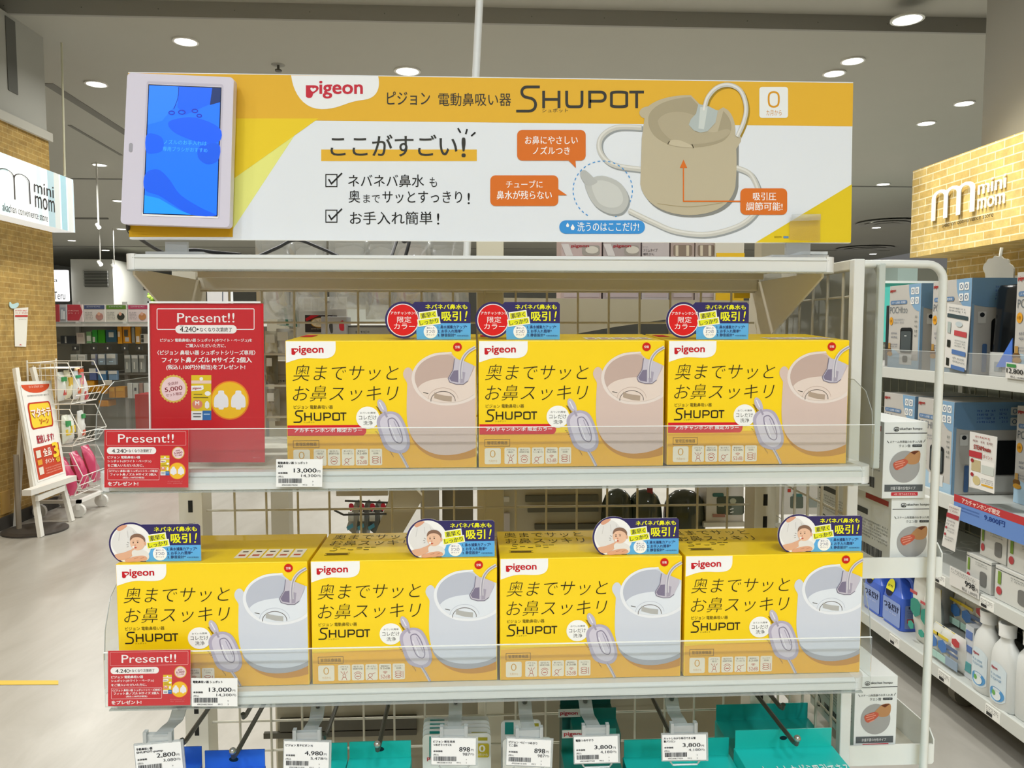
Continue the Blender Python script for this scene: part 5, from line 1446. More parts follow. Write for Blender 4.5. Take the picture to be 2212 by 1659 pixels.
for nm, z, d in (('top', ZT, .04), ('mid', Z2, .05), ('low', Z3, .04), ('base', Z1, .045)):
    s = thing('aisle_shelf', {'top': 'white shelf of the aisle rack under the tall sterilizer boxes', 'mid': 'white shelf of the aisle rack behind the blue price strip', 'low': 'white shelf of the aisle rack under the small white boxes', 'base': 'lowest white shelf of the aisle rack, holding bottles and pouches'}[nm], 'shelf', (1.95, 2.3, z - d))
    mb = MB(); mb.box(XF + .012, 2.16, YE0, YE1, z - .012, z - .001, SHW); mb.build('board', s)
    mb = MB(); mb.box(XF, XF + .012, YE0, YE1, z - d, z + .004, M('#cfd2cd', .35)); mb.build('price_rail', s, bevel=.002)
    for i, y in enumerate((2.95, 2.62, 2.36, 2.1)):
        if nm == 'mid' or (nm == 'top'): continue
        mb = MB(); y += .05 * (nm == 'low'); mb.box(XF - .002, XF, y - .035, y + .035, z - d + .004, z - .004, M('#f0f1ec', .4)); lab = mb.build('shelf_label', s)
        p = Print(face((XF - .002, y + .035, z - .004), (0, -.07, 0), (0, 0, -d + .008), 1, 1), (-1, 0, 0), step=.0008); p.part('label_print').scribble(.08, .1, .92, .6, '#444444', 3, 1, 3); p.rect(.1, .6, .5, .9, '#333333', 1); p.build(lab)
for y in (1.5, 2.75):
    mb = MB(); mb.lathe((1.86, y, .05), [(.048, -.02), (.048, .02)], M('#77756a', .5), 16, axis='y'); mb.box(1.85, 1.87, y - .03, y + .03, .06, .15, SHW); mb.build('castor', t)
mb = MB(); mb.box(1.80, 2.16, YE0, YE1, .145, .155, M('#9a9a92', .5)); mb.build('base_frame', t)


def ink_on(X, n=(-1, 0, 0), ref=None):
    return None


# sterilizer boxes, prototype: front face towards the aisle (-X), printed side towards the camera (-Y)
BW, BH, BD = .225, .335, .29          # along Y, up, along X


def steri_box(label, group):
    t = thing('sterilizer_box', label, 'box', (0, 0, 0), group, local=True)
    mb = MB(); mb.box(0, BD, 0, BW, 0, BH, M('#bdbbb6', .4)); mb.build('carton_body', t, bevel=.001)
    p = Print(face((0, BW, BH), (0, -BW, 0), (0, 0, -BH), 100, 150), (-1, 0, 0), step=.0009)
    BL = '#7fa3c2'
    p.part('blue_corner').poly(bez((62, 0), (100, 0), (100, 48), ((88, 50), (62, 40), (62, 0))), BL, 1); p.rect(96, 48, 100, 150, BL, 1); p.poly(bez((0, 116), ((20, 108), (40, 128), (60, 134)), (98, 134), (98, 150), (0, 150)), '#a6c3d8', 1)
    for k in range(4):
        x, y = 70 + (k % 2) * 13, 6 + (k // 2) * 17; p.parts['feature_tile.%d' % k] = MB(); p.cur = p.parts['feature_tile.%d' % k]
        p.rrect(x, y, x + 11, y + 12, 1.5, '#e4e6e4', 2); p.stroke(Print.el(x + 5.5, y + 6, 2.6, 3.2), .9, '#3a5f88', 3, True)
    p.part('logo').text('pigeon', 3, 6, 21, 12.5, '#b02a22', 2, bold=.02)
    p.part('product_name'); p.rrect(5, 27, 58, 34, 3, '#5f7fa6', 2); p.text('スチーム除菌・乾燥器', 9, 28.6, 54, 32.6, '#e3e9ef', 3); p.text('POCHItto', 4, 38, 60, 50, '#56626c', 2, bold=-.012)
    p.part('round_mark').ellipse(9, 64, 6, 7.5, '#d79a2c', 2); p.text('1台', 6, 61, 12, 66, '#7a4a10', 3)
    p.part('small_print').scribble(16, 60, 52, 70, '#7a828c', 2, 2, 8); p.scribble(9, 84, 32, 98, '#4b5570', 2, 2, 5); p.scribble(9, 105, 32, 113, '#4b5570', 2, 2, 6); p.scribble(84, 55, 92, 96, '#6c7472', 5, 2, 9)
    p.part('appliance_picture'); p.rrect(40, 76, 78, 121, 6, '#1f2325', 2); p.rrect(43, 82, 75, 119, 4, '#4a5254', 3); p.rect(43, 80, 75, 82, '#0f1112', 4); p.rect(55, 90, 62, 91.5, '#d8dcdc', 4); p.rect(39, 123, 78, 142, '#d4d6d4', 2); p.rrect(50, 126, 66, 138, 4, '#3b3f36', 3)
    p.part('food_picture').ellipse(6, 118, 8, 5, '#6a4a22', 2); p.rect(2, 104, 9, 114, '#b08a4a', 2); p.ellipse(8, 124, 9, 4, '#b3852f', 3)
    o = p.build(t)
    s = Print(face((0, 0, BH), (BD, 0, 0), (0, 0, -BH), 120, 150), (0, -1, 0), step=.0009)
    s.part('side_band').poly(bez((0, 0), (120, 0), (120, 45), (52, 45), ((30, 46), (10, 45), (0, 40))), '#6f95b8', 1); s.rect(0, 40, 4, 150, BL, 1)
    s.part('side_small_print').scribble(34, 12, 62, 36, '#2a4aa0', 4, 2, 4); s.scribble(68, 10, 82, 36, '#2a4aa0', 4, 2, 5)
    for k in range(4):
        x, y = 86 + (k % 2) * 16, 8 + (k // 2) * 17; s.parts['side_tile.%d' % k] = MB(); s.cur = s.parts['side_tile.%d' % k]; s.rrect(x, y, x + 12, y + 13, 1.5, '#cfd4d2', 2); s.stroke(Print.el(x + 6, y + 6.5, 3, 3.4), 1, '#3a5f88', 3, True)
    s.part('side_picture'); s.rrect(30, 62, 100, 118, 7, '#181a1b', 2); s.rect(26, 120, 104, 146, '#d2d3d0', 2); s.part('side_name').rrect(18, 102, 25, 146, 2, '#4d6d9c', 2)
    s.part('side_mark').rrect(10, 52, 22, 70, 1, '#d8d8d4', 2); s.ellipse(16, 57, 3.6, 3.6, '#20242a', 3)
    o.update(s.build(t))
    for k, ob in o.items():
        if '.' in k: ob.name = 'feature_tile'
    return t


gS = 'sterilizer boxes'
b0 = steri_box('sterilizer box farthest along the top shelf, beside the grey panel', gS)
b0.location = (XF + .02, 2.885, ZT)
copy_thing(b0, (XF + .02, 2.585, ZT), 'sterilizer box on the top shelf, behind the bent pipe, its blue side showing')
copy_thing(b0, (XF + .02, 2.14, ZT + .001), 'sterilizer box on the top shelf at the picture border, beyond the black sample')
copy_thing(b0, (XF + .02, 2.90, Z2), 'sterilizer box on the blue-strip shelf, mostly behind the grey panel')
copy_thing(b0, (XF + .02, 2.655, Z2), 'sterilizer box on the blue-strip shelf, right behind the pipe')
copy_thing(b0, (XF + .165, 2.31, Z2), 'sterilizer box set back behind the clear-lidded sample', 'sterilizer boxes')
mb = MB(); a = PX(1908, 640, XF + .05); mb.box(XF + .1, XF + .35, 3.13, 3.28, ZT, 1.53, M('#22262a', .4)); t = thing('dark_box', 'dark box at the far end of the top shelf, sliver beside the panel', 'box', (XF + .2, 3.2, ZT)); mb.build('body', t, bevel=.002)
mb = MB(); mb.box(XF + .094, XF + .1, 3.14, 3.2, ZT + .06, ZT + .2, M('#c0402c', .4)); mb.build('red_label', t)


def sample(label, x, y, z, lid, base, w=.2, d=.2, hb=.085, hl=.24, clear=False):
    t = thing('sterilizer_sample', label, 'sterilizer', (x, y, z))
    mb = MB(); mb.prism([(a, b, z) for a, b in Print.rr(x, y, x + d, y + w, .03)], (0, 0, hb), base); mb.build('base', t, bevel=.006)
    mb = MB(); out = Print.rr(x + .004, y + .004, x + d - .004, y + w - .004, .035); top = Print.rr(x + .016, y + .016, x + d - .016, y + w - .016, .03); n = len(out)
    vs = [(a, b, z + hb) for a, b in out] + [(a, b, z + hb + hl * .93) for a, b in [( (o[0] + q[0]) / 2, (o[1] + q[1]) / 2) for o, q in zip(out, top)]] + [(a, b, z + hb + hl) for a, b in top]
    mb.add(vs, [tuple(range(2 * n, 3 * n)), tuple(range(n))] + [(i + k * n, (i + 1) % n + k * n, (i + 1) % n + (k + 1) * n, i + (k + 1) * n) for i in range(n) for k in (0, 1)], lid); mb.build('lid', t, smooth=True)
    mb = MB(); mb.lathe((x + d * .8, y - .001, z + hb * .62), [(.008, -.002), (.008, .0)], M('#b03028', .4), 14, axis='y'); mb.lathe((x - .001, y + w * .3, z + hb * .62), [(.008, -.002), (.008, .0)], M('#b03028', .4), 14, axis='x'); mb.build('power_button', t)
    mb = MB(); mb.box(x - .002, x, y + w * .55, y + w * .75, z + hb * .2, z + hb * .6, M('#9aa4a6', .4)); mb.box(x + d * .25, x + d * .55, y - .002, y, z + hb * .25, z + hb * .6, M('#9aa4a6', .4)); mb.build('control_marks', t)
    return t


s1 = sample('black-lidded sterilizer sample on a white base on the top shelf', 1.765, 2.375, ZT, M('#101214', .12), M('#cfd0cc', .4), hb=.08, hl=.225, w=.19)
mb = MB(); mb.lathe((1.815, 2.3735, ZT + .235), [(.02, -.002), (.02, .0)], M('#b83a24', .4), 16, axis='y'); mb.build('red_sticker', s1)
s2 = sample('grey-lidded sterilizer sample on a white base on the blue-strip shelf', 1.735, 2.09, Z2, M('#9fb0ae', .25), M('#cfd2d0', .4), hb=.10, hl=.235)
# blue triangular leaflet beside the black sample
mb = MB(); mb.prism([PX(2187, 730, 1.755), PX(2185, 793, 1.755), PX(2151, 793, 1.755)], (.003, 0, 0), M('#4f7fe0', .4)); tag(mb.build('blue_leaflet'), 'blue triangular leaflet leaning beside the black sterilizer sample', 'leaflet')


def stand_card(label, X, pts, kind, cat='card'):
    """printed card in a clear holder on the shelf, facing the aisle; pts: pixel corners"""
    c = [PX(x, y, X) for x, y in pts]
    t = thing('info_card', label, cat, tuple((c[2] + c[3]) / 2))
    n = (c[1] - c[0]).cross(c[3] - c[0]).normalized(); n = -n if n.x > 0 else n
    mb = MB(); mb.prism(c, -n * .002, M('#dad9d5', .4)); mb.build('sheet', t)
    p = Print(face(c[0], c[1] - c[0], c[3] - c[0], 100, 200), n, step=.0009)
    return t, p


t, p = stand_card('white info card with red and blue bars, standing on the top shelf', XF - .004, [(2046, 655), (2097, 663), (2086, 800), (2038, 792)], 0)
p.part('heading').scribble(12, 8, 88, 26, '#3f4a50', 2, 2, 3); p.rect(6, 30, 94, 42, '#3d4c50', 2)
p.part('red_bar').rect(40, 78, 92, 94, '#b8484c', 2); p.part('blue_bar').rect(34, 138, 92, 152, '#5576ac', 2); p.rect(34, 186, 92, 198, '#5576ac', 2)
p.part('pictures'); p.rect(10, 56, 24, 90, '#a7b3b0', 2); p.ellipse(58, 58, 14, 8, '#b9c6ca', 2); p.rect(12, 112, 26, 134, '#24261f', 2); p.rect(12, 168, 24, 192, '#24261f', 2); p.scribble(44, 106, 90, 130, '#6a7478', 3, 2, 6); p.scribble(40, 160, 90, 180, '#6a7478', 2, 2, 7); p.build(t)
t, p = stand_card('white and red info card standing on the blue-strip shelf', XF - .004, [(2095, 932), (2154, 944), (2147, 1065), (2093, 1052)], 0)
p.part('heading').scribble(24, 8, 80, 22, '#a8443c', 1, 2, 3); p.scribble(14, 24, 90, 38, '#7a2f2a', 1, 2, 4); p.text('STEAMmate', 18, 42, 80, 58, '#a03028', 2, bold=.02); p.rect(0, 66, 48, 88, '#b0343c', 2); p.text('ポイント', 52, 70, 86, 84, '#a03028', 2)
p.part('pictures'); p.rect(8, 92, 94, 196, '#e4e3df', 1); p.rect(10, 96, 44, 136, '#b9ab84', 2); p.rect(48, 108, 92, 138, '#c3cac4', 2); p.ellipse(14, 100, 6, 7, '#9c2a2e', 3); p.ellipse(14, 150, 6, 7, '#9c2a2e', 3); p.ellipse(30, 168, 14, 16, '#c9ba86', 2); p.scribble(48, 154, 90, 172, '#4a463f', 3, 2, 6); p.rect(48, 174, 90, 180, '#d9a62c', 2); p.build(t)
t, p = stand_card('white info card hanging tilted below the blue price strip', XF - .01, [(2050, 1088), (2076, 1097), (2062, 1192), (2034, 1178)], 0)
p.part('heading').scribble(10, 8, 90, 36, '#8a3a38', 2, 2, 3); p.rect(0, 40, 100, 60, '#a8343c', 2); p.part('pictures'); p.scribble(12, 70, 80, 100, '#3a3f44', 2, 2, 5); p.ellipse(14, 108, 8, 6, '#a8343c', 2); p.scribble(26, 104, 90, 130, '#77787a', 2, 2, 6); p.ellipse(14, 140, 8, 6, '#a8343c', 2); p.scribble(20, 146, 90, 170, '#77787a', 2, 2, 7); p.build(t)
# price cards
t, p = stand_card('white price card reading 12,800 on the top shelf rail', XF - .006, [(2173, 782), (2212 + 20, 790), (2212 + 18, 824), (2172, 816)], 0, 'price card')
p.part('green_mark').rect(5, 15, 40, 55, '#3f8a4a', 2); p.part('price'); p.text('12,800', 5, 70, 66, 140, '#222222', 2, bold=.012); p.text('円', 68, 90, 76, 130, '#222222', 2); p.text('税込 14,080円', 20, 158, 78, 190, '#222222', 2); p.build(t)
t, p = stand_card('white price card reading 998 in front of the small white boxes', XF - .006, [(2052, 1222), (2115, 1254), (2114, 1295), (2051, 1262)], 0, 'price card')
p.part('small_print').scribble(6, 12, 94, 62, '#33383a', 4, 2, 3); p.part('price'); p.text('998', 55, 70, 88, 130, '#222222', 2, bold=.012); p.text('円', 90, 95, 98, 130, '#222222', 2); p.text('税込 1,097円', 45, 150, 96, 188, '#222222', 2); p.build(t)
# blue and red price strip of the middle shelf
XS2 = XF - .008
c0, c1 = PX(2063, 1045, XS2), PX(2260, 1100, XS2)
t = thing('price_strip', 'long blue and red printed price strip along the shelf edge', 'price strip', (XS2, (c0.y + c1.y) / 2, .76))
mb = MB(); mb.box(XS2 - .001, XS2, 1.75, c0.y, .762, .848, M('#5f86c8', .45)); mb.build('strip', t)
p = Print(lambda x, y: (XS2 - .001, c0.y - .0052 * x * .6, .848 - .086 * y), (-1, 0, 0), step=.0003)
p.part('red_band'); p.rect(0, 0, 300, .30, '#b8383a', 1); p.text('アカチャンホンポ限定', 14, .05, 76, .26, '#f4dcd4', 2, bold=.02)
p.part('offer_print'); p.scribble(8, .42, 44, .66, '#2f4f96', 2, 2, 4); p.text('9,800円', 52, .40, 84, .62, '#23418a', 2, bold=.02); p.text('★5本で54分', 178, .40, 300, .85, '#2a58b0', 2, bold=.02)
p.part('number_one_mark'); p.rect(120, .12, 166, .98, '#d98a5a', 3); p.rect(124, .3, 162, .92, '#e6e2da', 4); p.text('No.', 136, .46, 150, .66, '#a83a30', 5, bold=.02); p.text('1', 152, .34, 158, .74, '#333333', 5, bold=.03); p.build(t)
# clear goods stop of the top shelf
mb = MB(); mb.box(XF + .001, XF + .003, 2.2, 3.3, ZT + .004, ZT + .075, CLEAR('#ffffff', .12, .08)); t = thing('aisle_goods_stop', 'clear plastic goods stop in front of the sterilizer boxes on the top shelf', 'shelf guard', (XF, 2.7, ZT)); mb.build('panel', t)
mb = MB(); mb.box(XF + .0008, XF + .0032, 2.2, 3.3, ZT + .075, ZT + .0765, M('#d9e0de', .3)); mb.build('polished_edge', t)
# cloud board above
X = 2.0
out = smooth([(2128, 600), (2126, 588), (2124, 575), (2130, 566), (2136, 560), (2144, 556), (2152, 553), (2160, 554), (2168, 557), (2176, 562), (2182, 570), (2188, 580), (2190, 596), (2188, 604)], 3)
mb = MB(); mb.prism([PX(x + 1.2 * math.sin(i), y + 1.2 * math.cos(i * 1.3), X) for i, (x, y) in enumerate(out)], (.006, 0, 0), M('#85857f', .6)); t = thing('cloud_board', 'grey cloud-shaped board standing above the sterilizer boxes', 'board', tuple(PX(2158, 602, X))); mb.build('board', t)
mb = MB(); a, b = PX(2164, 535, X + .02), PX(2160, 560, X + .02); mb.tube([a, b], .006, M('#d9dcd8', .4), 6); a2 = PX(2158, 640, X + .02); mb.tube([b, a2], .005, M('#d9dcd8', .4), 6); mb.build('support', t)

# ------------------------------------------------------------------ small white boxes on the third shelf
def small_box(label, x, y, z, w, h, d, group=None):
    t = thing('white_box', label, 'box', (x, y, z), group)
    mb = MB(); mb.box(x, x + d, y, y + w, z, z + h, M('#d3d4cf', .4)); mb.build('carton_body', t, bevel=.001)
    p = Print(face((x, y + w, z + h), (0, -w, 0), (0, 0, -h), 100, 100), (-1, 0, 0), step=.0009)
    p.part('fold_line').rect(0, 9, 100, 11, '#555a5a', 1); p.part('small_print').scribble(40, 16, 90, 30, '#6a6f6c', 2, 2, 3); p.part('green_mark').rect(8, 14, 16, 52, '#7a9a3c', 2); p.ellipse(12, 72, 7, 12, '#b8484c', 2); p.part('picture').rrect(58, 40, 84, 84, 8, '#777774', 2); p.build(t)
    q = Print(face((x, y, z + h), (d, 0, 0), (0, 0, -h), 100, 100), (0, -1, 0), step=.0009)
    q.part('side_line').rect(0, 9, 100, 11, '#555a5a', 1); q.part('side_picture').ellipse(45, 50, 24, 26, '#6b5a52', 2); q.part('side_label').rect(10, 84, 90, 93, '#555a5a', 2); q.build(t)
    return t


small_box('white box on top of the pile on the third shelf, nearest the hanging card', XF + .05, 2.40, Z3 + .113, .13, .11, .13)
small_box('longer white box on top of the pile, behind the spray bottle', XF + .04, 2.21, Z3 + .113, .17, .11, .3)
small_box('white box at the bottom of the pile behind the 998 price card', XF + .03, 2.44, Z3, .13, .112, .14)
small_box('wide white box at the bottom of the pile beside the 998 price card', XF + .03, 2.23, Z3, .19, .112, .3)


def spray(label, x, y, z, col='#d5d9d6'):
    t = thing('spray_bottle', label, 'spray bottle', (x, y, z), 'white trigger spray bottles')
    mb = MB(); mb.lathe((x, y, z), [(.040, 0), (.043, .01), (.043, .09), (.036, .125), (.02, .15), (.015, .165), (.015, .175)], M(col, .35), 22, .75, 1); mb.build('bottle', t, smooth=True)
    mb = MB(); mb.hexa([(x - .012, y - .022, z + .175), (x + .012, y - .022, z + .175), (x + .012, y + .022, z + .175), (x - .012, y + .022, z + .175)], [(x - .012, y - .055, z + .215), (x + .012, y - .055, z + .215), (x + .012, y + .04, z + .225), (x - .012, y + .04, z + .225)], M('#dfe3e0', .35)); mb.build('spray_head', t, bevel=.006)
    mb = MB(); mb.box(x - .008, x + .008, y + .04, y + .05, z + .205, z + .222, M('#3f9a80', .4)); mb.build('nozzle', t)
    mb = MB(); mb.tube([(x, y + .03, z + .2), (x, y + .038, z + .17), (x, y + .024, z + .15)], .006, M('#dfe3e0', .35), 8); mb.build('trigger', t)
    p = Print(lambda u, v: (x - .0445 * .75 * math.cos((u - .5) * 1.9), y - .0445 * math.sin((u - .5) * 1.9), z + .115 - .1 * v), (-1, 0, 0), step=.0008)
    p.part('label'); n = 10
    for i in range(n): p.poly([(i / n, .0 if 2 < i < 7 else .08), ((i + 1) / n, .0 if 2 < i < 7 else .08), ((i + 1) / n, .5), (i / n, .5)], '#e3e8e4', 1); p.poly([(i / n, .5), ((i + 1) / n, .5), ((i + 1) / n, 1), (i / n, 1)], '#7fbfae', 1)
    p.part('label_print'); p.text('pigeon', .36, .1, .62, .2, '#b8404a', 3, bold=.02); p.scribble(.25, .28, .8, .44, '#4a6a66', 1, 3, 3); p.part('leaf_print').ellipse(.4, .72, .15, .1, '#c3b24a', 3); p.ellipse(.6, .66, .12, .1, '#3f9a80', 3); p.build(t)
    return t


spray('white trigger spray bottle in front of the wide white box', XF + .07, 2.145, Z3)
spray('white trigger spray bottle cut by the picture border, teal label', XF + .07, 2.02, Z3)

# ------------------------------------------------------------------ lowest shelf
def jug(label, x, y, z):
    t = thing('detergent_jug', label, 'jug', (x, y, z), 'blue detergent jugs')
    blue = M('#3c62c8', .3)
    mb = MB(); out = Print.rr(-.055, -.075, .055, .075, .02, 4); n = len(out)
    prof = ((1, 0), (1, .115), (.96, .135))
    vs = [(x + a * k, y + b * k, z + h) for k, h in prof for a, b in out]
    mb.add(vs, [(i + r * n, (i + 1) % n + r * n, (i + 1) % n + (r + 1) * n, i + (r + 1) * n) for r in (0, 1) for i in range(n)] + [tuple(range(n))], blue)
    # shoulder leaning to the spout
    top = [(x + a * .42, y + .03 + b * .38, z + .2) for a, b in out]
    o = len(mb.v); mb.add(vs[2 * n:] + top, [(i, (i + 1) % n, (i + 1) % n + n, i + n) for i in range(n)] + [tuple(range(n, 2 * n))], blue); mb.build('body', t, smooth=True)
    mb = MB(); mb.tube(smooth([(x, y - .066, z + .125), (x, y - .072, z + .17), (x, y - .05, z + .205), (x, y + .01, z + .21), (x, y + .03, z + .195)], 5), .013, blue, 10); mb.build('handle', t, smooth=True)
    mb = MB(); mb.lathe((x, y + .035, z + .199), [(.022, 0), (.022, .035), (.018, .04)], M('#2f4fae', .35), 18); mb.build('cap', t, smooth=True)
    p = Print(face((x - .0555, y + .07, z + .113), (0, -.14, 0), (0, 0, -.108), 100, 100), (-1, 0, 0), step=.0008)
    p.part('label').rrect(3, 4, 97, 96, 6, '#8fa3d6', 1); p.text('つるだけ', 10, 18, 90, 44, '#23284a', 2, bold=.02); p.scribble(20, 52, 80, 62, '#d9dfee', 1, 2, 4); p.build(t)
    q = Print(lambda u, v: (x - .0575 + .020 * (1 - v), y + .055 - .06 * u, z + .118 + .07 * (1 - v)), (-1, 0, .3), step=.001); q.part('round_tag'); q.poly(Print.el(.5, .5, .48, .5), '#e3de3a', 1); q.poly(Print.el(.5, .5, .48, .5, 20, 160, 14), '#1f2340', 2); q.scribble(.2, .32, .8, .6, '#3a3f20', 1, 2, 3); q.build(t)
    r = Print(face((x - .045, y - .0755, z + .108), (.09, 0, 0), (0, 0, -.098), 100, 100), (0, -1, 0), step=.0008); r.part('back_label'); r.rrect(4, 0, 96, 98, 5, '#7f92c4', 1); r.rect(20, 4, 70, 14, '#2a3354', 2); r.scribble(12, 20, 90, 52, '#4a5a90', 4, 2, 5); r.rect(14, 56, 66, 74, '#c0585c', 2); r.build(t)
    return t


jug('blue detergent jug nearest the carton edge, mostly hidden', XF + .10, 3.22, Z1 + .001)
jug('blue detergent jug in front with a yellow tag, second from the carton edge', XF + .10, 3.06, Z1 + .001)
jug('blue detergent jug set back from the shelf edge', XF + .24, 3.08, Z1 + .001)


def std_pouch(name, label, group, x, y, z, w, h, d, base, bands, seed, top='#d9c22c'):
    t = thing(name, label, 'pouch', (x, y, z), group)
    mb = MB(); pouch(mb, (x, y, z + h / 2), w, h, d, M(base, .35), -.06, seed, 'x'); mb.build('bag_body', t, smooth=True)
    X0 = x - d * .52
    if top:
        mb = MB(); mb.box(x - .006, x - .002, y - w * .46, y + w * .46, z + h * .8, z + h * .985, M(top, .4)); mb.build('top_seal', t)
    for i, (u0, v0, u1, v1, c, shp) in enumerate(bands):
        mb = MB(); ya, yb, za, zb = y + w * (.5 - u0), y + w * (.5 - u1), z + h * (1 - v0), z + h * (1 - v1)
        if shp == 'hex': pts = [(X0, (ya + yb) / 2, za), (X0, yb, za * .75 + zb * .25), (X0, yb, za * .25 + zb * .75), (X0, (ya + yb) / 2, zb), (X0, ya, za * .25 + zb * .75), (X0, ya, za * .75 + zb * .25)]
        else: pts = [(X0, ya, za), (X0, yb, za), (X0, yb, zb), (X0, ya, zb)]
        mb.prism(pts, (-.001 - .0006 * i, 0, 0), M(c, .4)); mb.build('printed_panel', t)
    return t


G1 = [(.2, .34, .85, .62, '#1f8a78', 'hex'), (.15, .27, .6, .31, '#b8484c', 'r'), (.1, .70, .45, .82, '#2a9a86', 'hex')]
B1 = [(.2, .30, .8, .66, '#3f74b8', 'hex'), (.1, .18, .9, .26, '#d8c02c', 'r'), (.15, .72, .85, .9, '#a9cfc6', 'r')]
R1 = [(.45, .04, .95, .28, '#b83438', 'hex'), (.1, .34, .85, .44, '#52688e', 'r'), (.1, .5, .9, .56, '#52688e', 'r'), (.1, .66, .9, .9, '#8da0b4', 'r')]
yp = lambda px: PX(px, 1400, XF + .06).y
ge = 'refill pouches on the lowest aisle shelf'
std_pouch('refill_pouch', 'tall white pouch with green hexagon, nearest the blue jugs', ge, XF + .06, yp(1990), Z1, .10, .29, .06, '#d8dad2', G1, 31)
std_pouch('refill_pouch', 'tall white pouch with green hexagon, right behind the pipe foot', ge, XF + .06, yp(2014), Z1, .10, .26, .06, '#d8dad2', G1, 32)
for i, (px, dx, z, lb) in enumerate(((2034, 0, 0, 'white pouch with blue hexagon, in the bottom row, first after the pipe'), (2056, 0, 0, 'white pouch with blue hexagon, in the bottom row, second after the pipe'), (2036, .08, .115, 'white pouch with blue hexagon, raised back row, first after the pipe'), (2060, .08, .115, 'white pouch with blue hexagon, raised back row, second after the pipe'))):
    std_pouch('refill_pouch', lb, ge, XF + .05 + dx, yp(px), Z1 + z, .085, .135, .05, '#d6d9d4', B1, 40 + i)
for i, (px, dx, z, lb) in enumerate(((2078, 0, 0, 'white pouch with red hexagon, in the bottom row beside the white bottles'), (2082, .08, .115, 'white pouch with red hexagon, raised behind the bottom row'), (2112, .27, .1, 'white pouch with red hexagon, peeping over the white bottles'), (2146, .29, .1, 'white pouch with red hexagon, farthest back over the white bottles'))):
    std_pouch('refill_pouch', lb, ge, XF + .05 + dx, yp(px), Z1 + z, .085, .135, .05, '#d9dad6', R1, 50 + i, None)
mb = MB(); mb.box(XF + .082, XF + .17, yp(2092) - .03, yp(2028) + .03, Z1, Z1 + .113, M('#8f9290', .5)); t = thing('shelf_riser', 'grey riser block under the raised row of pouches', 'riser', (XF + .12, yp(2060), Z1)); mb.build('block', t)
mb = MB(); mb.box(XF + .05, XF + .13, yp(2108), yp(2090), Z1, Z1 + .19, M('#ccd3da', .4)); t = thing('striped_box', 'white carton with blue stripes between pouches and white bottles', 'box', (XF + .09, yp(2098), Z1)); mb.build('carton_body', t, bevel=.001)
y0_, y1_ = yp(2108), yp(2090)
for i, (a, b, c) in enumerate(((.75, .9, '#5876b4'), (.5, .62, '#5876b4'), (.12, .3, '#58a0a4'))):
    mb = MB(); mb.box(XF + .048, XF + .05, y0_ + .005, y1_ - .005, Z1 + .19 * a, Z1 + .19 * b, M(c, .4)); mb.box(XF + .055, XF + .125, y0_ - .002, y0_, Z1 + .19 * a, Z1 + .19 * b, M(c, .4)); mb.build('printed_stripe', t)


def bottle(label, x, y, z, s=1.0, group='white detergent bottles', lab=True):
    t = thing('white_bottle', label, 'bottle', (x, y, z), group)
    w = M('#d9dcda', .3)
    mb = MB(); mb.lathe((x, y, z), [(.044 * s, 0), (.048 * s, .006), (.048 * s, .13 * s), (.046 * s, .15 * s), (.038 * s, .172 * s), (.024 * s, .19 * s), (.021 * s, .196 * s), (.021 * s, .206 * s)], w, 26, .62, 1); mb.build('body', t, smooth=True)
    mb = MB(); mb.lathe((x, y, z + .206 * s), [(.022 * s, 0), (.022 * s, .012 * s), (.0215 * s, .013 * s), (.0235 * s, .034 * s), (.023 * s, .037 * s), (.018 * s, .037 * s), (.017 * s, .03 * s)], M('#e3e5e3', .3), 24); mb.build('cap', t, smooth=True)
    if lab:
        p = Print(lambda u, v: (x - .0485 * s * .62 * math.cos((u - .5) * 1.5), y - .0485 * s * math.sin((u - .5) * 1.5), z + .135 * s - .12 * s * v), (-1, -.3, 0), step=.0006)
        p.part('label')
        n = 8
        kk = lambda i: .02 + .16 * (abs(i - n / 2) / (n / 2)) ** 2.5
        for i in range(n): p.poly([(i / n, kk(i)), ((i + 1) / n, kk(i + 1)), ((i + 1) / n, 1 - kk(i + 1) * .7), (i / n, 1 - kk(i) * .7)], '#d3e0e6', 1)
        p.part('label_print'); p.text('pigeon', .2, .14, .6, .22, '#b8404a', 3, bold=.02); p.scribble(.15, .3, .8, .5, '#4a84ae', 2, 3, 4); p.part('blue_swirl').ellipse(.55, .78, .4, .16, '#5a9ad0', 3); p.ellipse(.6, .8, .2, .11, '#dfe8ea', 4); p.ellipse(.45, .76, .1, .06, '#6fae5a', 5); p.build(t)
    return t


P1 = lambda px, X: PX(px, 1480, X).y
bottle('white bottle with blue swirl label, first beside the pouches', XF + .05, P1(2130, XF + .05), Z1, 1.16)
bottle('white bottle with blue swirl label, in front, second beside the pouches', XF + .035, P1(2172, XF + .035), Z1, 1.16)
bottle('white bottle in the second row, behind the two labelled ones', XF + .17, P1(2154, XF + .17), Z1, 1.16, lab=False)
bottle('white bottle cut by the picture border on the lowest shelf', XF + .06, P1(2226, XF + .06), Z1, 1.16, lab=False)
for i, (px, dx, lb) in enumerate(((2036, .19, 'grey-white bottle cap rising behind the pouches, nearest the pipe'), (2078, .29, 'grey bottle cap rising behind the raised pouches'), (2088, .37, 'grey bottle cap farthest back behind the pouches'))):
    bottle(lb, XF + dx, PX(px, 1300, XF + dx).y, Z1, 1.42, 'capped bottles behind the pouches', lab=False)
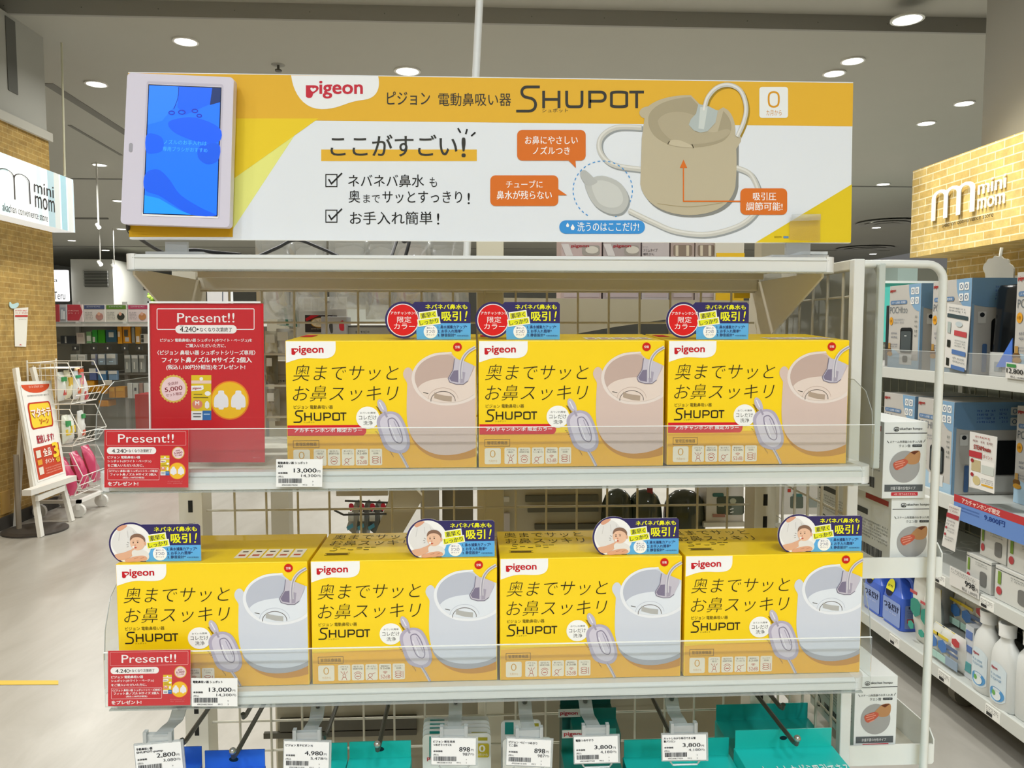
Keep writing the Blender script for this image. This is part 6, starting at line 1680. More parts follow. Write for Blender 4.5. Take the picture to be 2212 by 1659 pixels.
# far scenery past the end of the aisle
a, b = PY(1880, 590, 10.5), PY(2060, 640, 10.5)
mb = MB(); mb.box(a.x, b.x, 10.5, 10.9, 0, PY(1900, 612, 10.5).z, M('#57c4b8', .5)); t = thing('teal_display', 'teal display block far away past the aisle end', 'display', ((a.x + b.x) / 2, 10.7, 0)); mb.build('body', t)
mb = MB(); mb.box(a.x, b.x, 10.44, 10.9, PY(1900, 612, 10.5).z, PY(1900, 607, 10.5).z, M('#e6efec', .4)); mb.build('top_edge', t)
a, b = PY(1940, 575, 13), PY(2016, 620, 13)
mb = MB(); mb.box(a.x, PY(1982, 600, 13).x, 13, 14, 0, a.z, M('#8fa09a', .6)); tag(mb.build('wall_far_pillar'), kind='structure')
mb = MB(); mb.box(PY(1982, 600, 13).x, b.x + .6, 13.3, 14, 0, a.z, M('#6f6f62', .6)); tag(mb.build('wall_far_end'), kind='structure')

# ================================================================== hand-cleaning boxes on the end trays
def soap_box(label, group):
    w, h, d = .0615, .107, .14
    t = thing('white_carton', label, 'box', (0, 0, 0), group, local=True)
    mb = MB(); mb.box(0, w, 0, d, 0, h, M('#e6eae8', .4)); mb.build('carton_body', t, bevel=.0006)
    p = Print(lambda x, y: (w * (x - 515) / 400, 0, h * (1 - (y - 225) / 695)), (0, -1, 0), step=.0002)
    p.part('fold_line').rect(525, 323, 914, 329, '#22262a', 2)
    p.part('logo'); p.stroke(Print.rr(605, 272, 650, 306, 15), 5, '#22262a', 3, True); p.text('ah', 612, 278, 642, 302, '#22262a', 3, bold=.02); p.text('akachan honpo', 660, 273, 866, 302, '#22262a', 3, bold=.01)
    p.part('product_text'); p.text('スチーム除菌器のお手入れ用', 570, 392, 868, 414, '#33383a', 3); p.text('クエン酸', 655, 427, 762, 453, '#33383a', 3); p.rrect(780, 428, 868, 450, 5, '#3a3f42', 3); p.scribble(790, 433, 860, 446, '#d8dcdc', 1, 4, 3)
    p.stroke([(545, 392), (562, 414)], 4, '#33383a', 3); p.stroke([(898, 384), (882, 410)], 4, '#33383a', 3)
    p.part('round_picture'); p.ellipse(715, 630, 140, 145, '#a4a4a2', 2)
    p.poly(smooth([(700, 570), (740, 520), (780, 490), (850, 490), (852, 570), (820, 605), (770, 610), (740, 600)], 3, True), '#b98a5e', 3); p.poly([(760, 500), (800, 488), (845, 486), (800, 520)], '#6a3a26', 4)
    p.poly(smooth([(615, 590), (700, 560), (740, 575), (735, 605), (690, 640), (640, 660), (612, 630)], 3, True), '#c4604a', 4)
    for a, b in (((625, 590), (700, 575)), ((620, 612), (715, 590)), ((630, 635), (700, 612)), ((655, 655), (700, 635))): p.stroke([a, b], 8, '#e09a86', 5)
    p.part('grey_band'); p.rect(535, 793, 888, 855, '#5b6062', 3); p.text('計量不要の分包タイプ', 590, 810, 820, 840, '#eceeee', 4)
    p.part('red_band'); p.rrect(598, 862, 845, 894, 5, '#c4323c', 3); p.text('※食べ物ではありません', 622, 870, 825, 888, '#f6e0de', 4); p.build(t)
    s = Print(lambda x, y: (0, d * (1 - x), h * (1 - y)), (-1, 0, 0), step=.0002)
    s.part('side_print'); s.rect(.5, .06, .95, .13, '#b04a42', 2); s.rect(.05, .28, .55, .36, '#4a4e4a', 2); s.scribble(.05, .42, .95, .68, '#6a6f6a', 6, 2, 5); barcode(s, .35, .76, .85, .9, 4, 2); s.part('recycling_mark').stroke(Print.el(.2, .83, .06, .08), .02, '#4a4e4a', 2, True); s.build(t)
    return t


gC = 'white hand-cleaning boxes on the end trays'
Yc = 1.028
zt1 = PY(1950, 1206, 1.02).z - .020
s0 = soap_box('white hand-cleaning box on top of its stack beside the rack end', gC)
hB = .107
base = PY(1917, 1077, Yc); z_low = zt1
s0.location = (PY(1907.5, 1000, Yc).x, Yc, base.z)
copy_thing(s0, (PY(1925.5, 1100, Yc + .004).x, Yc + .004, base.z - .1075), 'white hand-cleaning box underneath, standing in the tray')
copy_thing(s0, (PY(1917.5, 1100, Yc + .15).x - .06, Yc + .13, base.z - .1075), 'white hand-cleaning box behind in the tray, its printed side showing')
lo = PY(1847, 1486, Yc); 
z2 = PY(1900, 1612, 1.02).z - .016
copy_thing(s0, (PY(1847, 1500, Yc).x, Yc, PY(1847, 1620, Yc).z), 'white hand-cleaning box alone in the lowest visible tray')

# ================================================================== what shows through and above the rack: the goods on its other side
BK = thing('rear_rack', 'beige back-to-back rack seen through the wire grid, with uprights and shelf', 'rack', (.1, 1.55, 0))
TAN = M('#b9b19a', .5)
mb = MB(); Y = 1.40
pts = [PY(x, y, Y) for x, y in ((1087, 643), (1655, 650), (1655, 668), (1440, 690), (1330, 706), (1205, 728), (1087, 738))]
mb.prism(pts, (0, .012, 0), TAN); mb.build('sloping_panel', BK)
mb = MB(); a, b = PY(1087, 645, 1.44), PY(1640, 645, 1.44); mb.box(a.x, b.x, 1.425, 1.72, a.z - .016, a.z - .004, TAN); mb.build('shelf_board', BK)
zs = a.z - .004
mb = MB(); c, d = PY(1056, 1055, 1.5), PY(1300, 1165, 1.5); mb.box(c.x, d.x, 1.5, 1.512, .35, c.z + .03, TAN); mb.build('lower_panel', BK)
for y0, y1, x0 in ((1070, 1082, 1135), (1096, 1104, 1140), (1132, 1141, 1155)):
    mb = MB(); a, b = PY(x0, y0, 1.495), PY(1292, y1, 1.495); mb.box(a.x, b.x, 1.49, 1.5, b.z, a.z, M('#5f5c4e', .6)); mb.build('slot_rail', BK)
mb = MB(); a, b = PY(1088, 1073, 1.495), PY(1100, 1083, 1.495); mb.box(a.x, b.x, 1.49, 1.5, b.z, a.z, M('#d3cfc6', .5)); mb.build('label_plate', BK); mb = MB(); a, b = PY(1088, 1108, 1.495), PY(1101, 1146, 1.495); mb.box(a.x, b.x, 1.49, 1.5, b.z, a.z, M('#c9c2c2', .5)); mb.build('label_plate', BK)
# tan bracket and tube left of the centre post
mb = MB(); mb.prism([PY(x, y, 1.38) for x, y in ((842, 1052), (893, 1052), (915, 1075), (900, 1100), (865, 1160), (808, 1160), (838, 1085))], (0, .02, 0), TAN); mb.build('bracket', BK)
mb = MB(); a, b = PY(908, 1052, 1.45), PY(948, 1120, 1.45); mb.box(a.x, b.x, 1.45, 1.47, .6, a.z + .1, M('#a8a294', .5)); mb.build('side_plate', BK)
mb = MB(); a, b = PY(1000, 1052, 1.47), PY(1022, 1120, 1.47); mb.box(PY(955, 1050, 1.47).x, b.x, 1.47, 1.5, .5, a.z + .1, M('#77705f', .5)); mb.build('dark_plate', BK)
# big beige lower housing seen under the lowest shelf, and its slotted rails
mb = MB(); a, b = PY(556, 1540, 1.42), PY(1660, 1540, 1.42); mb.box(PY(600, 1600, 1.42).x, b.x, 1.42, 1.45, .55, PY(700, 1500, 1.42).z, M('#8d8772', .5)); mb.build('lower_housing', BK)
for x0, x1, y0, y1 in ((605, 900, 1553, 1572), (570, 900, 1583, 1586)):
    mb = MB(); a, b = PY(x0, y0, 1.415), PY(x1, y1, 1.415); mb.box(a.x, b.x, 1.412, 1.42, b.z, a.z, M('#4b483c', .6)); mb.build('slot_rail', BK)
mb = MB(); a = PY(1645, 1100, 1.6); mb.box(a.x - .02, a.x + .03, 1.58, 1.62, 0, 1.62, M('#a8a18c', .5)); mb.build('upright', BK); mb = MB(); mb.box(-.46, -.42, 1.75, 1.79, 0, 1.6, M('#b5ae9a', .5)); mb.build('upright', BK)
mb = MB(); mb.box(-.46, .7, 1.32, 1.79, .012, .10, TAN); mb.build('base_plate', BK)

# nursing bottle boxes standing on the rear shelf, seen above and below the topmost shelf
for i, (x0, x1, col, lb) in enumerate(((1212, 1300, '#c3adab', 'pinkish bottle box with a domed teat window, first on the rear shelf'), (1303, 1384, '#b0a3a2', 'pinkish bottle box with red mark, second on the rear shelf'),
                                       (1387, 1446, '#c6bcbd', 'pale bottle box lettered slim type on the rear shelf'), (1449, 1500, '#b3a099', 'brownish bottle box with two bottles on the rear shelf'), (1502, 1548, '#b9aaa2', 'bottle box with amber caps, last before the yellow board'))):
    a, b = PY(x0, 553, 1.47), PY(x1, 553, 1.47); zt = PY(1400, 500, 1.47).z
    t = thing('bottle_box', lb, 'box', ((a.x + b.x) / 2, 1.5, zs), None)
    mb = MB(); mb.box(a.x, b.x, 1.47, 1.55, zs, zt, M(col, .4)); mb.build('carton_body', t, bevel=.001)
    p = Print(plane_y(1.47), (0, -1, 0), step=.0006)
    if i == 2: p.part('lettering'); p.text('スリムタイプ', 1389, 537, 1420, 544, '#3a3438', 2); p.text('哺乳びん', 1389, 546, 1413, 552, '#3a3438', 2); p.text('ピジョン', 1389, 532, 1400, 535, '#5a5458', 2)
    elif i in (0, 1): p.part('logo').text('pigeon', x0 + 22, 528, x0 + 60, 536, '#b02a34', 2, bold=.02); p.part('window'); p.rrect(x0 + 45, 530, x1 - 4, 552, 6, '#a39c95', 1); p.ellipse((x0 + 45 + x1) / 2, 540, 14, 8, '#d8d2c8', 2); p.poly([(x0, 527), (x0 + 16, 527), (x0 + 26, 553), (x0 + 10, 553)], '#dcd6d6', 2)
    else: p.part('window'); p.rrect(x0 + 5, 529, x1 - 5, 553, 5, '#8f7f72', 1); p.rect(x0 + 10, 530, x0 + 16, 553, '#d9cdb8', 2); p.rect(x1 - 18, 530, x1 - 12, 553, '#d9cdb8', 2)
    p.part('lower_print').rect(x0 + 6, 624, x1 - 6, 642, '#c9b9bb', 1); p.build(t)
a, b = PY(1550, 553, 1.44), PY(1613, 553, 1.44)
t = thing('yellow_board', 'white and yellow header board standing behind the topmost shelf', 'board', ((a.x + b.x) / 2, 1.44, zs)); mb = MB(); mb.box(a.x, b.x, 1.455, 1.46, zs - .003, PY(1500, 500, 1.44).z, M('#dcd8cc', .4)); mb.build('board', t)
mb = MB(); q = PY(1560, 546, 1.45); mb.box(a.x + .002, b.x, 1.452, 1.455, zs - .003, q.z, M('#f2c31c', .4)); mb.build('yellow_band', t)
mb = MB(); q, r_ = PY(1580, 626, 1.255), PY(1613, 645, 1.255); mb.box(q.x, r_.x, 1.2405, 1.2425, r_.z, q.z, M('#f7d11c', .4)); tag(mb.build('yellow_card'), 'small plain yellow card hanging on the wire grid', 'card')
# stacked white trays and leaflets at the end of the topmost shelf
for i, (x0, x1, y0, y1, lb) in enumerate(((1672, 1784, 545, 552, 'lowest white acrylic tray in the stack by the banner corner'), (1676, 1782, 541, 545.5, 'middle white acrylic tray in the stack by the banner corner'), (1694, 1782, 538, 541.5, 'topmost white acrylic tray in the stack by the banner corner'))):
    a, b = PY(x0, y1, 1.10), PY(x1, y0, 1.10); z0 = 1.5195 + i * .005
    mb = MB(); mb.prism([(a.x + .01 * i, 1.09, z0), (b.x, 1.09, z0), (b.x + .01, 1.19, z0), (a.x + .03, 1.19, z0)], (0, 0, .0042), M('#dfe6ec', .3)); tag(mb.build('acrylic_tray', bevel=.0008), lb, 'tray', 'stacked acrylic trays')

# ------------------------------------------------------------------ clear bags and cartons hanging behind the grid
CB2 = CLEAR('#f2f2ee', .30, .22, .12)


def clear_bag(label, x0, y0, x1, y1, Y, inner, cardcol, seed, extra=None):
    a, b = PY(x0, y1, Y), PY(x1, y0, Y); c = (a + b) / 2; w, h = b.x - a.x, b.z - a.z
    t = thing('clear_bag', label, 'bag', (c.x, Y, a.z))
    mb = MB(); pouch(mb, (c.x, Y, c.z), w, h, .05, CB2, .0, seed); mb.build('film', t, smooth=True)
    mb = MB(); mb.sphere((c.x - w * .1, Y, c.z - h * .12), w * .3, M(inner, .45), 14, 10, (1, .28, 1.05)); mb.sphere((c.x + w * .2, Y + .004, c.z + h * .08), w * .2, M(inner, .45), 12, 8, (1, .3, 1.2)); mb.build('contents', t, smooth=True)
    mb = MB(); mb.box(c.x - w * .36, c.x + w * .36, Y + .008, Y + .01, c.z + h * .2, c.z + h * .46, M(cardcol, .4)); mb.build('header_card', t)
    if extra:
        mb = MB(); mb.box(c.x - w * .2, c.x + w * .1, Y - .026, Y - .024, c.z - h * .1, c.z + h * .1, M(extra, .4)); mb.build('sticker', t)
    return t


for a_ in (('clear bag with pale teats, first one past the white window', 555, 520, 635, 690, 1.36, '#c9beaf', '#b8b4aa', 61),
           ('clear bag with grey card, above the tidy row of green-edged cards', 628, 520, 705, 672, 1.345, '#bcb2a6', '#cfccc4', 62, '#8f8a84'),
           ('clear bag with striped white contents behind the cables', 712, 518, 796, 668, 1.35, '#d8d4cc', '#d5d3cf', 63),
           ('clear bag with orange ties beside the dark oval-label box', 790, 520, 862, 690, 1.36, '#d3c9c6', '#e0ddd8', 64, '#d08a3c'),
           ('clear bag with pinkish contents and orange strip', 848, 520, 930, 690, 1.345, '#d4bfb6', '#d3c6be', 65, '#c9843c'),
           ('clear bag with grey contents nearest the centre post', 925, 522, 1012, 690, 1.36, '#b9b4b0', '#c4c2be', 66)):
    clear_bag(*a_)


def plain_carton(name, label, x0, y0, x1, y1, Y, d, col, cat='box', marks=()):
    a, b = PY(x0, y1, Y), PY(x1, y0, Y)
    t = thing(name, label, cat, ((a.x + b.x) / 2, Y + d / 2, a.z))
    mb = MB(); mb.box(a.x, b.x, Y, Y + d, a.z, b.z, M(col, .4)); mb.build('carton_body', t, bevel=.0008)
    p = Print(plane_y(Y), (0, -1, 0), step=.0005)
    for i, m in enumerate(marks): p.part(m[0]); m[1](p)
    p.build(t); return t


plain_carton('photo_box', 'black box with red corner and golden oval label behind the grid', 659, 680, 718, 718, 1.42, .06, '#2a1d16', marks=(('red_corner', lambda p: p.poly([(660, 688), (672, 681), (690, 681), (662, 694)], '#c4262e', 1)), ('oval_label', lambda p: (p.ellipse(691, 697, 20, 11, '#b8842c', 1), p.ellipse(691, 697, 18, 9.5, '#ead9b8', 2), p.text('プレミアム', 678, 690, 704, 696, '#4a2a16', 3), p.scribble(684, 698, 700, 703, '#4a2a16', 1, 3, 3))), ('small_print', lambda p: p.scribble(672, 709, 706, 713, '#d8c8a8', 1, 1, 5))))
plain_carton('backing_sheet', 'white lettered backing panel above the black oval-label box', 640, 642, 748, 735, 1.47, .01, '#dcd9d2', 'panel', marks=(('picture', lambda p: (p.rect(657, 645, 671, 669, '#8f8570', 1), p.rect(674, 646, 687, 671, '#8f8d88', 1))), ('lettering', lambda p: p.scribble(690, 650, 720, 658, '#3a3834', 1, 1, 4))))
plain_carton('grey_handle_box', 'grey carton with handle cut-outs and red inset beside the oval-label box', 694, 684, 748, 735, 1.38, .05, '#a9a7a8', marks=(('red_inset', lambda p: p.poly(smooth([(734, 712), (733, 698), (740, 692), (743, 698), (743, 714)], 3, True), '#c0303a', 1)), ('cut_out', lambda p: p.poly(smooth([(714, 718), (711, 702), (718, 697), (719, 718)], 3, True), '#4a4846', 1))))
plain_carton('silver_carton', 'long silver-grey carton under the pinkish bags', 750, 702, 860, 735, 1.40, .08, '#b3b3b2', marks=(('lettering', lambda p: p.scribble(768, 714, 800, 724, '#66686a', 1, 1, 3)), ('dark_edge', lambda p: p.rect(752, 704, 858, 707, '#6a6a6c', 1))))
plain_carton('lined_carton', 'cream carton with lined label low behind the poster side', 594, 780, 622, 920, 1.36, .05, '#a39a8c', marks=(('table_print', lambda p: (p.scribble(600, 820, 620, 830, '#44403a', 1, 1, 3), p.stroke([(598, 810), (620, 810)], 1, '#6a655c', 1))),))
# green-edged cards in a row, and crumpled foil packs beside the poster
for i in range(7):
    x = 598 + i * 6
    a, b = PY(x, 702 + i, 1.40 + .012 * i), PY(x + 16, 668 - i * 3, 1.40 + .012 * i)
    mb = MB(); mb.prism([(a.x, a.y, a.z), (b.x, a.y + .01, a.z), (b.x - .004, a.y + .01, b.z), (a.x + .004, a.y, b.z)], (0, .0012, 0), M(['#d9dedb', '#4f8a7a', '#e3e6e3'][i % 3], .4)); tag(mb.build('leaflet'), 'thin leaflet in the tight row beside the red poster, seen edge-on through the grid', 'leaflet', 'leaflet row behind the grid')
for i, (x0, y0, x1, y1, lb) in enumerate(((573, 715, 606, 765, 'crumpled foil pack right at the poster side'), (598, 710, 634, 770, 'crumpled foil pack just left of the cream carton top'.replace('left of', 'above')), (575, 765, 600, 830, 'dark crumpled pack lower at the poster side'), (577, 840, 604, 910, 'grey crumpled pack near the shelf at the poster side'))):
    a, b = PY(x0, y1, 1.34), PY(x1, y0, 1.34)
    t = thing('foil_pack', lb, 'pack', ((a.x + b.x) / 2, 1.34, a.z)); mb = MB(); pouch(mb, ((a.x + b.x) / 2, 1.34, (a.z + b.z) / 2), b.x - a.x, b.z - a.z, .03, M(['#cfcabb', '#c9c9c8', '#77705f', '#a9a498'][i], .25, .3), 0, 70 + i); mb.build('film', t, smooth=True)
    mb = MB(); mb.box(a.x + .006, b.x - .006, 1.322, 1.324, b.z - .02, b.z - .006, M('#d9d8d2', .4)); mb.build('header', t)
# bright window-like white carton at the grid corner
plain_carton('white_board', 'bright white board on the far rack, seen through the grid over the poster', 449, 618, 497, 699, 8.62, .1, '#f2f5f8', marks=(('fold', lambda p: p.rect(480, 628, 482, 652, '#4a5a70', 1)), ('grey_top', lambda p: p.rect(450, 619, 496, 627, '#b9b5ac', 1))))

# blue and white packs with red hearts on a rear hook, under the middle shelf
for i in range(4):
    x0 = 748 + i * 23; Y = 1.42 + .0 * i
    a, b = PY(x0, 1152, Y), PY(x0 + 19, 1084, Y)
    t = thing('heart_pack', 'slim clear pack with a red heart hanging behind the grid', 'pack', ((a.x + b.x) / 2, Y, a.z), 'heart packs on a rear hook')
    mb = MB(); mb.prism([(a.x, Y, a.z + .01), (a.x + .02, Y - .02, a.z), (b.x + .01, Y - .02, b.z - .01), (b.x, Y, b.z)], (.004, .02, 0), M('#8d9290', .35)); mb.build('pack_body', t)
    p = Print(plane_y(Y - .022), (0, -1, 0), step=.0005); p.part('heart').poly(smooth([(x0 + 6, 1090), (x0 + 10, 1087), (x0 + 15, 1089), (x0 + 16, 1096), (x0 + 10, 1104), (x0 + 6, 1098)], 3, True), '#c8304a', 1); p.part('blue_foot').poly([(x0 + 1, 1138), (x0 + 14, 1130), (x0 + 16, 1138), (x0 + 3, 1146)], '#5aa6d0', 1); p.part('white_panel').rect(x0 + 4, 1106, x0 + 16, 1126, '#c9ccca', 1); p.build(t)
mb = MB(); a, b = PY(742, 1076, 1.40), PY(842, 1088, 1.40); mb.tube([PY(745, 1082, 1.40), PY(842, 1086, 1.40)], .002, M('#3a3a36', .4), 6); mb.tube([PY(722, 1102, 1.38), PY(742, 1112, 1.38), PY(835, 1110, 1.38)], .002, M('#3a3a36', .4), 6); tag(mb.build('hook_rail'), 'dark double wire rail carrying the heart packs', 'rail')
plain_carton('rear_tray', 'beige metal tray edge above the heart packs', 726, 1056, 838, 1072, 1.42, .2, '#bcb5a0', 'tray')
# domed clear covers and a bottle carton
for i, (cx, w, lb) in enumerate(((1340, 36, 'dark clear dome seen through the grid, first of three'), (1400, 38, 'dark clear dome seen through the grid, middle of three'), (1490, 46, 'dark clear dome seen through the grid, nearest the bottle carton'))):
    a = PY(cx, 1165, 1.45); r = (PY(cx + w, 1165, 1.45).x - a.x); top = PY(cx, 1063 + 2 * i, 1.45).z
    t = thing('clear_dome', lb, 'dome', (a.x, 1.45, a.z), 'dark domes behind the grid'); h = top - a.z
    mb = MB(); mb.lathe((a.x, 1.45 + r, a.z), [(r, 0), (r, h * .45), (r * .93, h * .68), (r * .75, h * .85), (r * .45, h * .96), (.002, h)], M('#3b4034', .12), 24); mb.build('dome', t, smooth=True)
    mb = MB(); mb.lathe((a.x, 1.45 + r, a.z - .008), [(r * 1.05, 0), (r * 1.05, .008)], M('#8d8c7a', .4), 24); mb.build('rim', t)
mb = MB(); a, b = PY(1405, 1165, 1.44), PY(1418, 1060, 1.44); mb.box(a.x, b.x, 1.47, 1.475, a.z, b.z, M('#8a2a2c', .5)); tag(mb.build('red_strip'), 'narrow dark red strip between the clear domes', 'strip')
bw = [('window', lambda p: (p.rrect(1548, 1072, 1607, 1112, 6, '#4f5648', 1),)), ('bottle_picture', lambda p: (p.rect(1551, 1090, 1564, 1094, '#c9c8b4', 2), p.ellipse(1583, 1082, 7, 6, '#a3a48c', 2), p.rrect(1580, 1090, 1604, 1112, 4, '#6f786f', 2), p.stroke([(1576, 1100), (1584, 1098)], 2.4, '#e6e8e6', 3), p.stroke([(1577, 1107), (1584, 1105)], 2.4, '#e6e8e6', 3))), ('teal_label', lambda p: p.rrect(1539, 1065, 1563, 1073, 3, '#3f6a66', 2)), ('pink_label', lambda p: p.rect(1539, 1110, 1566, 1117, '#a87c70', 2))]
plain_carton('bottle_carton', 'white carton with a bottle window, seen under the middle shelf', 1525, 1048, 1607, 1128, 1.46, .08, '#cfcbc6', marks=bw)
bx = lambda o: [('window', lambda p: (p.rrect(1707 + o, 1072, 1735 + o, 1098, 3, '#5a6258', 1), p.rrect(1742 + o, 1076, 1768 + o, 1096, 3, '#8d948e', 1))), ('teal_label', lambda p: p.rrect(1712 + o, 1066, 1733 + o, 1073, 3, '#3f6a66', 2))]
plain_carton('bottle_carton', 'white carton with two bottle windows, seen through the end wire grid', 1655, 1048, 1796, 1112, 1.62, .08, '#c6c3bd', marks=bx(0) + [('red_square', lambda p: p.rect(1701, 1056, 1708, 1063, '#b03a2c', 2))])
plain_carton('shelf_edge', 'white sloping shelf edge under the bottle carton', 1520, 1128, 1610, 1139, 1.45, .12, '#c9c5b8', 'shelf')

# ================================================================== hooks, price holders and hanging goods under the lower carton shelf
IRON = M('#55574f', .35, .4)
FROST = CLEAR('#e6eef0', .38, .14, .2)


def hook(label, px, py, Y, ball=True, holder=None):
    e = PY(px, py, Y)
    t = thing('display_hook', label, 'hook', (e.x, 1.215, e.z))
    mb = MB(); mb.tube([(e.x, 1.226, e.z), (e.x, Y + .012, e.z), (e.x, Y + .003, e.z + .002), (e.x, Y, e.z + .009)], .0031, IRON, 8); mb.build('rod', t, smooth=True)
    mb = MB(); mb.box(e.x - .012, e.x + .012, 1.224, 1.232, e.z - .018, e.z + .018, IRON); mb.build('back_plate', t)
    if ball: mb = MB(); mb.sphere((e.x, Y, e.z + .011), .0045, M('#b9bab4', .2, .8), 10, 8); mb.build('ball_tip', t, smooth=True)
    return t, e


def scan_hook(label, px, py, Y, corners, info):
    """upper rod with a hanging clear arm and a price card"""
    t, e = hook(label, px, py, Y, ball=False)
    c = [PY(x, y, .885) for x, y in corners]
    mid = (c[0] + c[1]) / 2
    mb = MB(); n = 9; ps = smooth([(e.x, Y + .004, e.z + .004), (e.x * .8 + mid.x * .2, Y - .012, e.z - .006), (e.x * .45 + mid.x * .55, (Y + .885) / 2, (e.z + mid.z) / 2 - .0), (mid.x, .889, mid.z + .006)], 4)
    w = .0085; d = Vector((w, 0, 0)); vs = []; fs = []
    for q in ps:
        q = Vector(q); vs += [q - d, q + d, q + d + Vector((0, .003, -.001)), q - d + Vector((0, .003, -.001))]
    for i in range(len(ps) - 1):
        for k in range(4): fs.append((i * 4 + k, i * 4 + (k + 1) % 4, i * 4 + 4 + (k + 1) % 4, i * 4 + 4 + k))
    mb.add(vs, fs + [(0, 1, 2, 3), tuple(range(len(vs) - 4, len(vs)))], FROST); mb.build('clear_arm', t)
    mb = MB(); mb.box(mid.x - .0145, mid.x + .0145, .8875, .8935, mid.z + .001, mid.z + .010, FROST); mb.box(mid.x - .0165, mid.x - .0125, .885, .892, mid.z + .001, mid.z + .014, FROST); mb.box(mid.x + .0125, mid.x + .0165, .885, .892, mid.z + .001, mid.z + .014, FROST); mb.build('clip', t)
    u = (c[1] - c[0]); v = (c[3] - c[0]); g = .04
    hp = [c[0] - u * .02 - v * .05, c[1] + u * .05 - v * .05, c[2] + u * .05 + v * .05, c[3] - u * .02 + v * .05]
    mb = MB(); mb.prism([q + Vector((0, .0006, 0)) for q in hp], (0, .0018, 0), FROST); mb.build('card_holder', t)
    lab = thing('price_card', info[0], 'price card', tuple(c[3]))
    mb = MB(); mb.prism(c, (0, .0005, 0), M('#f3f4f4', .4)); mb.build('paper', lab)
    p = Print(face(c[0], u, v, 1, 1), (0, -1, 0), step=.0001); price_print(p, 0, 0, 1, 1, *info[1:]); p.build(lab)
    mb = MB(); m2 = (hp[2] + hp[3]) / 2; mb.tube([m2 + Vector((-.018, .001, 0)), m2 + Vector((-.015, .001, -.0045)), m2 + Vector((.015, .001, -.0045)), m2 + Vector((.018, .001, 0))], .0012, FROST, 6); mb.build('bottom_lug', t)


def cn(tl, tr, r=.615):
    ux, uy = tr[0] - tl[0], tr[1] - tl[1]; v = (-uy * r, ux * r)
    return [tl, tr, (tr[0] + v[0], tr[1] + v[1]), (tl[0] + v[0], tl[1] + v[1])]


scan_hook('hook with clear arm for the tilted price card over the blue boxes', 386, 1535, .955, cn((290, 1611.5), (390, 1602)), ('price card reading 2,800, tilted, lowest beside the blue boxes', '手動鼻吸い器', 'SHUPOT-pump', '2,800', '3,080', '4902508279000', 11))
scan_hook('hook with clear arm for the price card over the first teal boxes', 686, 1533, .955, cn((614, 1601.5), (711, 1603.5)), ('price card reading 4,980 hanging over the teal box', 'ピジョン 耳チビオン N', '', '4,980', '5,478', '4902508151030', 12))
scan_hook('hook with clear arm for the price card of the scissors', 984, 1524, .955, cn((932.5, 1594), (1028, 1595), .6), ('price card reading 898 in front of the scissors packs', 'ピジョン 新生児用', 'つめきりハサミR', '898', '987', '4902508151054', 13))
scan_hook('hook with clear arm for the price card of the nail clipper', 1134, 1524, .955, cn((1096, 1595), (1191, 1599.5), .6), ('price card reading 898 in front of the nail clipper pack', 'ピジョン ベビーつめきり', 'てこ型R', '898', '987', '4902508151078', 14))
scan_hook('hook with clear arm for the price card of the nail file', 1265, 1522, .955, cn((1240, 1592.5), (1334, 1590), .6), ('price card reading 3,800 in front of the green and teal packs', '電動つめやすり', '', '3,800', '4,180', '4902508277365', 15))
scan_hook('hook with clear arm for the price card of the hair clipper', 1452, 1517, .955, cn((1430.5, 1588), (1525, 1586.5), .58), ('price card reading 3,800 over the teal clipper box', 'カットしながら吸引できる電', '動バリカン', '3,800', '4,180', '4902508277839', 16))


def hang_box(label, group, x0, x1, ytop, yhem, Y, col, depth=.11, height=.17, words=None, spread=0.0, hole=None, dark=None):
    a, b = PY(x0, ytop, Y), PY(x1, yhem, Y); zt, zh = a.z, PY((x0 + x1) / 2, yhem, Y).z
    t = thing('hanging_box', label, 'box', ((a.x + b.x) / 2, Y - depth / 2, zh - height), group)
    m = M(col, .35)
    mb = MB(); mb.box(a.x, b.x, Y - .0016, Y, zh - .002, zt, M(dark or col, .35)); mb.build('hang_tab', t)
    mb = MB(); e = (b.x - a.x) * .012
    mb.hexa([(a.x - e, Y - depth, zh - height), (b.x + e, Y - depth, zh - height), (b.x + e, Y, zh - height), (a.x - e, Y, zh - height)], [(a.x - e, Y - depth, zh - .004), (b.x + e, Y - depth, zh - .004), (b.x + e, Y, zh), (a.x - e, Y, zh)], m); mb.build('carton_body', t, bevel=.001)
    if hole:
        p = Print(plane_y(Y - .0016), (0, -1, 0), step=.0003); p.part('hang_hole').ellipse(hole[0], hole[1], hole[2], hole[2] * .55, '#0f2a33', 1); p.build(t)
    if words:
        p = Print(lambda x, y: (a.x + (b.x - a.x) * x, Y - depth * y, zh - .004 * y), (0, 0, 1), step=.0004); p.part('top_lettering')
        for s, u0, v0, u1, v1 in words:
            vs, fs, bb = glyphs(s, .02); p.cur.add([p.pt(u0 + (q - bb[0]) / (bb[2] - bb[0]) * (u1 - u0), v1 - (r - bb[1]) / (bb[3] - bb[1]) * (v1 - v0), 2 + z) for q, r, z in vs], fs, M('#f2f8f6', .4))
        p.build(t)
    return t


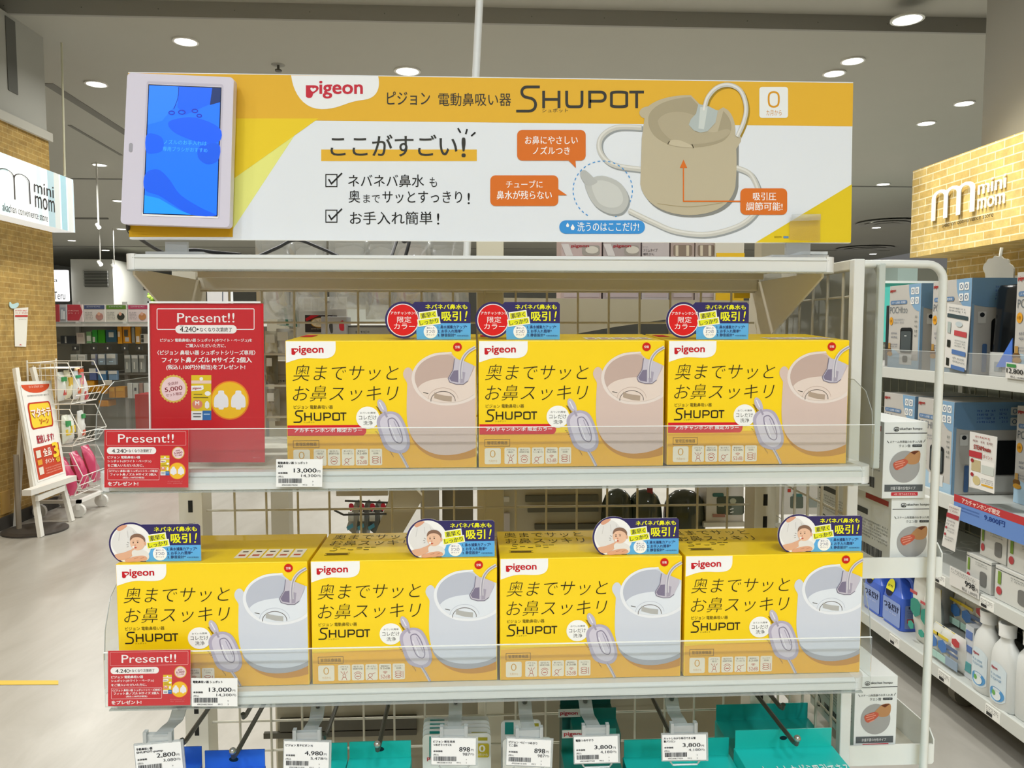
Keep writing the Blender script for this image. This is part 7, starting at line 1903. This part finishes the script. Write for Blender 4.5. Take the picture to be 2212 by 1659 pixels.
TEAL, BLU = '#1fc6be', '#3070dc'
hang_box('blue box hanging behind the 2,800 price card', 'blue hanging boxes', 372, 437, 1613, 1650, .985, BLU)
hang_box('blue box hanging on the hook with a bare ball tip', 'blue hanging boxes', 443, 573, 1621, 1655, .97, BLU, hole=(505, 1640, 10))
hang_box('teal box hanging behind the 4,980 price card', 'teal hanging boxes', 690, 751, 1605, 1640, .985, TEAL)
hang_box('teal box lettered with an ear thermometer name', 'teal hanging boxes', 755, 888, 1602, 1635, .985, TEAL, hole=(821, 1618, 9), words=(('ピジョン', .35, .34, .6, .44), ('耳チビオン', .1, .5, .9, .8)))
hang_box('teal box hanging behind the hair clipper price card', 'teal hanging boxes', 1348, 1573, 1598, 1632, 1.0, TEAL, hole=None)
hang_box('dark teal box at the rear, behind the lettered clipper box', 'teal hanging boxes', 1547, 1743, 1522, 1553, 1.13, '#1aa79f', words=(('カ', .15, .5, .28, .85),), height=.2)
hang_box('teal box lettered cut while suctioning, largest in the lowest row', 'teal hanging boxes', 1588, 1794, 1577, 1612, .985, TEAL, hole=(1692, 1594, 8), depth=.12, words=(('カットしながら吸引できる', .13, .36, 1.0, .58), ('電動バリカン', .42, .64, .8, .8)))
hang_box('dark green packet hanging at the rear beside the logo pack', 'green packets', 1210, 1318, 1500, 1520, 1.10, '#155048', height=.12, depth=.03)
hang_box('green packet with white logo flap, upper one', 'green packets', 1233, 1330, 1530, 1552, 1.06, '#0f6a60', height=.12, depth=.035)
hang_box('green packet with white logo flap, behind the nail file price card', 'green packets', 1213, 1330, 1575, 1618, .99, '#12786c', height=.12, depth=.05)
for px0, py0, px1, py1, Y, lb in ((1206, 1531, 1254, 1549, 1.052, 'white'), (1214, 1576, 1268, 1594, .985, 'white')):
    a, b = PY(px0, py1, Y), PY(px1, py0, Y)
    t = thing('logo_flap', 'white flap with red logo on the ' + ('upper' if Y > 1 else 'lower') + ' green packet', 'flap', ((a.x + b.x) / 2, Y, a.z))
    mb = MB(); mb.box(a.x, b.x, Y - .001, Y, a.z, b.z, M('#d9dcd6', .4)); mb.build('flap', t)
    p = Print(plane_y(Y - .001), (0, -1, 0), step=.0003); p.part('logo').text('pigeon', px0 + 4, py0 + 5, px1 - 6, py1 - 3, '#b8303a', 2, bold=.02); p.build(t)
for a_ in (('bare-tipped hook carrying the blue boxes', 503, 1641, .935), ('bare-tipped hook through the lettered ear thermometer box', 815, 1626, .94), ('bare-tipped hook through the largest lettered teal box', 1722, 1613, .93), ('short upper hook beside the left upright'.replace('left', 'slotted'), 525, 1555, 1.05), ('short upper hook above the dark teal box', 1692, 1535, 1.0), ('thin hook rod reaching past the blue box', 393, 1612, .97), ('thin hook rod behind the 4,980 card', 700, 1600, .98), ('hook rod over the teal box behind the clipper card', 1450, 1590, .98)):
    hook(*a_, ball='bare' in a_[0])


def blister(label, group, x0, y0, x1, y1, Y, logo=False, age=False, tone='#e4e6e2'):
    a, b = PY(x0, y0, Y), PY(x1, y0, Y); zt = a.z; zb = zt - .14
    t = thing('blister_pack', label, 'pack', ((a.x + b.x) / 2, Y, zb), group)
    mb = MB(); mb.prism([(x, Y, z) for x, z in Print.rr(a.x, zb, b.x, zt, .006)], (0, .002, 0), M(tone, .4)); mb.build('backing_card', t)
    p = Print(plane_y(Y), (0, -1, 0), step=.0003); w = x1 - x0
    p.part('teal_band').rect(x0 + w * .1, y0 + 3, x0 + w * .32, y0 + w * .34, '#1f8a80', 1)
    p.part('yellow_band').rect(x0 + w * .72, y0 + 5, x0 + w * .95, y0 + 12, '#a8a02c', 1)
    if age: p.part('age_mark'); p.rrect(x1 - 34, y0 + 18, x1 - 4, y0 + 48, 4, '#c3b22c', 2); p.text('0', x1 - 26, y0 + 21, x1 - 12, y0 + 36, '#f4f4ea', 3, bold=.02); p.text('カ月から', x1 - 32, y0 + 39, x1 - 7, y0 + 45, '#f4f4ea', 3)
    if logo: p.part('logo').text('pigeon', x0 + 10, y0 + 46, x0 + 46, y0 + 56, '#b8303a', 2, bold=.02)
    p.build(t)


for i in range(5):
    blister('white scissors pack, one behind the other on a hook' if i < 4 else 'foremost white scissors pack with yellow age mark', 'scissors packs behind the front one' if i < 4 else None, 915 - i * .6, 1551 + i * 8.4 + (i == 4) * 3, 1056 + i * 1.1, 0, 1.06 - i * .018, i == 4, i == 4, ['#8d8e86', '#96978f', '#a0a199', '#b3b4ac', '#e4e6e2'][i] if False else '#dfe1dc')
blister('white nail clipper pack behind its price card', None, 1086, 1596, 1192, 0, .955, False)
blister('rear nail clipper pack with teal square and red logo', None, 1082, 1557, 1168, 0, 1.06, False)
a, b = PY(1085, 1596, 1.058), PY(1115, 1582, 1.058)
# clear plate and cable clips under the shelf edge
